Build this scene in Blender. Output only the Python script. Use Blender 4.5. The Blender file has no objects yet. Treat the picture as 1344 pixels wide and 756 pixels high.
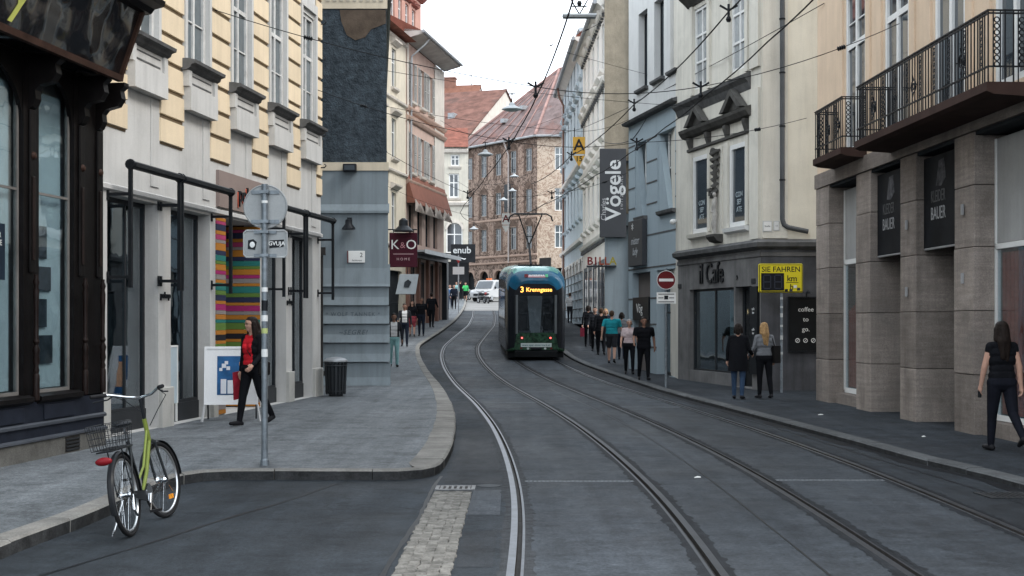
import bpy, bmesh, math, random
import numpy as np
from mathutils import Matrix, Vector, geometry

random.seed(7)
SC = bpy.context.scene
COL = SC.collection
rad = math.radians

# ------------------------------------------------------------------ camera
F, CX, HY, CAMH = 1750.0, 672.0, 422.0, 1.77        # photo calibration (1344 x 756)
cam = bpy.data.cameras.new('camera')
cam.sensor_width = 36.0
cam.lens = 36.0 * F / 1344.0
cam.shift_y = (HY - 378.0) / 1344.0
cam.clip_start = 0.1
cam.clip_end = 4000
camo = bpy.data.objects.new('camera', cam)
camo.location = (0, 0, CAMH)
camo.rotation_euler = (rad(90), 0, 0)
COL.objects.link(camo)
SC.camera = camo

# ------------------------------------------------------------------ sky, sun, exposure
world = bpy.data.worlds.new('World')
SC.world = world
world.use_nodes = True
wn = world.node_tree.nodes
wl = world.node_tree.links
wn.clear()
SUN_EL, SUN_AZ = rad(46), rad(112)                  # azimuth clockwise from +Y: from the right, a little behind the camera
sky = wn.new('ShaderNodeTexSky')
sky.sky_type = 'NISHITA'
sky.sun_disc = False
sky.sun_elevation = SUN_EL
sky.sun_rotation = SUN_AZ
sky.air_density = 1.0
sky.dust_density = 4.0
hs = wn.new('ShaderNodeHueSaturation')
hs.inputs['Saturation'].default_value = 0.25
mx = wn.new('ShaderNodeMix')
mx.data_type = 'RGBA'
mx.inputs[0].default_value = 0.8                    # closed cloud cover
mx.inputs[7].default_value = (11.6, 12.7, 13.9, 1)
bg = wn.new('ShaderNodeBackground')
bg.inputs['Strength'].default_value = 0.12
wo = wn.new('ShaderNodeOutputWorld')
wl.new(sky.outputs[0], hs.inputs['Color'])
wl.new(hs.outputs[0], mx.inputs[6])
wl.new(mx.outputs[2], bg.inputs['Color'])
wl.new(bg.outputs[0], wo.inputs[0])

sun = bpy.data.lights.new('sun', 'SUN')
sun.energy = 1.0
sun.angle = rad(18)
sun.color = (1.0, 0.95, 0.88)
suno = bpy.data.objects.new('sun', sun)
sd = Vector((math.sin(SUN_AZ) * math.cos(SUN_EL), math.cos(SUN_AZ) * math.cos(SUN_EL), math.sin(SUN_EL)))
suno.rotation_euler = (-sd).to_track_quat('-Z', 'Y').to_euler()
suno.location = (20, -20, 40)
COL.objects.link(suno)

SC.view_settings.view_transform = 'Standard'
SC.view_settings.look = 'None'
SC.view_settings.exposure = 0.96
SC.view_settings.gamma = 1.0
SC.render.engine = 'CYCLES'
SC.cycles.max_bounces = 8
SC.cycles.diffuse_bounces = 2
SC.cycles.transparent_max_bounces = 12
SC.cycles.caustics_reflective = False
SC.cycles.caustics_refractive = False
SC.cycles.use_denoising = True

# ------------------------------------------------------------------ plan: ground profile and curves in metres
_ys = np.arange(-80, 400, .25)


def _smooth(ys, knots, sig):
    k = np.array(knots, float)
    v = np.interp(ys, k[:, 0], k[:, 1])
    n = int(sig * 4 / .25)
    w = np.exp(-.5 * (np.arange(-n, n + 1) * .25 / sig) ** 2)
    w /= w.sum()
    p = np.concatenate([np.full(n, v[0]), v, np.full(n, v[-1])])
    return np.convolve(p, w, 'valid')


_zr = _smooth(_ys, [(-80, 0), (30, 0), (40, .08), (48.6, .33), (60, .85), (92, 2.35), (120, 3.6), (150, 4.7), (190, 5.2), (400, 5.2)], 2.5)


def zr(y):
    return float(np.interp(y, _ys, _zr))


_t1 = _smooth(_ys, [(-80, -2), (-10, .1), (2, .55), (9.3, .74), (12.2, .79), (14.7, .76), (18.5, .63), (23, .39), (29, -.07), (36, -.78), (45, -1.58),
                    (51.3, -2.02), (57, -2.2), (64, -2.03), (75, -1.72), (86, -1.8), (104, -2.25), (120, -3), (150, -5)], 1.6)
_t2 = _smooth(_ys, [(-80, 2), (-10, 3.2), (2, 3.45), (9.3, 3.52), (11, 3.55), (15, 3.56), (19, 3.43), (23.5, 3.17), (28.7, 2.78), (33, 2.36), (37.9, 1.88),
                    (42, 1.5), (46, 1.08), (51, .68), (57, .48), (64, .6), (75, .92), (86, .87), (104, .42), (120, -.3), (150, -2.3)], 1.6)


def t1(y): return float(np.interp(y, _ys, _t1))
def t2(y): return float(np.interp(y, _ys, _t2))


def gp(px, py, off=0.0):
    """ground point under a photo pixel: the ray meets the street (or the pavement, off metres above it)"""
    for d in np.arange(4, 260, .05):
        if HY + (CAMH - zr(d) - off) * F / d <= py:
            break
    return ((px - CX) / F * d, d, zr(d) + off)


# ------------------------------------------------------------------ materials
MATS = {}


def M(name, col, rough=.8, var=.12, scale=1.5, streak=0., bump=0., bscale=30., metal=0., rand=0., fine=.06, spec=.10, stain=0., stain_col=(.03, .03, .028),
      stain_scale=.8, emit=0., coat=0., bdist=.02, bdet=6, hstreak=0.):
    if name in MATS:
        return MATS[name]
    m = bpy.data.materials.new(name)
    m.use_nodes = True
    nt = m.node_tree
    N, L = nt.nodes, nt.links
    b = N['Principled BSDF']
    b.inputs['Roughness'].default_value = rough
    b.inputs['Metallic'].default_value = metal
    b.inputs['Specular IOR Level'].default_value = spec
    if coat:
        b.inputs['Coat Weight'].default_value = coat
    geo = N.new('ShaderNodeNewGeometry')
    out = None

    def rgb(c):
        n = N.new('ShaderNodeRGB')
        n.outputs[0].default_value = (*c, 1)
        return n.outputs[0]

    def mix(kind, f, a, c):
        n = N.new('ShaderNodeMix')
        n.data_type = 'RGBA'
        n.blend_type = kind
        if isinstance(f, float):
            n.inputs[0].default_value = f
        else:
            L.new(f, n.inputs[0])
        for i, v in ((6, a), (7, c)):
            if isinstance(v, tuple):
                n.inputs[i].default_value = (*v, 1)
            else:
                L.new(v, n.inputs[i])
        return n.outputs[2]

    def noise(sc, det=5, rough_=.6, mapscale=None):
        n = N.new('ShaderNodeTexNoise')
        n.inputs['Scale'].default_value = sc
        n.inputs['Detail'].default_value = det
        n.inputs['Roughness'].default_value = rough_
        if mapscale:
            mp = N.new('ShaderNodeMapping')
            mp.inputs['Scale'].default_value = mapscale
            L.new(geo.outputs['Position'], mp.inputs['Vector'])
            L.new(mp.outputs[0], n.inputs['Vector'])
        else:
            L.new(geo.outputs['Position'], n.inputs['Vector'])
        return n.outputs['Fac']

    def ramp(f, a, c):
        n = N.new('ShaderNodeMapRange')
        n.inputs[1].default_value = a
        n.inputs[2].default_value = c
        L.new(f, n.inputs[0])
        return n.outputs[0]

    lo = tuple(max(0, c * (1 - var)) for c in col)
    hi = tuple(min(1, c * (1 + var)) for c in col)
    out = mix('MIX', ramp(noise(scale), .3, .7), lo, hi)
    if fine:
        f = ramp(noise(55., 3), .25, .75)
        g = N.new('ShaderNodeMapRange')
        g.inputs[3].default_value = 1 - fine
        g.inputs[4].default_value = 1 + fine
        L.new(f, g.inputs[0])
        hsn = N.new('ShaderNodeHueSaturation')
        L.new(g.outputs[0], hsn.inputs['Value'])
        L.new(out, hsn.inputs['Color'])
        out = hsn.outputs[0]
    if streak:
        f = ramp(noise(1.0, 5, .65, (5, 5, .35)), .45, .75)
        mm = N.new('ShaderNodeMath')
        mm.operation = 'MULTIPLY'
        mm.inputs[1].default_value = streak
        L.new(f, mm.inputs[0])
        out = mix('MIX', mm.outputs[0], out, tuple(c * .35 for c in col))
    if hstreak:
        f = ramp(noise(1.0, 6, .7, (1.2, 1.2, 16)), .38, .72)
        mm = N.new('ShaderNodeMath')
        mm.operation = 'MULTIPLY'
        mm.inputs[1].default_value = hstreak
        L.new(f, mm.inputs[0])
        out = mix('MIX', mm.outputs[0], out, tuple(c * .45 for c in col))
    if stain:
        f = ramp(noise(stain_scale, 8, .7), .52, .72)
        mm = N.new('ShaderNodeMath')
        mm.operation = 'MULTIPLY'
        mm.inputs[1].default_value = stain
        L.new(f, mm.inputs[0])
        out = mix('MIX', mm.outputs[0], out, stain_col)
    if rand:
        oi = N.new('ShaderNodeObjectInfo')
        g = N.new('ShaderNodeMapRange')
        g.inputs[3].default_value = 1 - rand
        g.inputs[4].default_value = 1 + rand
        L.new(oi.outputs['Random'], g.inputs[0])
        hsn = N.new('ShaderNodeHueSaturation')
        L.new(g.outputs[0], hsn.inputs['Value'])
        L.new(out, hsn.inputs['Color'])
        out = hsn.outputs[0]
    L.new(out, b.inputs['Base Color'])
    if bump:
        bp = N.new('ShaderNodeBump')
        bp.inputs['Strength'].default_value = bump
        bp.inputs['Distance'].default_value = bdist
        L.new(noise(bscale, bdet, .65), bp.inputs['Height'])
        L.new(bp.outputs[0], b.inputs['Normal'])
    if emit:
        b.inputs['Emission Color'].default_value = (*col, 1)
        b.inputs['Emission Strength'].default_value = emit
    MATS[name] = m
    return m


def glass(name, tint=(.86, .93, .95), trans=.95, rough=.02):
    """window glass: mirror-like by Fresnel, the rest clear and slightly tinted"""
    if name in MATS:
        return MATS[name]
    m = bpy.data.materials.new(name)
    m.use_nodes = True
    N, L = m.node_tree.nodes, m.node_tree.links
    N.clear()
    o = N.new('ShaderNodeOutputMaterial')
    tr = N.new('ShaderNodeBsdfTransparent')
    tr.inputs[0].default_value = (tint[0] * trans, tint[1] * trans, tint[2] * trans, 1)
    gl = N.new('ShaderNodeBsdfGlossy')
    gl.inputs['Roughness'].default_value = rough
    gl.inputs['Color'].default_value = (.9, .95, 1, 1)
    lw = N.new('ShaderNodeLayerWeight')
    pw = N.new('ShaderNodeMath')
    pw.operation = 'POWER'
    pw.inputs[1].default_value = 3.2
    L.new(lw.outputs['Facing'], pw.inputs[0])
    fr = N.new('ShaderNodeMapRange')
    fr.inputs[3].default_value = .05
    fr.inputs[4].default_value = .92
    L.new(pw.outputs[0], fr.inputs[0])
    geo = N.new('ShaderNodeNewGeometry')
    nz = N.new('ShaderNodeTexNoise')
    nz.inputs['Scale'].default_value = 1.3
    L.new(geo.outputs['Position'], nz.inputs['Vector'])
    bp = N.new('ShaderNodeBump')
    bp.inputs['Strength'].default_value = .06
    bp.inputs['Distance'].default_value = .1
    L.new(nz.outputs['Fac'], bp.inputs['Height'])
    L.new(bp.outputs[0], gl.inputs['Normal'])
    mxs = N.new('ShaderNodeMixShader')
    L.new(fr.outputs[0], mxs.inputs[0])
    L.new(tr.outputs[0], mxs.inputs[1])
    L.new(gl.outputs[0], mxs.inputs[2])
    L.new(mxs.outputs[0], o.inputs[0])
    MATS[name] = m
    return m


# ------------------------------------------------------------------ mesh helpers
class MB:
    def __init__(s):
        s.v, s.f, s.m = [], [], []

    def add(s, vs, fs, mi=0):
        n = len(s.v)
        s.v += [tuple(v) for v in vs]
        for f in fs:
            s.f.append(tuple(i + n for i in f))
            s.m.append(mi)
        return s

    def box(s, x0, x1, y0, y1, z0, z1, mi=0):
        return s.add([(x0, y0, z0), (x1, y0, z0), (x1, y1, z0), (x0, y1, z0), (x0, y0, z1), (x1, y0, z1), (x1, y1, z1), (x0, y1, z1)],
                     [(3, 2, 1, 0), (4, 5, 6, 7), (0, 1, 5, 4), (1, 2, 6, 5), (2, 3, 7, 6), (3, 0, 4, 7)], mi)

    def bar(s, p, q, w, h, mi=0, up=(0, 0, 1)):
        p, q = Vector(p), Vector(q)
        d = (q - p).normalized()
        u = Vector(up)
        a = d.cross(u)
        if a.length < 1e-4:
            a = d.cross(Vector((1, 0, 0)))
        a.normalize()
        b = a.cross(d)
        a, b = a * w / 2, b * h / 2
        vs = [p - a - b, p + a - b, p + a + b, p - a + b, q - a - b, q + a - b, q + a + b, q - a + b]
        return s.add(vs, [(0, 1, 2, 3), (7, 6, 5, 4), (1, 0, 4, 5), (2, 1, 5, 6), (3, 2, 6, 7), (0, 3, 7, 4)], mi)

    def ext(s, prof, x0, x1, mi=0):
        """closed (y, z) profile pushed along x"""
        n = len(prof)
        vs = [(x0, y, z) for y, z in prof] + [(x1, y, z) for y, z in prof]
        fs = [(i, (i + 1) % n, n + (i + 1) % n, n + i) for i in range(n)] + [tuple(range(n))[::-1], tuple(range(n, 2 * n))]
        return s.add(vs, fs, mi)

    def prism(s, poly, z0, z1, mi=0):
        n = len(poly)
        vs = [(x, y, z0) for x, y in poly] + [(x, y, z1) for x, y in poly]
        fs = [(i, (i + 1) % n, n + (i + 1) % n, n + i) for i in range(n)] + [tuple(range(n))[::-1], tuple(range(n, 2 * n))]
        return s.add(vs, fs, mi)

    def plate(s, poly, y0, y1, mi=0):
        """closed (x, z) outline with thickness along y"""
        n = len(poly)
        vs = [(x, y0, z) for x, z in poly] + [(x, y1, z) for x, z in poly]
        fs = [(i, (i + 1) % n, n + (i + 1) % n, n + i) for i in range(n)] + [tuple(range(n))[::-1], tuple(range(n, 2 * n))]
        return s.add(vs, fs, mi)

    def tube(s, pts, r, n=8, mi=0, caps=True):
        pts = [Vector(p) for p in pts]
        k = len(pts)
        rs = r if isinstance(r, (list, tuple)) else [r] * k
        vs, prev = [], None
        for i, p in enumerate(pts):
            d = (pts[min(i + 1, k - 1)] - pts[max(i - 1, 0)])
            d = d.normalized() if d.length > 1e-9 else Vector((0, 0, 1))
            if prev is None:
                a = d.orthogonal().normalized()
            else:
                a = prev - d * prev.dot(d)
                a = a.normalized() if a.length > 1e-6 else d.orthogonal().normalized()
            prev = a
            b = d.cross(a)
            for j in range(n):
                t = 2 * math.pi * j / n
                vs.append(p + (a * math.cos(t) + b * math.sin(t)) * rs[i])
        fs = []
        for i in range(k - 1):
            for j in range(n):
                j2 = (j + 1) % n
                fs.append((i * n + j, i * n + j2, (i + 1) * n + j2, (i + 1) * n + j))
        if caps:
            fs.append(tuple(range(n))[::-1])
            fs.append(tuple(range((k - 1) * n, k * n)))
        return s.add(vs, fs, mi)

    def lathe(s, prof, n=16, c=(0, 0, 0), axis='z', mi=0):
        vs = []
        for r, z in prof:
            for j in range(n):
                t = 2 * math.pi * j / n
                a, b = r * math.cos(t), r * math.sin(t)
                vs.append({'z': (c[0] + a, c[1] + b, c[2] + z), 'y': (c[0] + a, c[1] + z, c[2] - b), 'x': (c[0] + z, c[1] + a, c[2] + b)}[axis])
        fs = []
        for i in range(len(prof) - 1):
            for j in range(n):
                j2 = (j + 1) % n
                fs.append((i * n + j, i * n + j2, (i + 1) * n + j2, (i + 1) * n + j))
        fs.append(tuple(range(n))[::-1])
        fs.append(tuple(range((len(prof) - 1) * n, len(prof) * n)))
        return s.add(vs, fs, mi)

    def ell(s, c, r, n=12, k=8, mi=0):
        prof = [(math.sin(math.pi * i / k), -math.cos(math.pi * i / k)) for i in range(k + 1)]
        vs = []
        for a, z in prof:
            a = max(a, 1e-3)
            for j in range(n):
                t = 2 * math.pi * j / n
                vs.append((c[0] + r[0] * a * math.cos(t), c[1] + r[1] * a * math.sin(t), c[2] + r[2] * z))
        fs = []
        for i in range(k):
            for j in range(n):
                j2 = (j + 1) % n
                fs.append((i * n + j, i * n + j2, (i + 1) * n + j2, (i + 1) * n + j))
        return s.add(vs, fs, mi)

    def torus(s, c, R, r, n=32, k=8, axis='x', mi=0):
        vs = []
        for i in range(n):
            t = 2 * math.pi * i / n
            for j in range(k):
                u = 2 * math.pi * j / k
                a, b = (R + r * math.cos(u)), r * math.sin(u)
                p, q = a * math.cos(t), a * math.sin(t)
                vs.append({'x': (c[0] + b, c[1] + p, c[2] + q), 'y': (c[0] + p, c[1] + b, c[2] + q), 'z': (c[0] + p, c[1] + q, c[2] + b)}[axis])
        fs = []
        for i in range(n):
            for j in range(k):
                i2, j2 = (i + 1) % n, (j + 1) % k
                fs.append((i * k + j, i2 * k + j, i2 * k + j2, i * k + j2))
        return s.add(vs, fs, mi)

    def mesh(s, name, mats, smooth=False):
        me = bpy.data.meshes.new(name)
        me.from_pydata(s.v, [], s.f)
        for m in (mats if isinstance(mats, (list, tuple)) else [mats]):
            me.materials.append(m)
        if any(s.m):
            me.polygons.foreach_set('material_index', s.m)
        bm = bmesh.new()
        bm.from_mesh(me)
        bmesh.ops.recalc_face_normals(bm, faces=bm.faces)
        bm.to_mesh(me)
        bm.free()
        if smooth:
            me.polygons.foreach_set('use_smooth', [True] * len(me.polygons))
            me.set_sharp_from_angle(angle=rad(smooth if smooth is not True else 40))
        return me


def link(name, data, parent=None, loc=(0, 0, 0), rot=(0, 0, 0)):
    o = bpy.data.objects.new(name, data)
    COL.objects.link(o)
    o.location = loc
    o.rotation_euler = rot
    if parent is not None:
        o.parent = parent
    return o


def obj(name, mb, mats, parent=None, loc=(0, 0, 0), rot=(0, 0, 0), smooth=False, bev=0):
    o = link(name, mb.mesh(name, mats, smooth), parent, loc, rot)
    if bev:
        b = o.modifiers.new('bevel', 'BEVEL')
        b.width = bev
        b.segments = 2
        b.limit_method = 'ANGLE'
    return o


def tag(o, label, cat, group=None, kind=None):
    o['label'] = label
    o['category'] = cat
    if group:
        o['group'] = group
    if kind:
        o['kind'] = kind
    return o


def thing(name, label, cat, loc=(0, 0, 0), rz=0., group=None):
    o = link(name, None, None, loc, (0, 0, rz))
    o.empty_display_size = .2
    return tag(o, label, cat, group)


def struct(o):
    o['kind'] = 'structure'
    return o


def copy_tree(o, parent=None):
    c = o.copy()
    COL.objects.link(c)
    c.parent = parent
    for ch in [x for x in o.children]:
        copy_tree(ch, c)
    return c


_tc = {}


def text(name, s, size, mat, parent=None, loc=(0, 0, 0), rot=(rad(90), 0, 0), ext=.004, align='CENTER', sx=1., shear=0., off=0., spacing=1.):
    cu = bpy.data.curves.new(name, 'FONT')
    cu.body = s
    cu.size = size
    cu.extrude = ext
    cu.align_x = align
    cu.align_y = 'CENTER'
    cu.shear = shear
    cu.offset = off
    cu.space_character = spacing
    cu.resolution_u = 3
    t = bpy.data.objects.new(name, cu)
    COL.objects.link(t)
    me = bpy.data.meshes.new_from_object(t.evaluated_get(bpy.context.evaluated_depsgraph_get()))
    bpy.data.objects.remove(t)
    me.materials.clear()
    me.materials.append(mat)
    o = link(name, me, parent, loc, rot)
    o.scale = (sx, 1, 1)
    return o


# ------------------------------------------------------------------ facade helpers.  Local frame: x along the wall, -y out to the street, z up
def frame_at(X, Y, dx, dy):
    return math.atan2(dy, dx)


def wall(mb, x0, x1, z0, z1, ops, rev, mi=0, rmi=None, y=0.):
    xs = sorted({x0, x1, *[o[0] for o in ops], *[o[1] for o in ops]})
    zs = sorted({z0, z1, *[o[2] for o in ops], *[o[3] for o in ops]})
    xs = [v for v in xs if x0 - 1e-6 <= v <= x1 + 1e-6]
    zs = [v for v in zs if z0 - 1e-6 <= v <= z1 + 1e-6]
    for a, b in zip(xs, xs[1:]):
        for c, d in zip(zs, zs[1:]):
            mxx, mz = (a + b) / 2, (c + d) / 2
            if any(o[0] < mxx < o[1] and o[2] < mz < o[3] for o in ops):
                continue
            mb.add([(a, y, c), (b, y, c), (b, y, d), (a, y, d)], [(0, 1, 2, 3)], mi)
    r = mi if rmi is None else rmi
    for o in ops:
        a, b, c, d = o[:4]
        rv = y + (o[4] if len(o) > 4 else rev)
        mb.add([(a, y, c), (a, rv, c), (a, rv, d), (a, y, d)], [(0, 1, 2, 3)], r)
        mb.add([(b, y, c), (b, rv, c), (b, rv, d), (b, y, d)], [(0, 1, 2, 3)], r)
        mb.add([(a, y, d), (b, y, d), (b, rv, d), (a, rv, d)], [(0, 1, 2, 3)], r)
        mb.add([(a, y, c), (b, y, c), (b, rv, c), (a, rv, c)], [(0, 1, 2, 3)], r)
    return mb


def shell(mb, x0, x1, D, z0, z1, mi=0):
    """sides, back and top of a building behind its front wall"""
    mb.add([(x0, 0, z0), (x0, D, z0), (x0, D, z1), (x0, 0, z1)], [(0, 1, 2, 3)], mi)
    mb.add([(x1, 0, z0), (x1, D, z0), (x1, D, z1), (x1, 0, z1)], [(0, 1, 2, 3)], mi)
    mb.add([(x0, D, z0), (x1, D, z0), (x1, D, z1), (x0, D, z1)], [(0, 1, 2, 3)], mi)
    mb.add([(x0, 0, z1), (x1, 0, z1), (x1, D, z1), (x0, D, z1)], [(0, 1, 2, 3)], mi)
    return mb


_wc = {}


def window(root, x0, x1, z0, z1, y, fm, pm, nx=2, tr=(), fw=.06, mw=.045, dep=.07, bars=(), single=False):
    """frame with mullions and transoms (tr: heights as shares), each pane a child"""
    w, h = round(x1 - x0, 3), round(z1 - z0, 3)
    key = (w, h, nx, tuple(tr), fw, mw, dep, tuple(bars), fm.name, pm.name, single)
    if key not in _wc:
        mb = MB()
        mb.box(0, w, 0, dep, 0, fw).box(0, w, 0, dep, h - fw, h).box(0, fw, 0, dep, fw, h - fw).box(w - fw, w, 0, dep, fw, h - fw)
        xe = [fw + (w - 2 * fw) * i / nx for i in range(nx + 1)]
        ze = [fw] + [h * t for t in tr] + [h - fw]
        for xx in xe[1:-1]:
            mb.box(xx - mw / 2, xx + mw / 2, .005, dep - .005, fw, h - fw)
        for zz in ze[1:-1]:
            for i in range(nx):
                a = xe[i] + (mw / 2 if i else 0)
                b = xe[i + 1] - (mw / 2 if i < nx - 1 else 0)
                mb.box(a, b, .008, dep - .008, zz - mw / 2, zz + mw / 2)
        for (bx0, bx1, bz) in bars:
            mb.box(fw + (w - 2 * fw) * bx0, fw + (w - 2 * fw) * bx1, .015, dep - .015, h * bz - .012, h * bz + .012)
        panes = []
        cells = [(fw, w - fw, fw, h - fw)] if single else []
        if not single:
            for i in range(nx):
                for c, d in zip(ze, ze[1:]):
                    cells.append((xe[i] + (mw / 2 if i else 0), xe[i + 1] - (mw / 2 if i < nx - 1 else 0), c + (mw / 2 if c > fw else 0), d - (mw / 2 if d < h - fw else 0)))
        for a, b, c, d in cells:
            panes.append((MB().box(0, b - a, 0, .008, 0, d - c).mesh('pane', pm), (a, dep * .5, c)))
        _wc[key] = (mb.mesh('window', fm), panes)
    me, panes = _wc[key]
    o = link('window', me, root, (x0, y, z0))
    for pme, l in panes:
        link('pane', pme, o, l, (random.uniform(-.006, .006), 0, random.uniform(-.006, .006)))
    return o


def cornice(x0, x1, prof, ret=True):
    """moulding along x from a list of (out, z) points, out measured towards the street"""
    mb = MB()
    pr = [(.02, prof[0][1])] + [(-a, z) for a, z in prof] + [(.02, prof[-1][1])]
    mb.ext(pr, x0, x1)
    return mb
# ------------------------------------------------------------------ ground, road, rails, kerbs
def asphalt(name, col, patch=.35, rough=.75, crack=.5, pscale=.25, cross=.2):
    m = M(name, col, rough=rough, var=.10, scale=.5, fine=.16, bump=.5, bscale=110., stain=0, spec=.16)
    N, L = m.node_tree.nodes, m.node_tree.links
    b = N['Principled BSDF']
    src = b.inputs['Base Color'].links[0].from_socket
    geo = N.new('ShaderNodeNewGeometry')

    def noise(sc, mp, det=6):
        mpn = N.new('ShaderNodeMapping')
        mpn.inputs['Scale'].default_value = mp
        L.new(geo.outputs['Position'], mpn.inputs[0])
        n = N.new('ShaderNodeTexNoise')
        n.inputs['Scale'].default_value = sc
        n.inputs['Detail'].default_value = det
        n.inputs['Roughness'].default_value = .65
        L.new(mpn.outputs[0], n.inputs['Vector'])
        return n.outputs['Fac']

    def mr(f, a, c, d, e):
        n = N.new('ShaderNodeMapRange')
        for i, v in ((1, a), (2, c), (3, d), (4, e)):
            n.inputs[i].default_value = v
        L.new(f, n.inputs[0])
        return n.outputs[0]

    def mul(a, c):
        n = N.new('ShaderNodeMath')
        n.operation = 'MULTIPLY'
        L.new(a, n.inputs[0])
        L.new(c, n.inputs[1])
        return n.outputs[0]
    v = mr(noise(1.0, (pscale, pscale * .6, 1)), .3, .72, 1 - patch, 1 + patch)          # worn and repaired areas
    v = mul(v, mr(noise(1.0, (.5, 1.6, 1)), .3, .7, 1 - cross, 1 + cross))                           # cross streaks left by the paver
    v = mul(v, mr(noise(1.0, (3.2, .12, 1)), .35, .7, .80, 1.2))                          # wheel tracks
    # cracks
    wn_ = N.new('ShaderNodeTexNoise')
    wn_.inputs['Scale'].default_value = 1.2
    wn_.inputs['Detail'].default_value = 4
    L.new(geo.outputs['Position'], wn_.inputs['Vector'])
    va = N.new('ShaderNodeVectorMath')
    va.operation = 'MULTIPLY_ADD'
    L.new(wn_.outputs['Color'], va.inputs[0])
    va.inputs[1].default_value = (1.2, 1.2, 0)
    L.new(geo.outputs['Position'], va.inputs[2])
    vo = N.new('ShaderNodeTexVoronoi')
    vo.feature = 'DISTANCE_TO_EDGE'
    vo.inputs['Scale'].default_value = .3
    L.new(va.outputs[0], vo.inputs['Vector'])
    cr = mr(vo.outputs['Distance'], .0, .006, 1 - crack, 1)
    gate = mr(noise(1.0, (.3, .3, 1)), .48, .56, 0, 1)
    gm = N.new('ShaderNodeMix')
    L.new(gate, gm.inputs[0])
    gm.inputs[2].default_value = 1
    L.new(cr, gm.inputs[3])
    v = mul(v, gm.outputs[0])
    # pale grit specks
    v = mul(v, mr(noise(90., (1, 1, 1), 2), .60, .75, 1, 1.6))
    v = mul(v, mr(noise(34., (1, 1, 1), 5), .32, .68, .62, 1.38))                          # coarse aggregate
    v = mul(v, mr(noise(2.3, (1, 1, 1), 7), .36, .5, .68, 1.0))                            # oil and damp blotches
    v = mul(v, mr(noise(8., (1, 1, 1), 4), .3, .7, .78, 1.22))                            # worn aggregate, dark binder
    # trodden gum and drips: small round dark or pale dots
    dots = N.new('ShaderNodeTexVoronoi')
    dots.inputs['Scale'].default_value = 2.6
    L.new(geo.outputs['Position'], dots.inputs['Vector'])
    v = mul(v, mr(dots.outputs['Distance'], .035, .055, .6, 1.0))
    h = N.new('ShaderNodeHueSaturation')
    L.new(v, h.inputs['Value'])
    L.new(src, h.inputs['Color'])
    L.new(h.outputs[0], b.inputs['Base Color'])
    r = mr(noise(1.0, (.6, .3, 1)), .3, .7, rough - .16, rough + .12)
    L.new(r, b.inputs['Roughness'])
    return m


A_LANE = asphalt('asphalt_lane', (.026, .032, .0385), patch=.46, rough=.74)
A_BED = asphalt('asphalt_track_bed', (.043, .050, .0585), patch=.42, rough=.70, crack=.35)
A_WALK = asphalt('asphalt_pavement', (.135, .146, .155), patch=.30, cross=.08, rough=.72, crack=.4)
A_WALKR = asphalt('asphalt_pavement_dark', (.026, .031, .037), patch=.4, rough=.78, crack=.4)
M_SEAM = M('rail_seam_grit', (.045, .048, .052), rough=.85, var=.35, scale=9, fine=.3, bump=.5, bscale=60)
M_STEEL = M('rail_steel', (.045, .048, .054), rough=.5, metal=.7, var=.3, scale=5, fine=.2, streak=.3)
M_RAILDARK = M('rail_rust', (.035, .032, .03), rough=.7, var=.3, scale=6)
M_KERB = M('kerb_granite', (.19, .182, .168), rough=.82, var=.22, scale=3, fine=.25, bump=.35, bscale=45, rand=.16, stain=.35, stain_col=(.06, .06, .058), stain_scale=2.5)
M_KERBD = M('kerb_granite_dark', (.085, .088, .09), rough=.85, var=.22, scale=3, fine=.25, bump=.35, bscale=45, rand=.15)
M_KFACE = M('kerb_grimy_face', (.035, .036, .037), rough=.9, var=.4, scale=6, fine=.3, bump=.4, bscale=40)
M_SETT = M('sett_stone', (.155, .148, .135), rough=.85, var=.35, scale=9, fine=.3, bump=.5, bscale=60, rand=.2)
M_MORTAR = M('sett_joint', (.03, .03, .03), rough=.95, var=.3, scale=12, bump=.5, bscale=80)
M_IRON = M('cast_iron', (.05, .052, .055), rough=.55, metal=.6, var=.25, scale=8)
M_EARTH = M('ground_earth', (.09, .09, .088), rough=.95, var=.2)

YS = [-20, -10, -4, 0, 3] + [i * .5 for i in range(10, 60)] + [float(i) for i in range(30, 130)] + [130., 140., 150., 165., 190.]


def strip(mb, fa, fb, ys, off, mi=0, close=None):
    vs, fs = [], []
    for i, y in enumerate(ys):
        vs += [(fa(y), y, zr(y) + off), (fb(y), y, zr(y) + off)]
        if i:
            fs.append((2 * i - 2, 2 * i - 1, 2 * i + 1, 2 * i))
    mb.add(vs, fs, mi)


# terrain out to the horizon
mb = MB()
gy = [-300, -100, -20] + list(range(0, 200, 6)) + [240, 400, 900, 2200]
gx = [-1500, -300, -60, 60, 300, 1500]
for i, y in enumerate(gy):
    for x in gx:
        mb.v.append((x, y, zr(min(max(y, -79), 399)) - .25))
for i in range(len(gy) - 1):
    for j in range(len(gx) - 1):
        a = i * len(gx) + j
        mb.f.append((a, a + 1, a + len(gx) + 1, a + len(gx)))
        mb.m.append(0)
struct(obj('ground', mb, M_EARTH))

G = 1.435 / 2
HB, GR, LP = .058, .042, .022          # rail head, groove, lip; the groove lies on the inner side
road = MB()
SE = .05


def rail_edges(t, side):
    # gauge faces: inner edge of head at +-G
    if side < 0:
        return (lambda y: t(y) - G - HB - SE), (lambda y: t(y) - G + GR + LP + SE)
    return (lambda y: t(y) + G - GR - LP - SE), (lambda y: t(y) + G + HB + SE)


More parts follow.
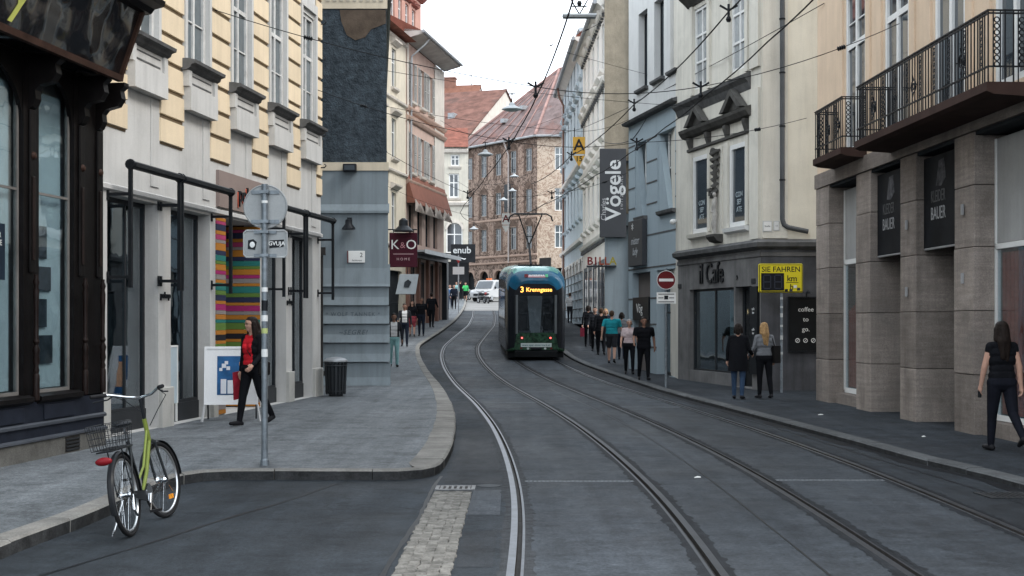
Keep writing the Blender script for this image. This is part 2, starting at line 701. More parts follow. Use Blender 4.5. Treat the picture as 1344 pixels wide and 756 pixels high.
E1, E2 = rail_edges(t1, -1), rail_edges(t1, 1)
E3, E4 = rail_edges(t2, -1), rail_edges(t2, 1)
strip(road, lambda y: -14, E1[0], YS, 0, 0)
strip(road, E1[1], E2[0], YS, 0, 1)
strip(road, E2[1], E3[0], YS, 0, 1)
strip(road, E3[1], E4[0], YS, 0, 1)
strip(road, E4[1], lambda y: 14, YS, 0, 2)
A_EDGE = asphalt('asphalt_edge_lane', (.024, .0285, .034), patch=.4, rough=.74)
struct(obj('road', road, [A_LANE, A_BED, A_EDGE]))


def rail(name, label, t, side, bright=False, hw=1.0):
    mb = MB()
    rng = random.Random(int(t(20) * 1000) + side)
    s = side

    def X(off):
        return lambda y: t(y) + s * (G + off)
    prof = [(-GR - LP - SE, .0, 1), (-GR - LP, .001, 0), (-GR, .003, 2), (-GR + .004, -.035, 2), (-.004, -.035, 2), (0, .005, 0), (HB, .005, 1), (HB + SE, 0., None)]
    for (o0, z0, mi), (o1, z1, _) in zip(prof, prof[1:]):
        vs, fs = [], []
        for i, y in enumerate(YS):
            w0 = .014 * math.sin(y * 7.1 + o0 * 40) + .012 * math.sin(y * 3.3 + 1) if abs(o0) > .1 else 0
            vs += [(t(y) + s * (G + o0), y, zr(y) + z0), (t(y) + s * (G + o1), y, zr(y) + z1)]
            if i:
                fs.append((2 * i - 2, 2 * i - 1, 2 * i + 1, 2 * i))
        m_ = {None: 1, 0: 0, 1: 1, 2: 2}[mi]
        mb.add(vs, fs, m_)
    o = obj(name, mb, [M_STEELB if bright else M_STEEL, M_SEAM if bright and hw == 1 else M_GRIME, M_RAILDARK])
    # profile order: seam strip, lip (steel), groove wall, floor, wall, head (steel), seam
    me = o.data
    n = len(YS) - 1
    mats = [1, 0, 2, 2, 2, 0, 1]
    me.polygons.foreach_set('material_index', [mats[i // n] for i in range(7 * n)])
    struct(o)
    o['label'] = label
    # grime ground into the asphalt on both sides, ragged at its outer edge
    for e0, sg in ((-GR - LP - SE + .012, -1), (HB + SE - .012, 1)):
        vs, fs, k = [], [], 0
        yy = 4.0
        while yy < 62:
            w = .018 + .045 * rng.random() ** 2 + .012 * math.sin(yy * 2.3 + sg)
            vs += [(t(yy) + s * (G + e0), yy, zr(yy) + .0022), (t(yy) + s * (G + e0 + sg * w), yy, zr(yy) + .0022)]
            if k:
                fs.append((2 * k - 2, 2 * k - 1, 2 * k + 1, 2 * k))
            k += 1
            yy += .07 if yy < 25 else .3
        gm = obj('grime_band', MB().add(vs, fs), M_SEAM if bright and hw == 1 else M_GRIME, o)
    return o


M_STEELB = M('rail_steel_glint', (.115, .125, .14), rough=.4, metal=1., var=.3, scale=5, fine=.2)  # highlight on the two outer rails put into a brighter steel colour
M_GRIME = M('rail_grime', (.016, .018, .021), rough=.7, var=.5, scale=5, fine=.4, bump=.4, bscale=50)
rail('tram_rail', 'grooved steel tram rail curving closest to the kerb with the bin', t1, -1, True)
rail('tram_rail', 'grooved steel tram rail, inner rail of the empty track', t1, 1)
rail('tram_rail', 'grooved steel tram rail, inner rail of the track carrying the tram', t2, -1)
rail('tram_rail', 'grooved steel tram rail running beside the cafe pavement kerb', t2, 1, True, .6)


# cross drains between the rails
def cross_drain(t, y0, label, w=.085):
    o = thing('drain_channel', label, 'drain', (t(y0), y0, zr(y0)), 0, 'drain channels across the tracks')
    x1 = G - GR - LP - .05
    mb = MB()
    mb.box(-x1, x1, -w / 2, -w / 2 + .012, .0, .006).box(-x1, x1, w / 2 - .012, w / 2, 0, .006)
    obj('rim', mb, M('drain_rim', (.15, .16, .17), rough=.6, metal=.3, var=.3, scale=20), o)
    n = 26
    mb = MB()
    for i in range(n):
        x = -x1 + (i + .5) * 2 * x1 / n
        mb.box(x - .013, x + .013, -w / 2 + .0125, w / 2 - .0125, .0, .0055)
    b = obj('grating', mb, MATS['drain_rim'], o)
    mb = MB()
    mb.box(-x1, x1, -w / 2 + .013, w / 2 - .013, .0005, .002)
    obj('channel', mb, M_RAILDARK, o)


cross_drain(t1, 14.75, 'slotted steel drain across the empty track, level with the kerbside drain grate')
cross_drain(t2, 14.85, 'slotted steel drain across the near end of the tram track')
cross_drain(t1, 28.9, 'slotted steel drain across the empty track beside the grey gable wall')
cross_drain(t2, 27.5, 'slotted steel drain across the tram track in front of the cafe')


# pavements and kerbstones
def catmull(pts, step):
    P = [np.array(p, float) for p in pts]
    P = [2 * P[0] - P[1]] + P + [2 * P[-1] - P[-2]]
    out = []
    for i in range(1, len(P) - 2):
        n = max(2, int(np.linalg.norm(P[i + 1] - P[i]) / step))
        for k in range(n):
            u = k / n
            a, b, c, d = P[i - 1], P[i], P[i + 1], P[i + 2]
            # centripetal-like damped tangents
            l0, l1, l2 = np.linalg.norm(b - a), np.linalg.norm(c - b), np.linalg.norm(d - c)
            m1 = (c - a) / (l0 + l1) * l1
            m2 = (d - b) / (l1 + l2) * l1
            h = (2 * u**3 - 3 * u**2 + 1) * b + (u**3 - 2 * u**2 + u) * m1 + (-2 * u**3 + 3 * u**2) * c + (u**3 - u**2) * m2
            out.append(h)
    out.append(P[-2])
    # even spacing
    A = np.array(out)
    s = np.concatenate([[0], np.cumsum(np.linalg.norm(np.diff(A, axis=0), axis=1))])
    S = np.arange(0, s[-1], step)
    return np.stack([np.interp(S, s, A[:, 0]), np.interp(S, s, A[:, 1])], 1)


KL = catmull([(-3.95, -8), (-3.9, 4), (-3.80, 9.9), (-3.68, 11.65), (-3.66, 13.6), (-3.60, 14.35), (-3.42, 14.75), (-3.1, 14.88), (-1.5, 14.85), (-1.12, 14.92), (-.92, 15.2),
              (-.83, 15.8), (-.82, 18.45), (-.95, 22.45), (-1.25, 27.45), (-1.85, 34.5), (-2.64, 42), (-3.44, 50.1), (-3.84, 56), (-3.75, 61), (-3.55, 68), (-3.36, 81.65),
              (-3.58, 101), (-4.15, 121), (-5, 140)], .1)
KR = catmull([(5.45, -8), (5.45, 8), (5.4, 13), (5.31, 14.8), (5.10, 16.4), (4.87, 19.4), (4.53, 23.65), (4.13, 28.2), (3.66, 33.2), (3.14, 40), (2.47, 46), (2.05, 51.3), (1.9, 57),
              (2.0, 64), (2.3, 75), (2.3, 86), (2.3, 104), (3, 125), (4, 140)], .1)


def offset_line(P, d):
    T = np.gradient(P, axis=0)
    T /= np.linalg.norm(T, axis=1)[:, None]
    Nn = np.stack([-T[:, 1], T[:, 0]], 1)      # left of travel
    return P + Nn * d


def pavement(name, K, inner, kh, mat, kmat, far_x, widths, stone_len, ymax):
    """sheet from the kerb's inner edge to far_x, then kerbstones as its children"""
    sgn = 1 if far_x < 0 else -1
    W = np.array([widths(p) for p in K])
    T = np.gradient(K, axis=0)
    T /= np.linalg.norm(T, axis=1)[:, None]
    Nn = np.stack([-T[:, 1], T[:, 0]], 1) * sgn
    I = K + Nn * (W[:, None] - .01)
    sel = [i for i in range(0, len(I), 3)]
    near = [tuple(I[i]) for i in sel if I[i][1] < 28]
    far = [tuple(I[i]) for i in sel if I[i][1] >= 28]
    mb = MB()
    poly = near + [far[0], (far_x, far[0][1]), (far_x, near[0][1])]
    tri = geometry.tessellate_polygon([[Vector((x, y, 0)) for x, y in poly]])
    mb.add([(x, y, zr(y) + kh - .006) for x, y in poly], [tuple(t_) for t_ in tri])
    vs, fs = [], []
    for i, (x, y) in enumerate(far):
        vs += [(x, y, zr(y) + kh - .006), (far_x, y, zr(y) + kh - .006)]
        if i:
            fs.append((2 * i - 2, 2 * i - 1, 2 * i + 1, 2 * i))
    mb.add(vs, fs)
    pv = struct(obj(name, mb, mat))
    # kerbstones
    i = 0
    rest = MB()
    while i < len(K) - 3:
        L_ = stone_len * random.uniform(.8, 1.2)
        j = min(len(K) - 1, i + max(3, int(L_ / .1)))
        seg = list(range(i, j + 1, 3 if j - i > 4 else 1))
        if seg[-1] != j:
            seg.append(j)
        y0 = K[i][1]
        g = .004
        mbk = rest if y0 > ymax else MB()
        vs, fs = [], []
        jit, jz = random.uniform(-.006, .006), random.uniform(-.003, .003)
        for k, q in enumerate(seg):
            p, n = K[q] + Nn[q] * jit, Nn[q]
            t_ = T[q]
            if k == 0:
                p = p + t_ * g
            if k == len(seg) - 1:
                p = p - t_ * g
            z = zr(p[1])
            w = W[q]
            for o_, zz in ((.004, -.05), (0, kh - .022 + jz), (.022, kh + jz), (w, kh + .001 + jz), (w, -.05)):
                pp = p + n * o_
                vs.append((pp[0], pp[1], z + zz))
            if k:
                a, b = (k - 1) * 5, k * 5
                fs += [(a + r, a + r + 1, b + r + 1, b + r) for r in range(4)]
        fs += [(4, 3, 2, 1, 0), tuple(range((len(seg) - 1) * 5, len(seg) * 5))]
        mbk.add(vs, fs)
        for q_ in range(len(seg) - 1):
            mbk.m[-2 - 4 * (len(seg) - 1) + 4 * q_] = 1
        if y0 <= ymax:
            if y0 > 2:
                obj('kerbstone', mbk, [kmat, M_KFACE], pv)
            else:
                rest.add(mbk.v, mbk.f)
                rest.m[-len(mbk.m):] = mbk.m
        i = j
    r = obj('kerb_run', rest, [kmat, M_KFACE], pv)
    r['kind'] = 'stuff'
    return pv


def wl_(p):
    y = p[1]
    if y < 14.2:
        return .20
    if p[0] < -1.0 and y < 15.3:
        return .11
    if y < 17:
        return .11 + .26 * min(1, max(0, (p[0] + 1.02) / .18))
    return max(.16, .37 - (y - 17) * .006)


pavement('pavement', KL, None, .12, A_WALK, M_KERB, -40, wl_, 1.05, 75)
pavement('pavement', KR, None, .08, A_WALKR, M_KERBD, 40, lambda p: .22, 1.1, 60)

# kerbside gutter of setts, with a drain grate at its far end
gut = MB()
strip(gut, lambda y: -.80 - (14 - y) * .008, lambda y: -.42 - (14 - y) * .002, [1, 4, 7, 9, 11, 13, 13.95], .001)
gutter = struct(obj('gutter', gut, M_MORTAR))
y = 4.0
cache = []
for k in range(10):
    w, d = random.uniform(.074, .088), random.uniform(.080, .096)
    b = MB()
    j = lambda: random.uniform(-.006, .006)
    vs = [(-w / 2, -d / 2, 0), (w / 2, -d / 2, 0), (w / 2, d / 2, 0), (-w / 2, d / 2, 0)]
    vs = [(x + j(), yy + j(), 0) for x, yy, _ in vs]
    top = [(x * .86 + j() * .4, yy * .86 + j() * .4, .016 + j() * .4) for x, yy, _ in vs]
    mid = [(x, yy, .009) for x, yy, _ in vs]
    b.add(vs + mid + top, [(0, 1, 5, 4), (1, 2, 6, 5), (2, 3, 7, 6), (3, 0, 4, 7), (4, 5, 9, 8), (5, 6, 10, 9), (6, 7, 11, 10), (7, 4, 8, 11), (8, 9, 10, 11)])
    cache.append((b.mesh('sett', M_SETT), d))
y = 8.6
row = 0
while y < 13.85:
    xa, xb = -.80 - (14 - y) * .008, -.42 - (14 - y) * .002
    n = 5
    for k in range(n):
        me, d = random.choice(cache)
        link('sett', me, gutter, (xa + (k + .5) * (xb - xa) / n + random.uniform(-.006, .006), y + random.uniform(-.012, .012), -.002 + random.uniform(-.003, .003)),
             (random.uniform(-.03, .03), random.uniform(-.03, .03), random.uniform(-.06, .06) + random.choice((0, math.pi / 2, math.pi))))
    y += .089
    row += 1

gx_, gy_, gz_ = -.60, 14.15, .001
g = thing('drain_grate', 'small slotted cast iron drain grate at the end of the sett gutter', 'drain', (gx_, gy_, gz_))
mb = MB()
mb.box(-.21, .21, -.17, -.14, 0, .012).box(-.21, .21, .14, .17, 0, .012).box(-.21, -.17, -.1395, .1395, 0, .012).box(.17, .21, -.1395, .1395, 0, .012)
obj('rim', mb, M('grate_rim', (.2, .2, .2), rough=.7, var=.3, scale=12), g)
for i in range(6):
    mb = MB()
    x = -.145 + i * .058
    mb.box(x - .014, x + .014, -.139, .139, .001, .010)
    obj('bar', mb, MATS['grate_rim'], g)
obj('pit', MB().box(-.169, .169, -.139, .139, 0, .001), M_RAILDARK, g)
# round concrete collar of an old cover beside the grate, and a second drain on the far side of the street
c = obj('cover_collar', MB().lathe([(.13, 0), (.13, .003), (.12, .004)], 28, (0, 0, 0)), M('concrete_cover', (.075, .08, .085), rough=.85, var=.25, scale=5, fine=.2), None, (-.25, 14.35, .0025))
tag(c, 'round concrete cover in the asphalt beside the slotted drain grate', 'manhole cover')
g2 = thing('drain_grate', 'dark kerbside drain grate below the dark pavement kerb', 'drain', (5.02, 13.55, .001), rad(4))
mb = MB()
mb.box(-.25, .25, -.22, -.18, 0, .01).box(-.25, .25, .18, .22, 0, .01).box(-.25, -.2, -.1795, .1795, 0, .01).box(.2, .25, -.1795, .1795, 0, .01)
obj('rim', mb, M_IRON, g2)
for i in range(7):
    x = -.17 + i * .057
    obj('bar', MB().box(x - .014, x + .014, -.179, .179, .001, .008), M_IRON, g2)
obj('pit', MB().box(-.199, .199, -.179, .179, 0, .001), M_RAILDARK, g2)

# small litter on the right-hand pavement
for (x, yy, r, lab) in ((5.6, 24.2, .05, 'crumpled white paper scrap on the dark pavement near the arcade'), (6.05, 19.6, .03, 'tiny pale scrap of litter on the dark pavement before the arcade'),
                       (2.1, 15.1, .04, 'flattened white paper scrap lying between the tram tracks')):
    b = MB()
    b.add([(-r, -r * .6, 0), (r, -r * .5, .004), (r * .9, r * .7, .012), (-r * .8, r * .6, .003), (0, .01, .018)], [(0, 1, 4), (1, 2, 4), (2, 3, 4), (3, 0, 4), (3, 2, 1, 0)])
    o = obj('paper_scrap', b, M('paper', (.6, .6, .58), rough=.9), None, (x, yy, zr(yy) + (.076 if x > 4 else .002)))
    tag(o, lab, 'litter')

# repair patches and tarred seams lying on the asphalt
M_PATCHD = asphalt('asphalt_patch_dark', (.022, .026, .031), patch=.3, rough=.7)
M_PATCHL = asphalt('asphalt_patch_pale', (.062, .070, .080), patch=.3, rough=.75)
M_TAR = M('tar_seam', (.010, .011, .013), rough=.45, var=.3, scale=6)


def sheet(name, pts, m, z=.002):
    o = obj(name, MB().add([(x, y, zr(y) + z) for x, y in pts], [tuple(range(len(pts)))]), m, ROADO)
    return o


ROADO = bpy.data.objects['road']
sheet('asphalt_patch', [(-.75, 14.6), (-.12, 14.55), (-.10, 18.2), (-.30, 22), (-.80, 22), (-.72, 18.4)], M_PATCHD)
sheet('asphalt_patch', [(-.42, 12.2), (-.11, 12.2), (-.11, 14.0), (-.40, 14.05)], M_PATCHL)
sheet('asphalt_patch', [(-.40, 9.6), (-.14, 9.6), (-.12, 11.3), (-.40, 11.2)], M_PATCHD)
for (t_, y0, y1, m) in ((t1, 40.5, 40.9, M_PATCHL), (t1, 46.2, 46.6, M_PATCHL), (t1, 33.8, 34.1, M_PATCHL)):
    sheet('asphalt_patch', [(t_(y0) - .5, y0), (t_(y0) + .55, y0), (t_(y1) + .5, y1), (t_(y1) - .5, y1)], m)


def seam(pts, w, m=None):
    P_ = catmull(pts, .25)
    T_ = np.gradient(P_, axis=0)
    T_ /= np.linalg.norm(T_, axis=1)[:, None]
    mbx = MB()
    for i, (p, t_) in enumerate(zip(P_, T_)):
        ww = w * (.6 + .8 * random.random())
        mbx.v += [(p[0] - t_[1] * ww, p[1] + t_[0] * ww, zr(p[1]) + .0025), (p[0] + t_[1] * ww, p[1] - t_[0] * ww, zr(p[1]) + .0025)]
        if i:
            mbx.f.append((2 * i - 2, 2 * i - 1, 2 * i + 1, 2 * i))
            mbx.m.append(0)
    return obj('tar_seam', mbx, m or M_TAR, ROADO)


seam([(-3.3, 9.2), (-2.9, 10.6), (-2.55, 12.0), (-2.2, 13.2), (-1.9, 14.6)], .018)
seam([(-.86, 6), (-.90, 9.5), (-.84, 12), (-.84, 14.2), (-.80, 15.4)], .02)
seam([(2.2, 7), (2.22, 11), (2.2, 16), (2.0, 22), (1.6, 28), (1.0, 34)], .010)
seam([(4.95, 9), (4.95, 13), (4.7, 17), (4.4, 22), (3.95, 27.5), (3.45, 33)], .012)
seam([(-.1, 11.7), (.3, 11.72), (.9, 11.66), (1.4, 11.7)], .006)
seam([(2.85, 19.2), (3.3, 19.25), (4.0, 19.2)], .006)

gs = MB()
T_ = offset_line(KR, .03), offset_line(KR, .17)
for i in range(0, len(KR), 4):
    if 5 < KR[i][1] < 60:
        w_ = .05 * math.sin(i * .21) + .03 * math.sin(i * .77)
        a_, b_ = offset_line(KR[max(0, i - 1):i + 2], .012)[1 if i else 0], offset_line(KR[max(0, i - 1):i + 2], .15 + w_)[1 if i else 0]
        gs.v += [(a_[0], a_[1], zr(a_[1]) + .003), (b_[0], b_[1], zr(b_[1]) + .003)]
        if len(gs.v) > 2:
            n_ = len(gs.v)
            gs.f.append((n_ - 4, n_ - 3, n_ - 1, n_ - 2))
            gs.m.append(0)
obj('gutter_strip', gs, M('gutter_shadow', (.010, .011, .013), rough=.6, var=.5, scale=3, fine=.3), ROADO)  # dark gutter, with the shadow at the kerb foot put into its colour

sq = MB()
strip(sq, lambda y: -14, lambda y: 14, [96.5, 99, 103, 108, 114, 120, 128, 138, 150, 165], .012)
struct(obj('square_paving', sq, M('square_granite', (.20, .197, .19), rough=.85, var=.15, scale=.4, fine=.2, stain=.2, stain_col=(.14, .14, .14), stain_scale=.3)))
# ------------------------------------------------------------------ shared building materials
M_YEL = M('plaster_yellow', (.70, .575, .41), rough=.9, var=.07, scale=1.2, streak=.22, bump=.15, bscale=25, rand=.05)
M_YELG = M('plaster_groove_shade', (.13, .095, .06), rough=.95, var=.15)  # shadow of the deep grooves put into a darker ground colour
M_GRYW = M('plaster_light_grey', (.53, .52, .50), rough=.88, var=.08, scale=.9, streak=.28, bump=.15, bscale=30, stain=.22, stain_col=(.2, .19, .18))
M_GRYD = M('plaster_sill_grey', (.30, .30, .295), rough=.88, var=.12, scale=2, streak=.3, bump=.15)
M_DKMOULD = M('weathered_ledge', (.11, .11, .11), rough=.85, var=.3, scale=4, streak=.3)
M_WFRAME = M('window_frame_old_white', (.58, .57, .55), rough=.7, var=.15, scale=6, streak=.35, stain=.3, stain_col=(.2, .17, .14), stain_scale=9)
M_WHITE = M('white_paint', (.72, .72, .70), rough=.55, var=.06)
M_PANE = M('pane_dark', (.035, .045, .055), rough=.04, var=.3, scale=.7, fine=0, spec=.9)
M_PANEB = M('pane_grey', (.10, .12, .13), rough=.06, var=.4, scale=.9, fine=0, spec=.8)
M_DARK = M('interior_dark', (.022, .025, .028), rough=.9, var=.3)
M_BLACK = M('black_metal', (.018, .02, .023), rough=.42, metal=.3, var=.2, scale=6)
M_ANTH = M('anthracite_frame', (.035, .038, .042), rough=.45, metal=.3, var=.15)
M_SHOPG = glass('shop_glass')
M_SHOPG2 = glass('shop_glass_dark', (.6, .7, .74), .5)
M_WOOD = M('dark_stained_wood', (.0065, .0055, .0055), rough=.42, var=.4, scale=5, streak=.5, bump=.1, bscale=18)
M_WOODR = M('worn_brown_wood', (.042, .022, .016), rough=.55, var=.35, scale=6, streak=.4, bump=.1, bscale=30)
M_BASEBL = M('blue_black_panel', (.016, .019, .028), rough=.5, var=.25, scale=4)
M_STONE = M('plinth_stone', (.12, .115, .105), rough=.9, var=.25, scale=4, fine=.2, bump=.35, bscale=40, stain=.4)
M_TILE = M('roof_tile_red', (.185, .072, .052), rough=.85, var=.35, scale=1.8, fine=.3, bump=.5, bscale=14, stain=.45, stain_col=(.10, .06, .05), stain_scale=.6)
M_ZINC = M('zinc_gutter', (.32, .33, .34), rough=.55, metal=.4, var=.2, scale=3)

# ------------------------------------------------------------------ yellow building with the row of shop openings
K1 = .135
N1 = math.hypot(1, K1)


def s1(Y): return (Y - 8) * N1


yb = thing('yellow_building', 'ochre rusticated town house with light grey window aprons above shop openings', 'building', (-4.33 + K1 * (8 - 29.5), 8, 0), math.atan2(1, K1))
W1 = s1(29.85)
WC = [s1(v) for v in (13.6, 15.8, 17.98, 20.16, 22.34, 24.52, 26.68, 28.82)]
SHOP = [(s1(18.95), s1(20.77), .12, 3.6, .32), (s1(21.26), s1(23.0), .12, 3.6, .32), (s1(23.72), s1(25.68), .12, 3.62, 1.0), (s1(25.95), s1(27.3), .12, 3.6, .32), (s1(27.7), s1(29.2), .12, 3.6, .32)]
WH = .50
ops = SHOP + [(c - WH, c + WH, 6.05, 8.4, .22) for c in WC]
mb = MB()
wall(mb, 0, W1, 0, 16, ops, .3)
shell(mb, 0, W1, 9, 0, 16)
obj('wall', mb, M_GRYW, yb)

# ochre blocks between the window axes, one piece each
blk = {}
courses = [4.58 + i * .435 for i in range(11)]
edges = [(-1, WC[0] - .605)] + [(a + .605, b - .605) for a, b in zip(WC, WC[1:])] + [(WC[-1] + .605, W1)]
mb = MB()
for a, b in edges:
    if b - a > .05 and a >= 0:
        mb.box(a + .02, b - .02, -.012, .01, 4.55, 16)
obj('groove_ground', mb, M_YELG, yb)
for a, b in edges[2:]:
    for i, z in enumerate(courses):
        w = round(b - a, 3)
        if w not in blk:
            m_ = MB()
            h = .378
            m_.add([(0, -.01, 0), (w, -.01, 0), (w, -.01, h), (0, -.01, h), (.01, -.04, .01), (w - .01, -.04, .01), (w - .01, -.04, h - .01), (.01, -.04, h - .01)],
                   [(0, 1, 5, 4), (1, 2, 6, 5), (2, 3, 7, 6), (3, 0, 4, 7), (4, 5, 6, 7)])
            blk[w] = m_.mesh('block', M_YEL)
        link('block', blk[w], yb, (a, 0, z))

# windows with sill cornices and aprons
apr = MB()
apr.box(-.62, .62, -.16, .0, 5.22, 5.60)
apr.box(-.52, .52, -.10, .0, 5.605, 5.86)
apr.box(-.66, -.525, -.14, .0, 5.605, 5.86).box(.525, .66, -.14, .0, 5.605, 5.86)
apm = apr.mesh('apron', M_GRYW)
lin = MB().box(-.44, .44, -.108, -.09, 5.66, 5.685).box(-.44, .44, -.108, -.09, 5.79, 5.81).mesh('apron_line', M_DKMOULD)
sil = cornice(-.70, .70, [(.10, 5.862), (.17, 5.90), (.19, 5.95), (.26, 5.97), (.27, 6.02), (.12, 6.05)]).mesh('sill_cornice', M_DKMOULD)
sur = MB()
sur.box(-.60, -.5, -.06, .0, 6.052, 8.5).box(.5, .60, -.06, .0, 6.052, 8.5).box(-.60, .60, -.06, .0, 8.505, 8.7)
sur = sur.mesh('surround', M_GRYW)
for c in WC[2:]:
    a = link('apron', apm, yb, (c, 0, 0))
    link('apron_line', lin, a)
    link('sill_cornice', sil, yb, (c, 0, 0))
    link('surround', sur, yb, (c, 0, 0))
    window(yb, c - WH, c + WH, 6.06, 8.4, .03, M_WFRAME, M_PANEB, 2, (.61,), .075, .075, .08, bars=((0, .5, .3), (.5, 1, .3)))
# flat strip mouldings on the grey zone
for c in WC[3:]:
    obj('pilaster_strip', MB().box(c + .30, c + .62, -.018, .01, 3.85, 5.2), M_GRYW, yb)
# plinths of the piers, one each
for a, b in ((18.3, 18.94), (20.78, 21.25), (23.01, 23.24), (25.70, 25.94), (27.31, 27.69), (29.21, 29.84)):
    a, b = s1(a), s1(b)
    obj('pier_plinth', MB().box(a + .004, b - .004, -.07, .30, .1, .74), M('plinth_plaster', (.46, .45, .42), rough=.9, var=.1, streak=.2, stain=.5, stain_col=(.14, .13, .12), stain_scale=1.6), yb, bev=.015)
# lintel ledge over the shops
obj('lintel_ledge', cornice(s1(18.3), W1, [(.02, 3.64), (.05, 3.66), (.05, 3.72), (.02, 3.74)]), M_GRYW, yb)
# shop windows
M_CURT = M('shop_curtain', (.19, .24, .25), rough=.9, var=.1, streak=.3)
for i, (a, b, z0, z1, d) in enumerate(SHOP):
    if i == 2:
        continue
    obj('shop_base', MB().box(a + .003, b - .003, .2, .30, .1, .42), M_ANTH, yb)
    fr = MB()
    fr.box(a + .003, a + .05, .22, .29, .42, z1 - .003).box(b - .05, b - .003, .22, .29, .42, z1 - .003).box(a + .05, b - .05, .22, .29, z1 - .07, z1 - .003).box(a + .05, b - .05, .22, .29, .42, .47)
    mid = a + (b - a) * .62
    fr.box(mid - .02, mid + .02, .23, .28, .47, z1 - .07)
    f = obj('shop_window', fr, M_ANTH, yb)
    obj('pane', MB().box(a + .05, mid - .02, .25, .258, .47, z1 - .07), M_SHOPG, f)
    obj('pane', MB().box(mid + .02, b - .05, .25, .258, .47, z1 - .07), M_SHOPG, f)
    rm = MB()
    rm.add([(a - .3, .32, .1), (b + .3, .32, .1), (b + .3, 2.2, .1), (a - .3, 2.2, .1), (a - .3, .32, 3.7), (b + .3, .32, 3.7), (b + .3, 2.2, 3.7), (a - .3, 2.2, 3.7)],
           [(0, 1, 2, 3), (7, 6, 5, 4), (1, 2, 6, 5), (2, 3, 7, 6), (3, 0, 4, 7)])
    obj('shop_room', rm, M_DARK, yb)
    obj('shop_curtain', MB().box(a + .1, mid - .1, .5, .55, .5, 3.3), M_CURT, yb)
# striped entrance: every coloured board its own piece
STR = {'pink': (.36, .05, .13), 'grey': (.25, .22, .21), 'navy': (.03, .035, .07), 'teal': (.03, .17, .15), 'green': (.11, .19, .045), 'orange': (.42, .17, .03), 'plum': (.33, .03, .13),
       'black': (.02, .02, .025)}
SM = {k: M('stripe_' + k, v, rough=.5, var=.05, scale=3) for k, v in STR.items()}
a, b = s1(23.25), s1(23.71)
z = .14
order = ['orange', 'grey', 'teal', 'green', 'orange', 'plum', 'green', 'navy', 'orange', 'grey', 'teal', 'orange', 'plum', 'green', 'orange', 'black', 'orange', 'green', 'teal', 'orange', 'grey', 'plum', 'orange', 'navy',
         'green', 'teal', 'orange', 'grey', 'plum', 'orange', 'green', 'teal', 'navy', 'orange', 'grey', 'pink', 'orange', 'navy', 'pink']
i = 0
e2 = s1(25.68)
while z < 3.55:
    h = [.08, .11, .06, .10, .07, .13, .06, .09][(i * 5) % 8]
    h = min(h, 3.6 - z)
    k = order[i % len(order)]
    obj('stripe_board', MB().box(a + .004, b + .012, -.02, .004, z, z + h - .006), SM[k], yb)
    obj('stripe_board', MB().box(e2 - .03, e2 - .003, .005, .97, z, z + h - .006), SM[k], yb)
    obj('stripe_board', MB().box(b + .003, b + .02, .006, .97, z, z + h - .006), SM[k], yb)
    z += h
    i += 1
d = MB().box(b + .03, e2 - .04, .98, 1.03, .12, 3.6)
obj('entrance_back', d, M_DARK, yb)
dr = MB()
dr.box(b + .35, b + .41, .92, .97, .13, 2.5).box(e2 - .45, e2 - .39, .92, .97, .13, 2.5).box(b + .41, e2 - .45, .92, .97, 2.44, 2.5)
do = obj('door', dr, M_ANTH, yb)
obj('pane', MB().box(b + .41, e2 - .45, .94, .95, .13, 2.44), M_SHOPG2, do)
obj('door_handle', MB().tube([(b + .55, .9, .9), (b + .55, .9, 1.5)], .015), M_ZINC, do)
# fascia panel with the shop's name over the entrance
pnl = obj('name_panel', MB().box(s1(23.28), s1(25.95), -.06, .0, 3.78, 4.42), M('panel_taupe', (.25, .195, .175), rough=.6, var=.06), yb)
tx = text('lettering', 'pokop', .42, M_BLACK, pnl, (s1(24.75), -.08, 4.08), ext=.02)
text('lettering_red_back', 'pokop', .42, M('lettering_red', (.45, .10, .06), rough=.5), pnl, (s1(24.72), -.0805 + .012, 4.06), ext=.006)  # matt red copy of the letters behind the black ones
for yc in (21.0, 27.5):
    text('pier_lettering', 'pokop', .15, M_BLACK, yb, (s1(yc), -.02, 2.18), ext=.012)
# wall hooks and a small lamp by the far corner
mb = MB()
for z in (5.2, 5.9, 7.6, 8.4):
    mb = MB().tube([(0, 0, 0), (0, -.12, 0), (0, -.16, .04), (0, -.12, .08)], .014, 6)
    obj('wire_hook', mb, M_BLACK, yb, (W1 - .12, 0, z))


# awnings: cassette, side posts and brackets
def awning(y0, y1, label):
    a, b = s1(y0), s1(y1)
    o = thing('awning', label, 'awning', yb.matrix_basis @ Vector((a, -.35, 4.0)), yb.rotation_euler.z, 'folded black shop awnings')
    w = b - a
    cs = MB().tube([(-.03, 0, 0), (w + .03, 0, 0)], .06, 12)
    obj('cassette', cs, M_BLACK, o, smooth=True)
    obj('front_rail', MB().box(0, w, -.085, -.055, -.025, .025), M_BLACK, o)
    for x in (0, w):
        obj('end_cap', MB().lathe([(.02, -.03), (.074, -.025), (.078, 0), (.074, .025), (.02, .03)], 12, (x, 0, 0), 'x'), M_BLACK, o, smooth=True)
        obj('post', MB().box(x - .026, x + .026, -.026, .026, -1.75, -.05), M_BLACK, o)
        for z in (-.42, -1.6):
            obj('bracket', MB().box(x - .022, x + .022, .029, .33, z - .022, z + .022).box(x - .03, x + .03, .3295, .345, z - .08, z + .08), M_BLACK, o)


awning(18.95, 20.75, 'folded black awning over the shop opening next to the dark wooden shopfront')
awning(20.85, 23.05, 'folded black awning ending at the striped entrance')
awning(26.05, 27.45, 'folded black awning half hidden behind the round sign')
awning(27.6, 29.6, 'folded black awning at the building end beside the grey gable')

# ------------------------------------------------------------------ dark carved wooden shopfront
K0 = .13
N0 = math.hypot(1, K0)


def s0(Y): return (Y - 8) * N0


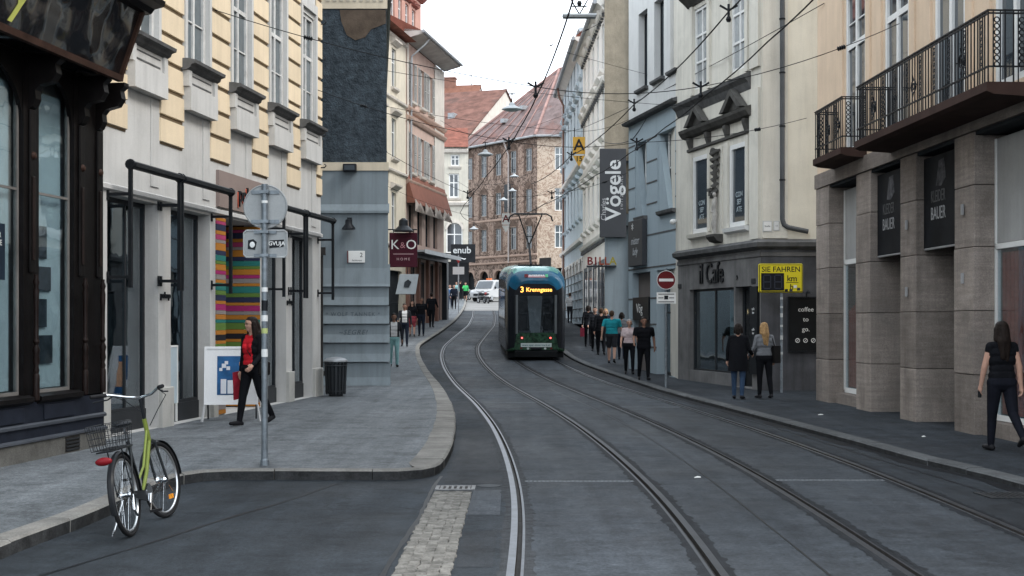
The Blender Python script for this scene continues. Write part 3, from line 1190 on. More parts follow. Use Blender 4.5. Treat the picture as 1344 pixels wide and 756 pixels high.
wf = thing('wooden_shopfront', 'dark carved wooden shopfront with tall arched display windows and tilted fascia', 'shopfront', (-5.84 + K0 * (8 - 15.2), 8, 0), math.atan2(1, K0))
E0 = s0(17.9)
WIN = [(s0(9.4), s0(12.0)), (s0(12.4), s0(13.9)), (s0(14.15), s0(15.75)), (s0(16.12), s0(17.05))]
mb = MB()
wall(mb, 0, E0, .82, 5.0, [(a, b, .9, 4.95) for a, b in WIN], .12)
mb.add([(E0, 0, .12), (E0, .55, .12), (E0, .55, 5.9), (E0, 0, 5.9)], [(0, 1, 2, 3)])
mb.add([(0, 0, 5), (E0, 0, 5), (E0, .6, 5), (0, .6, 5)], [(0, 1, 2, 3)])
obj('carcass', mb, M_WOOD, wf)
for i, (a, b) in enumerate(WIN):
    # arched spandrels
    for sgn in (0, 1):
        pts = []
        w = (b - a) / 2
        for k in range(9):
            t_ = k / 8 * math.pi / 2
            x = w * (1 - math.sin(t_)) if sgn == 0 else 0
            pts.append((w - w * math.cos(math.pi / 2 - t_), 4.25 + .6 * math.sin(math.pi / 2 - t_) * 1.0))
        # outline: corner, then along the arch
        arch = [(w - w * math.cos(q), 4.15 + .62 * math.sin(q)) for q in [math.pi / 2 * k / 8 for k in range(9)]]
        poly = [(0, 4.96)] + [(x, z) for x, z in arch] + [(w, 4.96)]
        if sgn == 0:
            poly = [(a + x, z) for x, z in poly]
        else:
            poly = [(b - x, z) for x, z in poly]
        obj('spandrel', MB().plate(poly, .02, .075), M_WOOD, wf)
    fr = MB()
    fr.box(a + .003, a + .035, .06, .11, .9, 4.9).box(b - .035, b - .003, .06, .11, .9, 4.9).box(a + .035, b - .035, .06, .11, .9, .94).box(a + .035, b - .035, .07, .10, 3.32, 3.35)
    f = obj('display_window', fr, M('frame_pale_edge', (.16, .15, .14), rough=.5, var=.3), wf)
    obj('pane', MB().box(a + .035, b - .035, .08, .088, .94, 3.32), M_SHOPG, f)
    obj('pane', MB().box(a + .035, b - .035, .08, .088, 3.35, 4.9), M_SHOPG, f)
    obj('sill', cornice(a - .1, b + .1, [(.03, .78), (.09, .82), (.09, .87), (.02, .895)]), M_WOOD, wf)
# display interior
rm = MB()
x0, x1 = s0(9), E0 - .1
rm.add([(x0, .13, .85), (x1, .13, .85), (x1, 1.7, .85), (x0, 1.7, .85), (x0, .13, 5.0), (x1, .13, 5.0), (x1, 1.7, 5.0), (x0, 1.7, 5.0)], [(0, 1, 2, 3), (7, 6, 5, 4), (1, 2, 6, 5), (2, 3, 7, 6), (3, 0, 4, 7)])
obj('display_room', rm, M('display_room_grey', (.22, .25, .26), rough=.9, var=.2, scale=.8), wf)
for (a, b) in WIN:
    obj('reflection_panel', MB().box(a + .05, b - .05, .165, .175, .95, 4.6), M('pale_reflection', (.60, .635, .645), rough=.8, var=.2, scale=.9), wf)  # added pale panels: the street's reflection in the glass, given as colour
M_PIC = M('picture_dark', (.05, .055, .065), rough=.5, var=.5, scale=7)
for (yy, z0, z1, w) in ((16.45, 2.55, 2.95, .3), (16.5, 2.15, 2.45, .42), (16.45, 1.7, 2.05, .3), (16.55, 1.25, 1.6, .4)):
    obj('hanging_print', MB().box(s0(yy) - w / 2, s0(yy) + w / 2, .14, .155, z0, z1), M_PIC, wf)
pp = obj('poster', MB().box(s0(15.0), s0(15.42), .055, .06, 2.25, 2.9), M('poster_blue_black', (.012, .02, .032), rough=.35, var=.4, scale=4), wf)
text('poster_lettering', 'TAR\nNETE', .09, M_WHITE, pp, (s0(15.24), .052, 2.72), ext=.001)
# base: plinth stone, panelling, mouldings
obj('stone_plinth', MB().box(0, E0 - .02, -.05, .3, .1, .33), M_STONE, wf, bev=.01)
obj('base_board', MB().box(0, E0 - .03, -.025, .3, .335, .80), M_BASEBL, wf)
for a, b in WIN:
    obj('base_panel', MB().box(a + .06, b - .06, -.045, -.026, .58, .76), M_BASEBL, wf, bev=.008)
obj('base_moulding', cornice(0, E0 - .01, [(.03, .50), (.055, .51), (.055, .54), (.03, .56)]), M('moulding_blue', (.05, .055, .065), rough=.4, var=.2), wf)
obj('base_moulding', cornice(0, E0 - .01, [(.055, .331), (.075, .34), (.07, .36), (.03, .38)]), MATS['moulding_blue'], wf)
v = MB()
for i in range(4):
    v.box(s0(16.72), s0(17.08), -.068, -.051, .145 + i * .044, .165 + i * .044)
vg = obj('vent_grille', v, M_IRON, wf)
obj('vent_recess', MB().box(s0(16.7), s0(17.1), -.0515, -.0505, .13, .32), M_RAILDARK, wf)
# pilasters with turned colonnettes
colp = [(.045, 0), (.05, .03), (.05, .30), (.035, .32), (.048, .36), (.03, .40), (.052, .46), (.04, .54), (.058, .60), (.03, .66), (.05, .70), (.032, .74), (.036, 1.1), (.045, 1.3), (.03, 1.36),
        (.05, 1.41), (.028, 1.46), (.032, 1.5)]
colm = MB().lathe([(r * .8, z) for r, z in colp], 12).mesh('colonnette', M('colonnette_wood', (.014, .009, .008), rough=.4, var=.4, scale=6), True)
for Y_ in (13.98, 15.92, 17.22, 17.74):
    link('colonnette', colm, wf, (s0(Y_), -.07, .83))
    obj('pilaster', MB().box(s0(Y_) - .07, s0(Y_) + .07, -.035, .0, 2.35, 4.3), M_WOOD, wf, bev=.012)
    obj('pilaster_panel', MB().box(s0(Y_) - .035, s0(Y_) + .035, -.05, -.036, 2.5, 3.5), MATS['colonnette_wood'], wf, bev=.01)
    obj('rosette', MB().lathe([(.0, -.035), (.03, -.03), (.045, -.01), (.05, 0)], 12, (s0(Y_), -.036, 3.75), 'y'), M_WOODR, wf, smooth=True)
    # scrolled console under the fascia
    pts = [(.0, 4.3), (.06, 4.33), (.10, 4.42), (.09, 4.52), (.14, 4.58), (.30, 4.62), (.36, 4.72), (.34, 4.83), (.40, 4.88), (.40, 4.93), (0, 4.93)]
    mb = MB()
    mb.ext([(-a_ - .001, z_) for a_, z_ in pts], s0(Y_) - .07, s0(Y_) + .07)
    obj('console', mb, M_WOOD, wf)
# tilted fascia box
ef = s0(17.42)
mb = MB()
mb.ext([(.0, 4.95), (-.42, 4.95), (-.72, 5.78), (.0, 5.78)], 0, ef)
M_FILM = M('fascia_gloss_black', (.010, .011, .013), rough=.14, var=.3, scale=2, bump=1., bscale=1.5, bdist=.3, bdet=1, spec=.8)
fas = obj('fascia', mb, M_FILM, wf)
obj('fascia_strip', MB().ext([(-.40, 4.90), (-.47, 4.90), (-.485, 4.975), (-.42, 4.975)], -.05, ef + .05), M_WOODR, wf)
obj('fascia_end_post', MB().ext([(-.40, 4.96), (-.47, 4.96), (-.77, 5.79), (-.70, 5.79)], ef + .001, ef + .06), M_WOODR, wf)
obj('fascia_cornice', cornice(-.1, ef + .18, [(.70, 5.785), (.80, 5.80), (.85, 5.86), (.98, 5.89), (1.0, 5.96), (.4, 6.02)]), M_WOOD, wf)
tl = math.atan2(.30, .83)
text('fascia_lettering', 'no', .5, M_WHITE, fas, (s0(14.22), -.585, 5.38), (rad(90) + tl, 0, 0), ext=.003)
text('fascia_lettering', 'y', .62, M('lettering_lime', (.50, .52, .13), rough=.5), fas, (s0(14.66), -.575, 5.36), (rad(90) + tl, 0, 0), ext=.003, off=.014)

# ------------------------------------------------------------------ grey gable wall standing forward beside the passage
GY = 34.0
gb = thing('grey_gable_house', 'blue grey gable wall with rough dark render above stepped courses', 'building', (-9.0, GY, zr(GY)), 0)
gx0, gx1 = 0., 9.0 - 3.16
M_GB = M('render_blue_grey', (.20, .235, .255), rough=.85, var=.1, scale=.8, streak=.35, bump=.1, stain=.12, stain_col=(.07, .085, .095))
M_GBR = M('render_rough_slate', (.044, .056, .067), rough=.95, var=.4, scale=5, fine=.4, streak=.35, bump=1.0, bscale=10, bdist=.07, stain=.35, stain_col=(.070, .088, .102), stain_scale=1.2)
M_CRM = M('plaster_cream', (.55, .48, .37), rough=.9, var=.08, streak=.25)
M_BRNP = M('plaster_scar_brown', (.085, .065, .05), rough=.95, var=.3, scale=3, bump=.6, bscale=14)
mb = MB()
# footprint follows the street behind
mb.prism([(0, 0), (gx1, 0), (9 - 4.95, 18), (0, 18)], 0, 5.58)
obj('lower_body', mb, M_GB, gb)
mb = MB()
mb.prism([(0, .06), (gx1 - .04, .06), (9 - 5.0, 18), (0, 18)], 5.80, 9.72)
obj('rough_render', mb, M_GBR, gb)
obj('string_course', MB().prism([(0, -.03), (gx1 + .02, -.03), (9 - 4.9, 18), (0, 18)], 5.585, 5.795), M_CRM, gb)
mb = MB()
mb.prism([(0, .03), (gx1 - .02, .03), (9 - 4.95, 18), (0, 18)], 9.725, 10.3)
obj('frieze', mb, M_CRM, gb)
mb = MB()
for i in range(9):
    mb = MB().box(9 - 4.7 + i * .17 - .04, 9 - 4.7 + i * .17 + .05, .012, .03, 9.9, 9.99)
    obj('dentil', mb, M('dentil_shade', (.40, .36, .29), rough=.9), gb)
obj('attic', MB().prism([(0, .0), (gx1 + .1, .0), (9 - 4.9, 18), (0, 18)], 10.305, 12.6), M_GB, gb)
# scar in the render
sc = [(9 - 4.40, 9.70), (9 - 3.22, 9.70), (9 - 3.22, 9.35), (9 - 3.6, 9.2), (9 - 3.75, 9.0), (9 - 4.0, 8.92), (9 - 4.22, 9.05), (9 - 4.36, 9.4)]
obj('render_scar', MB().plate(sc, .045, .07), M_BRNP, gb)
# ledge and stepped courses, each flaring outwards at its foot
obj('ledge', MB().ext([(.01, 4.5), (-.07, 4.5), (-.07, 4.56), (.01, 4.75)], 0, gx1 + .03), M_GB, gb)
zs = [2.63, 2.14, 1.67, 1.19, .70, .10]
obj('course_lip', MB().ext([(.01, 3.2), (.0, 3.1), (-.06, 2.70), (-.085, 2.63), (.01, 2.62)], 0, gx1 + .05), M_GB, gb)
for i, (a, b) in enumerate(zip(zs, zs[1:])):
    o0 = .015 + i * .018
    obj('course', MB().ext([(.01, a - .01), (-o0, a - .012), (-o0 - .012, b + .22), (-o0 - .075, b + .035), (-o0 - .08, b + .012), (.01, b + .01)], 0, gx1 + .02 + i * .012), M_GB, gb)
M_GRAF = M('graffiti_ink', (.085, .10, .115), rough=.9)
text('graffiti', '* WOLF TANNEK *', .135, M_GRAF, gb, (9 - 4.05, -.055, 1.92), ext=.001, spacing=1.25)
text('graffiti', '~SEGRE!', .17, M_GRAF, gb, (9 - 4.05, -.075, 1.46), ext=.001, shear=.3, spacing=1.2)
# dark gate closing the passage behind
pg = thing('passage_gate', 'dark tall gate between the ochre house and the grey gable wall', 'gate', (-6.6, 33.2, .12), 0)
for i in range(10):
    obj('board', MB().box(i * .19, i * .19 + .18, 0, .05, 0, 3.3), M('gate_board', (.03, .028, .027), rough=.7, var=.4, scale=5), pg)
obj('gate_frame', MB().box(-.05, 1.95, -.03, .08, 3.305, 3.5).box(-.05, 1.95, -.02, .0, .3, .42), MATS['gate_board'], pg)
# wall lamps and number plaque
def wall_lamp(loc, label, s=1.0):
    o = thing('wall_lamp', label, 'lamp', loc, 0)
    obj('arm', MB().tube([(0, .0, .12 * s), (0, -.12 * s, .16 * s), (0, -.2 * s, .14 * s)], .014, 6), M_BLACK, o)
    obj('lamp_shade', MB().lathe([(.17 * s, -.12 * s), (.17 * s, -.08 * s), (.09 * s, .02 * s), (.085 * s, .12 * s), (.04 * s, .15 * s)], 14, (0, -.2 * s, 0)), M_BLACK, o, smooth=True)
    obj('mount', MB().box(-.06 * s, .06 * s, -.02, .0, .05 * s, .2 * s), M_BLACK, o)
    return o


wall_lamp((-4.14, GY - .002, 4.22), 'black wall lamp above the number plaque on the grey wall')
fl = thing('flood_lamp', 'small black floodlight box on the cream string course', 'lamp', (-4.12, GY - .032, zr(GY) + 5.62), 0)
obj('housing', MB().box(-.17, .17, -.2, .0, -.08, .12), M_BLACK, fl, bev=.02)
obj('lens', MB().box(-.13, .13, -.205, -.201, -.04, .08), M_PANE, fl)
pq = thing('number_plaque', 'white enamel house number plaque on the grey wall', 'plaque', (-3.95, GY - .0015, 3.42), 0)
obj('plate', MB().box(-.22, .2, -.03, 0, -.15, .15), M_WHITE, pq, bev=.008)
obj('plate_edge', MB().box(-.245, -.222, -.032, 0, -.152, .152), M('plaque_red', (.15, .05, .05), rough=.5), pq)
text('numeral', '2', .16, M_BLACK, pq, (.11, -.032, .04), ext=.001)
text('street_name', 'Sackstrasse', .055, M_BLACK, pq, (0, -.032, -.09), ext=.001)

# litter bin
bn = thing('litter_bin', 'slatted dark metal litter bin with domed lid beside the grey wall', 'litter bin', (-3.90, 29.5, .115), 0)
obj('liner', MB().lathe([(.19, .06), (.21, .72), (.20, .72), (.18, .08)], 20), M_DARK, bn)
for i in range(18):
    t_ = 2 * math.pi * i / 18
    c_, s_ = math.cos(t_), math.sin(t_)
    obj('slat', MB().bar((.215 * c_, .215 * s_, .05), (.245 * c_, .245 * s_, .74), .012, .045, up=(-s_, c_, 0)), M_ANTH, bn)
obj('band', MB().torus((0, 0, .12), .225, .012, 24, 6, 'z'), M_ANTH, bn)
obj('band', MB().torus((0, 0, .68), .25, .012, 24, 6, 'z'), M_ANTH, bn)
obj('lid', MB().lathe([(.25, .76), (.265, .77), (.26, .80), (.20, .845), (.08, .87), (.01, .873)], 24), M('lid_grey', (.28, .29, .30), rough=.45, metal=.4, var=.15), bn, smooth=True)
obj('foot', MB().lathe([(.16, 0), (.16, .04), (.12, .06)], 16), M_ANTH, bn)
# ------------------------------------------------------------------ cream and pink houses behind the grey gable
KP = .176
NP_ = math.hypot(1, KP)
AP = math.atan2(1, KP)


def XP(Y): return -4.07 + KP * (Y - 80)


M_PINK = M('plaster_pink', (.50, .36, .30), rough=.9, var=.08, streak=.2, bump=.1)
M_PINKW = M('plaster_pale', (.58, .53, .47), rough=.9, var=.08, streak=.3, stain=.25, stain_col=(.25, .22, .2))
M_CRMW = M('plaster_ivory', (.58, .52, .42), rough=.9, var=.08, streak=.2)
M_SHUT = M('shutter_grey', (.42, .41, .39), rough=.7, var=.1, streak=.2)
M_SHDK = M('shutter_gap', (.12, .12, .12), rough=.8)
M_BROWN = M('awning_brown', (.20, .085, .06), rough=.8, var=.12, streak=.15)
M_TERRA = M('pillar_terracotta', (.23, .12, .09), rough=.75, var=.2, streak=.25)
M_SOFF = M('soffit_pale', (.42, .39, .36), rough=.9, var=.15, stain=.3, stain_col=(.2, .15, .13))


def shutter_mesh(w, h):
    mb = MB()
    mb.box(0, w, -.02, .02, 0, .06).box(0, w, -.02, .02, h - .06, h).box(0, .05, -.02, .02, .06, h - .06).box(w - .05, w, -.02, .02, .06, h - .06).box(.05, w - .05, -.02, .02, h * .5 - .03, h * .5 + .03)
    sl = MB()
    z = .08
    while z < h - .1:
        if abs(z - h * .5) > .06:
            sl.add([(.05, -.018, z), (w - .05, -.018, z), (w - .05, .012, z + .05), (.05, .012, z + .05)], [(0, 1, 2, 3)])
        z += .07
    return mb.mesh('shutter', M_SHUT), sl.mesh('louvres', M_SHUT)


# ivory house, only a slice shows
Y0, Y1 = 58., 71.0
zb = 1.2
ih = thing('ivory_house', 'narrow slice of an ivory stucco house rising beside the grey gable', 'building', (XP(Y0), Y0, zb), AP)
Wd = (Y1 - Y0) * NP_


def sp(Y): return (Y - Y0) * NP_


wcs = [sp(v) for v in (63.2, 65.9, 68.6, 70.0)]
ops = [(c - .45, c + .45, z, z + 2.0) for c in wcs[:3] for z in (5.2, 9.0, 12.6)] + [(sp(64), sp(66.2), 0.1, 3.2), (sp(67.2), sp(70.2), .1, 3.2)]
mb = MB()
wall(mb, 0, Wd, 0, 15.4, ops, .25)
shell(mb, 0, Wd, 10, 0, 15.4)
obj('wall', mb, M_CRMW, ih)
for c in wcs[:3]:
    for z in (5.2, 9.0, 12.6):
        window(ih, c - .45, c + .45, z, z + 2, .1, M_WHITE, M_PANE, 2, (.66,), single=True)
        obj('hood', cornice(c - .7, c + .7, [(.05, z + 2.15), (.14, z + 2.22), (.28, z + 2.32), (.30, z + 2.40), (.05, z + 2.5)]), M_PINKW, ih)
        obj('sill', cornice(c - .6, c + .6, [(.05, z - .2), (.16, z - .12), (.18, z - .02)]), M_PINKW, ih)
for z in (4.4, 8.2, 11.9, 15.1):
    obj('string_course', cornice(0, Wd, [(.03, z), (.12, z + .06), (.14, z + .16), (.03, z + .22)]), M_PINKW, ih)
obj('shop_opening', MB().box(sp(64), sp(66.2), .2, .26, .1, 3.2).box(sp(67.2), sp(70.2), .2, .26, .1, 3.2), M_DARK, ih)
rf = MB()
rf.ext([(-.6, 15.42), (5, 19.5), (10, 15.42)], 0, Wd)
obj('roof', rf, M_TILE, ih)

# pink house with louvred shutters and wide eaves
Y0, Y1 = 71.02, 79.9
ph = thing('pink_house', 'pale pink town house with louvred shutters and a deep overhanging eave', 'building', (XP(Y0), Y0, 1.5), AP)
Wd = (Y1 - Y0) * NP_
wcs = [sp(v) for v in (72.3, 74.5, 76.5)]
ops = [(c - .45, c + .45, z, z + 2.1) for c in wcs for z in (8.35, 12.2)]
shop = [(sp(71.4), sp(73.2), .05, 3.6), (sp(73.6), sp(75.4), .05, 3.6), (sp(75.8), sp(77.6), .05, 3.6), (sp(78.0), sp(79.3), .05, 3.6)]
mez = [(sp(71.6) + i * 1.9, sp(71.6) + i * 1.9 + 1.05, 4.5, 6.6) for i in range(4)]
mb = MB()
wall(mb, 0, Wd, 0, 15.2, ops + shop + mez, .25)
shell(mb, 0, Wd, 10, 0, 15.2)
obj('wall', mb, M_PINK, ph)
obj('end_bay', MB().box(sp(77.6), Wd + .01, -.03, .0, 7.0, 15.2), M_PINKW, ph)
shm, lvm = shutter_mesh(.46, 2.1)
for c in wcs:
    for z in (8.35, 12.2):
        window(ph, c - .45, c + .45, z, z + 2.1, .12, M_WHITE, M_PANE, 2, (.66,), single=True)
        for x in (c - .93, c + .47):
            o = link('shutter', shm, ph, (x, -.03, z))
            link('louvres', lvm, o)
            link('shutter_backing', MB().box(.05, .41, .013, .02, .06, 2.04).mesh('shutter_backing', M_SHDK), o)
        obj('sill', cornice(c - .6, c + .6, [(.05, z - .22), (.16, z - .14), (.18, z - .03)]), M_PINKW, ph)
for z in (11.0, 11.5, 7.6):
    obj('string_course', cornice(0, Wd, [(.04, z), (.12, z + .05), (.2, z + .18), (.22, z + .26), (.04, z + .32)]), M('plaster_salmon', (.50, .35, .28), rough=.9, var=.1, streak=.2), ph)
for x in (0.1, sp(77.4)):
    obj('quoin_strip', MB().box(x, x + .35, -.05, -.031, 7.95, 15.2), M_PINKW, ph)
for a, b, z0, z1 in mez:
    window(ph, a, b, z0, z1, .15, M_ANTH, M_PANE, 2, (), single=True)
for a, b, z0, z1 in shop:
    f = obj('shop_window', MB().box(a, a + .08, .1, .16, .05, 3.6).box(b - .08, b, .1, .16, .05, 3.6).box(a + .08, b - .08, .1, .16, 3.5, 3.6), M_ANTH, ph)
    obj('pane', MB().box(a + .08, b - .08, .13, .138, .05, 3.5), M_PANE, f)
for y_ in (71.15, 73.4, 75.6, 77.8):
    obj('shop_pillar', MB().box(sp(y_) - .2, sp(y_) + .2, -.18, .0, 0, 3.75), M_TERRA, ph, bev=.02)
obj('shop_canopy', MB().box(-.1, Wd, -1.05, -.0, 3.98, 4.08).box(-.1, Wd, -1.07, -1.052, 3.9, 4.12), M('canopy_glass_grey', (.33, .35, .36), rough=.3, var=.15), ph)
obj('shop_fascia', MB().box(-.05, Wd + .1, -.25, -.0, 3.76, 3.975), M_ANTH, ph)
obj('end_pillar', MB().box(sp(79.4), Wd + .0, -.3, .3, 0, 3.755), M_ANTH, ph)
# deep eave with gutter, roof and attic storey above
obj('eave', MB().ext([(0, 15.25), (-1.0, 15.5), (-1.0, 15.65), (0, 15.8)], -.4, Wd + .1), M_SOFF, ph)
obj('gutter', MB().tube([(-.5, -1.07, 15.62), (Wd + .15, -1.07, 15.62)], .09, 8), M_ZINC, ph)
obj('downpipe', MB().tube([(1.2, -1.03, 15.6), (1.0, -.8, 15.2), (.6, -.16, 14.5), (.6, -.12, 7.7)], .06, 8), M_ZINC, ph)
obj('roof', MB().ext([(-.98, 15.66), (1.6, 17.0), (10, 17.0), (10, 15.66)], -.4, Wd + .1), M_TILE, ph)
# brown awning below the shutters
ba = thing('brown_awning', 'brown canvas awning with a scalloped valance below the shutters', 'awning', ph.matrix_basis @ Vector((0, 0, 6.9)), AP)
mb = MB()
mb.add([(0, -.02, 1.3), (Wd + .1, -.02, 1.3), (Wd + .1, -.5, -.3), (0, -.5, -.3)], [(0, 1, 2, 3)])
mb.add([(0, -.02, 1.27), (Wd + .1, -.02, 1.27), (Wd + .1, -.5, -.33), (0, -.5, -.33)], [(0, 1, 2, 3)])
mb.add([(0, -.02, 1.3), (0, -.5, -.3), (0, -.05, -.3)], [(0, 1, 2)])
mb.add([(Wd + .1, -.02, 1.3), (Wd + .1, -.5, -.3), (Wd + .1, -.05, -.3)], [(0, 1, 2)])
obj('canvas', mb, M_BROWN, ba)
va = MB()
n = 4
for i in range(n):
    a = i * (Wd + .1) / n
    w = (Wd + .1) / n
    va.plate([(a, -.1), (a, -.75), (a + w * .25, -.55), (a + w * .5, -.2), (a + w * .75, -.55), (a + w, -.75)], -.53, -.515)
obj('valance', va, M('valance_pale', (.40, .34, .30), rough=.85, var=.2, streak=.2), ba)

# tall rose coloured attic block behind, with its stepped cornices
rb = thing('rose_house', 'rose plastered taller house with red cornices looming behind the pink eave', 'building', ph.matrix_basis @ Vector((-2.6, 1.75, -.3)), AP)
M_ROSE = M('plaster_rose', (.44, .25, .20), rough=.9, var=.1, streak=.2)
M_ROSED = M('cornice_red', (.25, .10, .08), rough=.9, var=.2)
mb = MB()
wall(mb, 0, 13, 0, 24, [(1.2 + i * 1.6, 2.0 + i * 1.6, z, z + 1.8) for i in range(7) for z in (17.4, 20.6)], .3)
shell(mb, 0, 13, 6, 0, 24)
obj('wall', mb, M_ROSE, rb)
for i in range(7):
    for z in (17.4, 20.6):
        window(rb, 1.2 + i * 1.6, 2.0 + i * 1.6, z, z + 1.8, .1, M_WHITE, M_PANE, 2, (.66,), single=True)
        obj('hood', cornice(1.0 + i * 1.6, 2.2 + i * 1.6, [(.05, z + 1.95), (.2, z + 2.02), (.28, z + 2.2), (.05, z + 2.3)]), M_ROSED, rb)
for z in (16.6, 20.0, 23.4):
    obj('string_course', cornice(-.1, 13.2, [(.06, z), (.2, z + .1), (.45, z + .35), (.48, z + .5), (.06, z + .6)]), M_ROSED, rb)
obj('roof', MB().ext([(-.6, 24.02), (3, 27), (6.2, 24.02)], -.3, 13.3), M_TILE, rb)

# hanging shop signs on this side
kz = zr(62)
ko = thing('hanging_sign', 'dark maroon square shop sign lettered K&O HOME with lamp above', 'sign', (-5.02, 62, kz), 0)
M_MAR = M('sign_maroon', (.052, .010, .018), rough=.4, var=.1)
obj('board', MB().box(-.68, .62, -.06, .06, 3.35, 4.95), M_MAR, ko, bev=.02)
text('lettering', 'K', .62, M_WHITE, ko, (-.42, -.066, 4.38), ext=.003)
text('lettering', '&', .40, M('letter_rose', (.42, .20, .22), rough=.6), ko, (-.06, -.066, 4.36), ext=.003)
text('lettering', 'O', .62, M_WHITE, ko, (.34, -.066, 4.38), ext=.003)
text('lettering', 'H O M E', .17, M('letter_rose_pale', (.5, .35, .36), rough=.6), ko, (-.03, -.066, 3.72), ext=.003)
obj('rule', MB().box(-.5, .45, -.064, -.061, 3.95, 3.975), MATS['letter_rose_pale'], ko)
obj('bracket', MB().tube([(-3.2, 0, 5.1), (.6, 0, 5.1)], .03, 6).tube([(-.5, 0, 5.1), (-.5, 0, 4.95)], .02, 6).tube([(.45, 0, 5.1), (.45, 0, 4.95)], .02, 6), M_BLACK, ko)
obj('lamp_shade', MB().lathe([(.45, 4.98), (.45, 5.03), (.22, 5.25), (.2, 5.5), (.08, 5.6)], 14, (.0, -.35, 0)), M_BLACK, ko, smooth=True)
ts = thing('tilted_sign', 'pale grey tilted panel sign hanging below the maroon sign', 'sign', (-4.95, 61.5, zr(61.5)), 0)
obj('board', MB().add([(-.42, 0, 2.12), (.50, 0, 2.12), (.62, .35, 3.05), (-.25, .35, 3.05), (-.42, .05, 2.10), (.50, .05, 2.10), (.62, .40, 3.03), (-.25, .40, 3.03)],
                      [(0, 1, 2, 3), (4, 5, 6, 7), (0, 1, 5, 4), (1, 2, 6, 5), (2, 3, 7, 6), (3, 0, 4, 7)]), M('panel_pale_grey', (.26, .28, .29), rough=.6, var=.1), ts)
obj('emblem', MB().add([(-.05, .10, 2.45), (.18, .10, 2.42), (.30, .20, 2.68), (.14, .24, 2.8), (-.02, .2, 2.68)], [(0, 1, 2, 3, 4)]), M_BLACK, ts, (0, -.03, 0))
obj('hanger', MB().tube([(.1, .38, 3.0), (.1, .45, 3.35)], .02, 6).tube([(-.3, .2, 2.1), (-.3, .2, 1.7), (-3.2, .2, 1.7)], .02, 6), M_BLACK, ts)


# ------------------------------------------------------------------ pale house at the bend with the club sign, and roofs behind it
def gable_roof(mb, W, D, z, rise, over=.5, end=.3):
    mb.ext([(-over, z), (D / 2, z + rise), (D + over, z), (D + over, z + .12), (D / 2, z + rise + .15), (-over, z + .12)], -end, W + end)


eh = thing('pale_corner_house', 'pale corner house with arched window above the club sign at the bend', 'building', (-4.1 - 13 * 1.19, 125, 3.1), rad(2.5))
eh.scale = (1.19, 1.19, 1.19)
W = 13.0
D = 9.0
za = 15.6 - zr(105)
M_PALEY = M('plaster_pale_yellow', (.52, .49, .42), rough=.9, var=.1, streak=.3, stain=.2, stain_col=(.25, .23, .21))
mb = MB()
wins = [(W - 1.55, W - .75, 8.7, 10.6), (W - 3.4, W - 2.6, 8.7, 10.6), (W - 1.75, W - .45, 4.3, 6.7), (W - 4.2, W - 2.8, 4.3, 6.7), (W - 1.4, W - .7, 11.2, 12.1)]
wall(mb, 0, W, 0, za, wins, .25)
shell(mb, 0, W, D, 0, za)
obj('wall', mb, M_PALEY, eh)
for i, (a, b, z0, z1) in enumerate(wins):
    window(eh, a, b, z0, z1, .1, M_WHITE, M_PANE, 2, (.62,), .1, .08, single=True)
    obj('sill', cornice(a - .15, b + .15, [(.04, z0 - .25), (.14, z0 - .12), (.16, z0 - .02)]), M_PINKW, eh)
    if z1 - z0 > 2:
        arc = [(a + (b - a) / 2 - (b - a) / 2 * 1.15 * math.cos(q), z1 - .5 + .75 * math.sin(q)) for q in [math.pi * k / 10 for k in range(11)]]
        arc2 = [(a + (b - a) / 2 - (b - a) / 2 * .9 * math.cos(q), z1 - .6 + .6 * math.sin(q)) for q in [math.pi * k / 10 for k in range(11)]]
        obj('arch_surround', MB().plate(arc + arc2[::-1], -.08, -.003), M_PINKW, eh)
for z in (8.0, za - .5):
    obj('string_course', cornice(0, W, [(.04, z), (.2, z + .1), (.26, z + .3), (.04, z + .4)]), M_PINKW, eh)
obj('shopfront', MB().box(W - 6, W + .05, -.25, -.0, 0, 3.6), M('shopfront_black', (.015, .016, .018), rough=.5, var=.3), eh)
obj('roof', MB().ext([(-.3, za + .01), (4.5, za + 2.2), (9.2, za + .01)], 0, W), M_TILE, eh)
# taller gabled house behind it, beside the painted house
gw_ = Vector((4.9, 13)).normalized()
W, D = 14.0, 27.0
o = thing('gabled_house', 'mossy red tiled house with a bare white gable beside the painted house', 'building', (-5.6 - gw_.y * W, 152.5 + gw_.x * W, 4.9), math.atan2(-gw_.x, gw_.y))
za = 22.0 - 4.9
mb = MB()
mb.box(0, W, 0, D, 0, za)
mb.add([(W, 0, za), (W, D / 2, za + 8.4), (W, D, za)], [(0, 1, 2)])
mb.add([(0, 0, za), (0, D / 2, za + 8.4), (0, D, za)], [(0, 1, 2)])
obj('wall', mb, M_PINKW, o)
mb = MB()
gable_roof(mb, W, D, za, 8.4, .6, .2)
r = obj('roof', mb, M('roof_tile_mossy', (.15, .078, .062), rough=.85, var=.4, scale=.8, fine=.3, bump=.5, bscale=14, stain=.75, stain_col=(.07, .055, .05), stain_scale=.35), o)
obj('skylight', MB().box(W - 4.5, W - 3.7, 6.0, 7.2, za + 3.6, za + 4.75), M_ZINC, r)
obj('gable_window', MB().box(W + .001, W + .06, 11.2, 13.2, za + 2.4, za + 4.6), M_DARK, o)
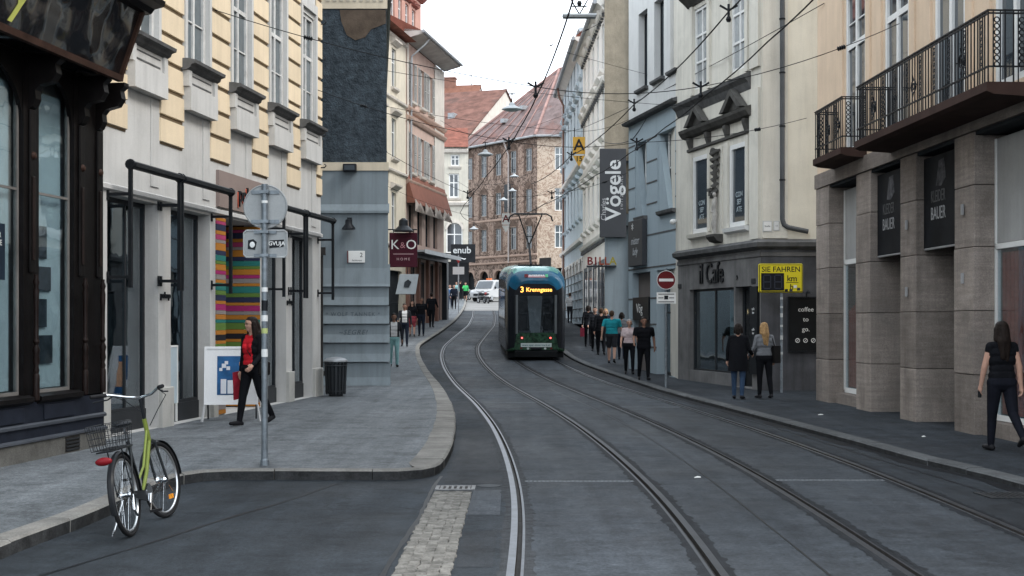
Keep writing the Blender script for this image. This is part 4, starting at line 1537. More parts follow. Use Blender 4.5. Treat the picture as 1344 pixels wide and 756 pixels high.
# club sign projecting into the street
cs = thing('club_sign', 'black projecting sign with white block letters enub on the corner house', 'sign', (-4.76, 123.3, 3.08), 0)
cs.scale = (1.19, 1.19, 1.19)
obj('board', MB().box(-.75, 1.15, -.15, .15, 3.5, 4.9), MATS['shopfront_black'], cs)
text('lettering', 'enub', .72, M('letter_grey_white', (.45, .46, .46), rough=.6), cs, (.12, -.175, 4.42), ext=.003, off=.012)
text('lettering', '~', .8, M_WHITE, cs, (.2, -.156, 3.8), ext=.003)
obj('bracket', MB().tube([(-1.5, .2, 4.2), (-.7, .05, 4.2)], .04, 6), M_BLACK, cs)
wsg = thing('street_sign', 'blank white board sign with small red triangle above on a thin pole', 'sign', (-3.55, 88.5, zr(88.5) + .11), 0)
obj('pole', MB().tube([(0, 0, 0), (0, 0, 3.9)], .04, 8), M_ZINC, wsg)
obj('plate', MB().box(-.38, .38, -.06, -.041, 2.6, 3.1), M_WHITE, wsg)
obj('triangle_sign', MB().plate([(-.16, 3.6), (.16, 3.6), (0, 3.32)], -.06, -.041), M('sign_red', (.42, .04, .04), rough=.45, var=.1), wsg)
# roofs further back
for (lab, X, Y, w, d_, h, rise) in (('red roofed house with brick chimney rising behind the pale corner house', -20.0, 176, 14.5, 18, 22.5, 7.6),):
    o = thing('roof_house', lab, 'building', (X, Y, 4.0), rad(-8))
    mb = MB()
    mb.box(0, w, 0, d_, 0, h)
    mb.add([(w + .002, 0, h), (w + .002, d_ / 2, h + rise), (w + .002, d_, h)], [(0, 1, 2)])
    obj('wall', mb, M_PINKW, o)
    mb = MB()
    gable_roof(mb, w, d_, h, rise, .5, .15)
    r = obj('roof', mb, M('roof_tile_fresh', (.18, .085, .06), rough=.85, var=.2, scale=1.5, fine=.2, bump=.4, bscale=12), o)
    obj('chimney', MB().box(w - 5.6, w - 3.4, d_ / 2 - .6, d_ / 2 + .6, h + rise - .8, h + rise + 1.0).box(w - 5.7, w - 3.3, d_ / 2 - .7, d_ / 2 + .7, h + rise + 1.001, h + rise + 1.2), M_TERRA, r)
    obj('chimney', MB().box(w - 8.6, w - 7.4, d_ / 2 - .6, d_ / 2 + .6, h + rise - .8, h + rise + .7), M_TERRA, r)
    obj('aerial', MB().tube([(w - 1.2, d_ / 2, h + rise), (w - 1.2, d_ / 2, h + rise + 2.2)], .05, 5), M_BLACK, r)

# ------------------------------------------------------------------ painted house closing the view
M_FRES = M('fresco_plaster', (.33, .245, .20), rough=.9, var=.15, scale=.5, fine=.1)
N, L = M_FRES.node_tree.nodes, M_FRES.node_tree.links
b_ = N['Principled BSDF']
src = b_.inputs['Base Color'].links[0].from_socket
ge = N.new('ShaderNodeNewGeometry')
nz = N.new('ShaderNodeTexNoise')
nz.inputs['Scale'].default_value = .8
nz.inputs['Detail'].default_value = 5
nz.inputs['Distortion'].default_value = 2.2
L.new(ge.outputs['Position'], nz.inputs['Vector'])
cr = N.new('ShaderNodeValToRGB')
cr.color_ramp.elements[0].position = .30
cr.color_ramp.elements[0].color = (1, 1, 1, 1)
cr.color_ramp.elements[1].position = .36
cr.color_ramp.elements[1].color = (0, 0, 0, 1)
for p, v in ((.40, .1), (.43, 1), (.47, .9), (.49, .15), (.53, .2), (.56, 1), (.62, .9), (.66, .3)):
    e = cr.color_ramp.elements.new(p)
    e.color = (v, v, v, 1)
L.new(nz.outputs['Fac'], cr.inputs[0])
nz2 = N.new('ShaderNodeTexNoise')
nz2.inputs['Scale'].default_value = 2.6
nz2.inputs['Detail'].default_value = 6
nz2.inputs['Distortion'].default_value = 1.2
L.new(ge.outputs['Position'], nz2.inputs['Vector'])
mr_ = N.new('ShaderNodeMapRange')
mr_.inputs[1].default_value = .40
mr_.inputs[2].default_value = .52
mr_.inputs[3].default_value = .35
mr_.inputs[4].default_value = 1
L.new(nz2.outputs['Fac'], mr_.inputs[0])
mm = N.new('ShaderNodeMath')
mm.operation = 'MULTIPLY'
L.new(cr.outputs[0], mm.inputs[0])
L.new(mr_.outputs[0], mm.inputs[1])
mxx = N.new('ShaderNodeMix')
mxx.data_type = 'RGBA'
mxx.inputs[7].default_value = (.045, .032, .027, 1)
L.new(mm.outputs[0], mxx.inputs[0])
L.new(src, mxx.inputs[6])
L.new(mxx.outputs[2], b_.inputs['Base Color'])

zb = zr(142)
A = Vector((2.64, 140, 0))
dL = Vector((.753, -1.0)).normalized()            # left facet runs from far left to the corner
Bp = Vector((A.x, A.y)) - dL * 13.6
fh = thing('painted_house', 'frescoed brown and pink palace with arcade and steep red hipped roof', 'building', (Bp.x, Bp.y, zb), math.atan2(dL.y, dL.x))
ze = 21.3 - zb
LW = 13.6
mb = MB()
cols = [LW * (i + .5) / 5 - .1 for i in range(5)]
rows = [(5.1, 7.5), (9.0, 11.4), (13.3, 15.7)]
wo_ = [(c - .52, c + .52, a, b) for c in cols for a, b in rows]
arches = [(c - .85, c + .85, 0., 3.0) for c in [LW * (i + .5) / 5 for i in range(5)]]
wall(mb, 0, LW, 0, ze, wo_ + arches, .3)
mb2 = MB()
# right facet, bending towards the frontal plane
ang = math.atan2(dL.y, dL.x)
c2, s2 = math.cos(-ang), math.sin(-ang)
rows2 = [(z0 - .1, z1 - .1) for z0, z1 in rows]
rw = MB()
w2 = [(1.85, 2.9, a, b) for a, b in rows] + [(4.4, 5.4, a, b) for a, b in rows]
wall(rw, 0, 7, 0, ze, w2 + [(1.5, 3.2, 0, 3.0)], .3)
M_FRES2 = M_FRES.copy()
M_FRES2.name = 'fresco_plaster_cream'
for n_ in M_FRES2.node_tree.nodes:
    if n_.type == 'MIX' and not n_.inputs[6].is_linked and not n_.inputs[7].is_linked:
        n_.inputs[6].default_value = (.52, .42, .33, 1)
        n_.inputs[7].default_value = (.62, .52, .42, 1)
    elif n_.type == 'MIX' and n_.inputs[6].is_linked:
        n_.inputs[7].default_value = (.30, .21, .16, 1)
M_FRES3 = M_FRES2.copy()
M_FRES3.name = 'fresco_plaster_rose'
for n_ in M_FRES3.node_tree.nodes:
    if n_.type == 'MIX' and not n_.inputs[6].is_linked and not n_.inputs[7].is_linked:
        n_.inputs[6].default_value = (.33, .245, .20, 1)
        n_.inputs[7].default_value = (.42, .32, .26, 1)
    elif n_.type == 'MIX' and n_.inputs[6].is_linked:
        n_.inputs[7].default_value = (.14, .09, .07, 1)
rotp = link('corner_wing', rw.mesh('corner_wing', M_FRES2), fh, (LW, 0, 0), (0, 0, -ang))
obj('wall', mb, M_FRES, fh)
for a, b, z0, z1 in wo_:
    window(fh, a, b, z0, z1, .12, M('frame_grey_far', (.30, .31, .31), rough=.7), M_PANE, 2, (.68,), .1, .09, single=True)
for a, b, z0, z1 in w2:
    w_ = window(fh, a, b, z0, z1, .12, M_WHITE, M_PANEB, 2, (.68,), .1, .09, single=True)
    p = Vector((a, .12, 0))
    w_.location = (LW + p.x * c2 - p.y * s2, p.x * s2 + p.y * c2, z0)
    w_.rotation_euler = (0, 0, -ang)
# lighter painted figure panels between the windows
for ca_, cb_ in zip(cols, cols[1:]):
    for z0, z1 in rows:
        m_ = (ca_ + cb_) / 2
        obj('fresco_panel', MB().plate([(m_ - .42, z0 - .3), (m_ + .42, z0 - .3), (m_ + .5, z0 + .9), (m_ + .42, z1 + .2), (m_, z1 + .6), (m_ - .42, z1 + .2), (m_ - .5, z0 + .9)], -.02, -.002), M_FRES3, fh)
for c in cols:
    for z0, z1 in rows:
        obj('painted_surround', MB().plate([(c - .8, z0 - .5), (c - .56, z0 - .1), (c - .56, z1 + .1), (c + .56, z1 + .1), (c + .56, z0 - .1), (c + .8, z0 - .5), (c + .8, z1 + .3), (c, z1 + .9), (c - .8, z1 + .3)], -.012, -.002), M('fresco_umber', (.12, .085, .068), rough=.9, var=.4, scale=2.5), fh)
# arcade arches
for a, b, z0, z1 in arches:
    r = (b - a) / 2
    arc = [(a + r - r * math.cos(math.pi * k / 12), 2.1 + r * .98 * math.sin(math.pi * k / 12)) for k in range(13)]
    obj('arch', MB().plate([(a - .1, 3.05)] + [(a - .1, 2.1)] + arc + [(b + .1, 2.1), (b + .1, 3.05)], -.06, .28), M('arcade_plaster', (.36, .26, .21), rough=.9, var=.12, streak=.2), fh)
    obj('arcade_back', MB().box(a, b, .5, .55, 0, 3.1), M_DARK, fh)
for z, o in ((3.6, .15), (4.3, .1), (8.3, .08)):
    obj('string_course', cornice(0, LW, [(.03, z), (o, z + .06), (o, z + .2), (.03, z + .26)]), MATS['arcade_plaster'], fh)
bk = MB()
# rear body, closing the volume
C0 = Vector((0, 0))
C1 = Vector((LW, 0))
C2 = C1 + Vector((7 * c2, 7 * s2))
C3 = C2 + Vector((0, 16))
C4 = Vector((0, 16))
pts = [C1, C2, C3, C4, C0]
for p, q in ((C2, C3), (C3, C4), (C4, C0)):
    bk.add([(p.x, p.y, 0), (q.x, q.y, 0), (q.x, q.y, ze), (p.x, p.y, ze)], [(0, 1, 2, 3)])
obj('rear_wall', bk, M_FRES, fh)
# hipped roof with oversailing eaves
ov = 1.0


def outp(p, c, k=1.07):
    return (c.x + (p.x - c.x) * k, c.y + (p.y - c.y) * k)


cen = Vector(((C0.x + C2.x) / 2, 8))
P = [outp(p, cen) for p in (C0, C1, C2, C3, C4)]
Rz = ze + 8.6
R1 = (LW * .62, 7.2, Rz)
R2 = (LW * 1.12, 9.5, Rz)
rf = MB()
e0 = [(x, y, ze - .1) for x, y in P]
rf.add(e0 + [R1, R2], [(0, 1, 5), (1, 2, 6, 5), (2, 3, 6), (3, 4, 5, 6), (4, 0, 5)])
M_ROOFP = M('roof_plum_tile', (.165, .125, .12), rough=.8, var=.35, scale=1.2, fine=.3, bump=.6, bscale=10, stain=.7, stain_col=(.22, .085, .06), stain_scale=.28)
r = obj('roof', rf, M_ROOFP, fh)
# soffit, gutter and hip tiles
obj('soffit', MB().add([(x, y, ze - .12) for x, y in P], [(0, 1, 2, 3, 4)]), M_WOODR, fh)
hips = [(P[0], R1), (P[1], R1), (P[2], R2)]
for p, q in hips:
    obj('hip_ridge', MB().tube([(p[0], p[1], ze), q], .16, 6), M('ridge_tile', (.30, .19, .17), rough=.85, var=.25), r)
obj('ridge', MB().tube([R1, R2], .18, 6), MATS['ridge_tile'], r)
for i in range(1, 6):
    u = i / 6
    p = (P[0][0] + (P[1][0] - P[0][0]) * u, P[0][1] + (P[1][1] - P[0][1]) * u)
    k = .9
    obj('roof_rib', MB().tube([(p[0], p[1], ze + .02), (p[0] + (R1[0] - p[0]) * k, p[1] + (R1[1] - p[1]) * k, ze + (Rz - ze) * k)], .07, 5), MATS['ridge_tile'], r)
mb = MB()
for u, v in ((.52, .45), (.35, .3)):
    base = Vector(e0[0]) * (1 - u) + Vector(e0[1]) * u
    p = base * (1 - v) + Vector(R1) * v
    obj('skylight', MB().box(p.x - .3, p.x + .3, p.y - .5, p.y + .2, p.z - .1, p.z + .35), M_ZINC, r)
obj('gutter', MB().tube([(P[0][0], P[0][1], ze - .1), (P[1][0], P[1][1], ze - .1), (P[2][0], P[2][1], ze - .1)], .12, 6), M_ZINC, fh)
obj('downpipe', MB().tube([(LW * .62, -.5, ze - .2), (LW * .62 + .3, -.12, ze - 1.6), (LW * .62 + .3, -.12, 3.7)], .09, 6), M('pipe_pale', (.42, .38, .36), rough=.7), fh)
obj('downpipe', MB().tube([(.1, -.12, ze - .2), (.1, -.12, 3.7)], .09, 6), MATS['pipe_pale'], fh)
obj('wall_banner', MB().box(LW * .58, LW * .66, -.08, -.03, 9.2, 12.2), M('banner_dark', (.06, .065, .07), rough=.7), fh)
obj('shop_sign_panel', MB().box(LW + .5, LW + 2.4, -.1, -.04, 3.0, 4.0), M('banner_dark2', (.03, .03, .03), rough=.7), fh)

# ------------------------------------------------------------------ far right row: light blue corner house, white stucco house
KQ = .024
NQ = math.hypot(1, KQ)
AQ = math.atan2(-1, KQ)


def XQ(Y): return 3.94 - KQ * (Y - 56)


M_LBLUE = M('plaster_ice_blue', (.50, .565, .60), rough=.9, var=.08, streak=.2)
M_STUC = M('plaster_white_stucco', (.74, .70, .645), rough=.9, var=.07, streak=.2, stain=.12, stain_col=(.3, .28, .25))
M_TAN = M('render_tan_firewall', (.25, .215, .165), rough=.95, var=.15, scale=2.5, fine=.25, bump=.5, bscale=12, streak=.2)
zb = zr(77)
lb = thing('ice_blue_house', 'ice blue corner house with curved zinc gutter and red tiled roof', 'building', (XQ(86), 86, zb), AQ)
W = 17.4 * NQ
fl = [5.6, 9.8, 12.9]
cs_ = [1.0 + i * 2.6 for i in range(7)]
ops = [(c - .5, c + .5, z, z + 2.0) for c in cs_ for z in fl if c + .5 < W] + [(c - .7, c + .7, .1, 3.4) for c in cs_ if c + .7 < W]
ztop = 16.2 - zb
mb = MB()
wall(mb, 0, W, 0, ztop, ops, .22)
shell(mb, 0, W, 9, 0, ztop)
obj('wall', mb, M_LBLUE, lb)
for a, b, z0, z1 in ops:
    if z0 > 1:
        window(lb, a, b, z0, z1, .08, M_WHITE, M_PANE, 2, (.66,), .08, .07, single=True)
        obj('hood', cornice(a - .2, b + .2, [(.04, z1 + .15), (.16, z1 + .2), (.24, z1 + .32), (.04, z1 + .4)]), M_LBLUE, lb)
        obj('sill', cornice(a - .15, b + .15, [(.04, z0 - .2), (.14, z0 - .1), (.15, z0 - .02)]), M_LBLUE, lb)
    else:
        r = (b - a) / 2
        arc = [(a + r - r * math.cos(math.pi * k / 10), 2.7 + r * math.sin(math.pi * k / 10)) for k in range(11)]
        obj('arch', MB().plate([(a - .1, 3.45), (a - .1, 2.7)] + arc + [(b + .1, 2.7), (b + .1, 3.45)], -.05, .2), M_STUC, lb)
        obj('arch_door', MB().box(a, b, .25, .3, .1, 3.4), M('door_green_black', (.02, .035, .032), rough=.5), lb)
for z in (4.2, 8.3):
    obj('string_course', cornice(0, W, [(.04, z), (.16, z + .08), (.18, z + .24), (.04, z + .32)]), M_STUC, lb)
for i in range(7):
    obj('rusticated_band', MB().box(0, W, -.03, .0, .3 + i * .48, .3 + i * .48 + .04), M_DKMOULD, lb)
obj('eave', MB().ext([(0, ztop - .2), (-.4, ztop + .1), (-.4, ztop + .22), (0, ztop + .3)], -.4, W), M_STUC, lb)
obj('gutter', MB().tube([(-.5, 1.2, ztop + .15), (-.5, -.3, ztop + .15), (-.3, -.48, ztop + .15), (W, -.48, ztop + .15)], .1, 8), M_ZINC, lb)
obj('downpipe', MB().tube([(3.1, -.46, ztop + .1), (3.1, -.35, ztop - .5), (3.1, -.1, ztop - 1.0), (3.1, -.1, 0.2)], .07, 8), M('pipe_rust', (.25, .15, .12), rough=.7), lb)
obj('roof', MB().ext([(-.4, ztop + .23), (4.5, ztop + 4.6), (9.2, ztop + .23)], -.4, W), M_TILE, lb)
obj('chimney', MB().box(8.2, 9.2, 1.4, 2.2, ztop + 1.0, ztop + 4.3).box(8.1, 9.3, 1.3, 2.3, ztop + 4.301, ztop + 4.55), M_TERRA, lb)
obj('dormer', MB().box(1.0, 2.6, .6, 3, ztop + 1.2, ztop + 2.9).prism([(.8, .4), (2.8, .4), (2.8, 3), (.8, 3)], ztop + 2.901, ztop + 3.1), M_TERRA, lb)

zb = zr(62)
sh = thing('white_stucco_house', 'white stucco house with rows of dark dentils and a bare tan firewall', 'building', (XQ(68.5), 68.5, zb), AQ)
W = 12.5 * NQ
cs_ = [1.2, 3.7, 6.2, 8.7, 11.2]
ops = [(c - .48, c + .48, z, z + 2.0) for c in cs_ for z in (5.3, 8.8, 11.6)]
ztop = 15.1 - zb
shopw = [(.4, 2.9, .1, 3.5), (3.2, 5.6, .1, 3.5), (5.9, 8.3, .1, 3.5), (8.6, 11.9, .1, 3.5)]
mb = MB()
wall(mb, 0, W, 0, ztop, ops + shopw, .22)
shell(mb, 0, W, 9, 0, ztop)
obj('wall', mb, M_STUC, sh)
for a, b, z0, z1 in ops:
    window(sh, a, b, z0, z1, .06, M_WHITE, M_PANE, 2, (.66,), .08, .07, single=True)
    obj('hood', cornice(a - .2, b + .2, [(.04, z1 + .2), (.2, z1 + .26), (.32, z1 + .42), (.04, z1 + .5)]), M_STUC, sh)
    obj('sill', cornice(a - .2, b + .2, [(.04, z0 - .24), (.18, z0 - .12), (.2, z0 - .03)]), M_STUC, sh)
for z in (4.35, 7.9, 10.9, 13.9):
    st = obj('string_course', cornice(0, W, [(.04, z), (.14, z + .06), (.2, z + .22), (.04, z + .3)]), M_STUC, sh)
    dm = MB().box(0, .16, -.13, -.0, -.16, -.01).mesh('dentil', M_DKMOULD)
    for i in range(20):
        link('dentil', dm, st, (.2 + i * .62, 0, z))
for a, b, z0, z1 in shopw:
    f = obj('shop_window', MB().box(a, a + .12, .02, .1, .1, 3.5).box(b - .12, b, .02, .1, .1, 3.5).box(a + .12, b - .12, .02, .1, 3.3, 3.5).box((a + b) / 2 - .04, (a + b) / 2 + .04, .03, .09, .1, 3.3), M('shop_frame_grey', (.12, .135, .15), rough=.5, metal=.3), sh)
    obj('pane', MB().box(a + .12, b - .12, .05, .058, .1, 3.3), M_PANE, f)
obj('eave', MB().ext([(0, ztop - .2), (-.38, ztop + .05), (-.38, ztop + .18), (0, ztop + .3)], 0, W), M_STUC, sh)
obj('gutter', MB().tube([(0, -.46, ztop + .12), (W, -.46, ztop + .12)], .1, 8), M_ZINC, sh)
obj('roof', MB().ext([(-.38, ztop + .19), (4.5, ztop + 4.2), (9.2, ztop + .19)], .0, W - .3), M_TILE, sh)
# firewall facing down the street: tan render over a grey painted foot
fw = MB()
fw.prism([(W + .003, -.06), (W + .22, -.06), (W + .22, 9), (W + .003, 9)], 5.35, 17.2)
obj('firewall', fw, M_TAN, sh)
obj('firewall_foot', MB().prism([(W + .003, -.05), (W + .2, -.05), (W + .2, 9), (W + .003, 9)], 0, 5.345), M_GB, sh)
obj('firewall_pipe', MB().tube([(W + .3, 1.02, 17), (W + .3, 1.02, .2)], .07, 8), M_BLACK, sh)
bs = thing('shop_name_sign', 'red block lettered shop sign ending in a yellow letter under the vertical sign', 'sign', (3.73, 55.55, zr(55.5)), rad(-4))
obj('rail', MB().box(-.62, .62, -.02, .3, 3.40, 3.46), M_ANTH, bs)
M_LR = M('letter_red', (.12, .012, .014), rough=.4, var=.1)
for i, chx in enumerate('BILL'):
    text('letter', chx, .46, M_LR if i < 2 else M('letter_red_orange', (.19, .035, .015), rough=.4), bs, (-.48 + i * .235, -.02, 3.63), ext=.05, off=.008)
text('letter', 'A', .46, M('letter_yellow', (.24, .20, .03), rough=.4), bs, (.47, -.02, 3.63), ext=.05, off=.008)

# tall vertical sign on the firewall
vs_ = thing('vertical_sign', 'tall charcoal vertical sign reading Charles Voegele in white letters', 'sign', (3.66, 55.66, 0), 0)
M_CHAR = M('sign_charcoal', (.050, .052, .057), rough=.5, var=.08)
obj('board', MB().box(0, 1.10, -.1, .1, 5.28, 8.98), M_CHAR, vs_, bev=.02)
text('lettering', 'V\u00f6gele', .92, M('letter_offwhite', (.5, .51, .51), rough=.6), vs_, (.58, -.106, 7.25), (rad(90), rad(-90), 0), ext=.003, off=.012)
text('lettering', 'Charles', .30, M('letter_grey', (.35, .35, .36), rough=.6), vs_, (.16, -.106, 6.45), (rad(90), rad(-90), 0), ext=.003)
text('lettering', 'S W I T Z E R L A N D', .15, MATS['letter_grey'], vs_, (.92, -.106, 7.15), (rad(90), rad(-90), 0), ext=.003)
obj('bracket', MB().box(.9, 1.3, -.04, .22, 8.4, 8.48).box(.9, 1.3, -.04, .22, 5.7, 5.78), M_BLACK, vs_)

# ------------------------------------------------------------------ blue grey shop house with slanted windows
dv = Vector((1, -5)).normalized()
zb = .06
bh = thing('blue_shop_house', 'blue grey rendered shop house with slanted first floor windows and dark joints', 'building', (3.78, 43.2, zb), math.atan2(dv.y, dv.x))
W = 5.12
M_BL = M('render_grey_blue', (.33, .395, .43), rough=.85, var=.05, scale=.8, streak=.15)
M_BLU = M('render_pale_grey', (.60, .60, .585), rough=.88, var=.06, streak=.18)
top = [(1.1, 2.05, 9.0, 11.4), (2.75, 3.7, 9.0, 11.4), (4.3, 5.0, 9.0, 11.4)]
sl = [(.75, 1.95, 5.0, 7.35), (3.1, 4.75, 5.0, 7.35)]
gd = [(.45, 2.35, .1, 3.25), (3.0, 4.95, .1, 3.25)]
mb = MB()
wall(mb, 0, W, 8.15, 14.5, top, .35)
shell(mb, 0, W, 9, 8.15, 14.5)
obj('upper_wall', mb, M_BLU, bh)
mb = MB()
wall(mb, 0, W, 0, 8.0, sl + gd, .4)
shell(mb, 0, W, 9, 0, 8.0)
obj('lower_wall', mb, M_BL, bh)
obj('roof_slab', MB().box(-.1, W + .1, -.2, 9.1, 14.51, 14.8), M_ZINC, bh)
obj('ledge', cornice(-.05, W + .05, [(.05, 8.001), (.2, 8.03), (.24, 8.1), (.05, 8.149)]), M_DKMOULD, bh)
for a, b, z0, z1 in top:
    w_ = window(bh, a, b, z0, z1, .2, M_ANTH, M_PANE, 1, (), .05)
    obj('sill', cornice(a - .1, b + .1, [(.02, z0 - .12), (.12, z0 - .08), (.13, z0 - .01)]), M_DKMOULD, bh)
for a, b, z0, z1 in sl:
    window(bh, a + .35, b, z0, z1, .22, M_WHITE, M_PANEB, 1, (.55,), .05)
    obj('slanted_reveal', MB().plate([(a + .005, z0 + .005), (a + (b - a) * .62, z0 + .005), (a + .02, z1 - .005)], .02, .21), M_BL, bh)
    obj('sill', cornice(a + .2, b + .1, [(.02, z0 - .14), (.12, z0 - .1), (.14, z0 - .01)]), M_DKMOULD, bh)
for z in (3.35, 4.35, 5.3, 5.95, 6.6, 7.3):
    for (a, b) in ((0, .72), (2.0, 3.05), (4.8, W)) if z > 5 else ((0, W),):
        obj('joint_strip', MB().box(a, b, -.012, .0, z, z + .045), M_DKMOULD, bh)
for z in (.9, 1.6, 2.4):
    for a, b in ((0, .44), (2.36, 2.99)):
        obj('joint_strip', MB().box(a, b, -.012, .0, z, z + .05), M_DKMOULD, bh)
a, b, z0, z1 = gd[1]
f = obj('shop_door', MB().box(a, a + .07, .25, .33, .1, z1).box(b - .07, b, .25, .33, .1, z1).box(a + .07, b - .07, .25, .33, z1 - .08, z1).box(a + .07, b - .07, .25, .33, .1, .2).box(a + .07, b - .07, .26, .32, 1.95, 2.0), M_ANTH, bh)
obj('pane', MB().box(a + .07, b - .07, .28, .288, .2, 1.95), M_SHOPG2, f)
obj('pane', MB().box(a + .07, b - .07, .28, .288, 2.0, z1 - .08), M_SHOPG2, f)
for (a, b, z0, z1) in gd:
    rm = MB()
    rm.add([(a, .41, .05), (b, .41, .05), (b, 2.5, .05), (a, 2.5, .05), (a, .41, 3.3), (b, .41, 3.3), (b, 2.5, 3.3), (a, 2.5, 3.3)], [(0, 1, 2, 3), (7, 6, 5, 4), (1, 2, 6, 5), (2, 3, 7, 6), (3, 0, 4, 7)])
    obj('shop_room', rm, M_DARK, bh)
a, b, z0, z1 = gd[0]
obj('recess_wall', MB().box(a, b, .2, .25, .1, z1), M('recess_taupe', (.17, .15, .14), rough=.85, var=.1), bh)
o = thing('shop_panel_sign', 'small black sign with white letters Vog beside the shop door', 'sign', bh.matrix_basis @ Vector((.55, .05, 1.75)), bh.rotation_euler.z)
obj('board', MB().box(0, 1.7, -.08, .0, 0, .72), M_BLACK, o)
text('lettering', 'V\u00f6g', .42, M_WHITE, o, (.75, -.083, .36), ext=.002)
o = thing('shop_panel_sign', 'dark square sign with pale script on the blue grey wall', 'sign', bh.matrix_basis @ Vector((.5, -.01, 3.45)), bh.rotation_euler.z)
obj('board', MB().box(0, 1.55, -.16, .0, 0, 1.45), M_CHAR, o, bev=.02)
text('lettering', 'mister\nlady', .34, M('letter_silver', (.42, .44, .46), rough=.4), o, (.78, -.163, .62), ext=.002, shear=.25)
text('lettering', '*', .5, M_WHITE, o, (.5, -.163, 1.15), ext=.002)
o = thing('security_camera', 'small white dome camera on the blue grey wall above the shop door', 'camera', bh.matrix_basis @ Vector((5.0, 0, 4.55)), bh.rotation_euler.z)
obj('bracket', MB().box(-.05, .05, -.12, 0, .02, .1), M_WHITE, o)
obj('dome', MB().ell((0, -.15, .02), (.09, .09, .08)), M_WHITE, o, smooth=True)

# ------------------------------------------------------------------ cafe corner house
P0, P1 = Vector((4.72, 37.9)), Vector((6.05, 32.4))
dc = (P1 - P0).normalized()
WL = (P1 - P0).length
zb = .03
ch = thing('cafe_house', 'grey beige corner house with twin pediment over windows above a cafe', 'building', (P0.x, P0.y, zb), math.atan2(dc.y, dc.x))
M_CAFE = M('plaster_grey_beige', (.66, .63, .555), rough=.9, var=.08, scale=.9, streak=.28, bump=.12, stain=.25, stain_col=(.22, .21, .19))
M_CAFEG = M('cafe_stained_render', (.165, .162, .16), rough=.9, var=.3, scale=1.1, streak=.45, bump=.25, bscale=20, stain=.45, stain_col=(.08, .08, .082), stain_scale=1.3)
M_ORN = M('ornament_dark_stone', (.085, .082, .076), rough=.9, var=.3, scale=3, streak=.35, bump=.3, bscale=25)


def sc_(x):
    Y = 13.89 / ((x - 672) / 1750 + .242)
    return (37.9 - Y) * 1.029


fw1 = [(sc_(909), sc_(930.5), 4.15, 6.25), (sc_(957), sc_(980.5), 4.15, 6.25)]
fw2 = [(sc_(911), sc_(930), 8.1, 10.3), (sc_(959.5), sc_(980), 8.1, 10.3)]
gw = [(sc_(905), sc_(963), .4, 2.62), (sc_(965), sc_(987), .1, 2.62)]
mb = MB()
wall(mb, 0, WL, 3.7, 15.5, fw1 + fw2, .22)
obj('upper_wall', mb, M_CAFE, ch)
mb = MB()
wall(mb, 0, WL, 0, 3.5, gw, .3)
obj('ground_wall', mb, M_CAFEG, ch)
# frontal facet round the corner, and the rest of the volume
aw = math.atan2(dc.y, dc.x)
ca, sa = math.cos(-aw), math.sin(-aw)


def loc_of(Xw, Yw):           # world offset from P0 to local
    v = Vector((Xw - P0.x, Yw - P0.y))
    return (v.x * ca - v.y * sa, v.x * sa + v.y * ca)


Q1, Q2 = loc_of(P1.x, P1.y), loc_of(P1.x + 6.0, P1.y + .02)
Q3, Q4 = loc_of(13, 46), loc_of(4.78, 46)


def poly_wall(mbx, p, q, z0, z1):
    mbx.add([(p[0], p[1], z0), (q[0], q[1], z0), (q[0], q[1], z1), (p[0], p[1], z1)], [(0, 1, 2, 3)])


mb = MB()
poly_wall(mb, Q1, Q2, 3.7, 15.5)
obj('side_wall', mb, M('plaster_cream_beige', (.70, .66, .56), rough=.9, var=.06, streak=.2), ch)
mb = MB()
poly_wall(mb, Q1, Q2, 0, 3.5)
obj('side_ground_wall', mb, M('cafe_side_render', (.085, .087, .095), rough=.9, var=.35, scale=1.3, streak=.5, bump=.25, bscale=20, stain=.5), ch)
mb = MB()
for p, q in ((Q2, Q3), (Q3, Q4), (Q4, (0, 0))):
    poly_wall(mb, p, q, 0, 15.5)
mb.add([(p[0], p[1], 15.5) for p in ((0, 0), Q1, Q2, Q3, Q4)], [(0, 1, 2, 3, 4)])
obj('rear_wall', mb, M_CAFE, ch)
# moulding between ground floor and upper wall, carried round the corner


def band(poly, prof, m, name):
    """moulding along a local polyline; prof as (out, z)"""
    mbx = MB()
    n = len(prof)
    dirs = [(Vector(poly[i + 1]) - Vector(poly[i])).normalized() for i in range(len(poly) - 1)]
    for i, p in enumerate(poly):
        if i == 0:
            nv = Vector((dirs[0].y, -dirs[0].x))
        elif i == len(poly) - 1:
            nv = Vector((dirs[-1].y, -dirs[-1].x))
        else:
            a_ = Vector((dirs[i - 1].y, -dirs[i - 1].x))
            b_ = Vector((dirs[i].y, -dirs[i].x))
            nv = (a_ + b_) / (1 + a_.dot(b_))
        mbx.v += [(p[0] + nv.x * o, p[1] + nv.y * o, z) for o, z in prof]
    for i in range(len(poly) - 1):
        for k in range(n):
            k2 = (k + 1) % n
            mbx.f.append((i * n + k, i * n + k2, (i + 1) * n + k2, (i + 1) * n + k))
            mbx.m.append(0)
    mbx.f += [tuple(range(n)), tuple(range((len(poly) - 1) * n, len(poly) * n))]
    mbx.m += [0, 0]
    return obj(name, mbx, m, ch)


line = [(-.02, 0), Q1, Q2]
band(line, [(-.02, 3.48), (.04, 3.5), (.16, 3.56), (.18, 3.66), (.06, 3.74), (-.02, 3.74)], M_DKMOULD, 'belt_moulding')
band(line, [(-.02, 3.32), (.03, 3.33), (.03, 3.42), (-.02, 3.43)], M_CAFEG, 'belt_fillet')
band([(0, 0), (WL - .6, 0)], [(-.02, 7.45), (.05, 7.6), (.08, 7.68), (.18, 7.78), (.2, 7.86), (.04, 7.93), (-.02, 7.95)], M_DKMOULD, 'sill_course')
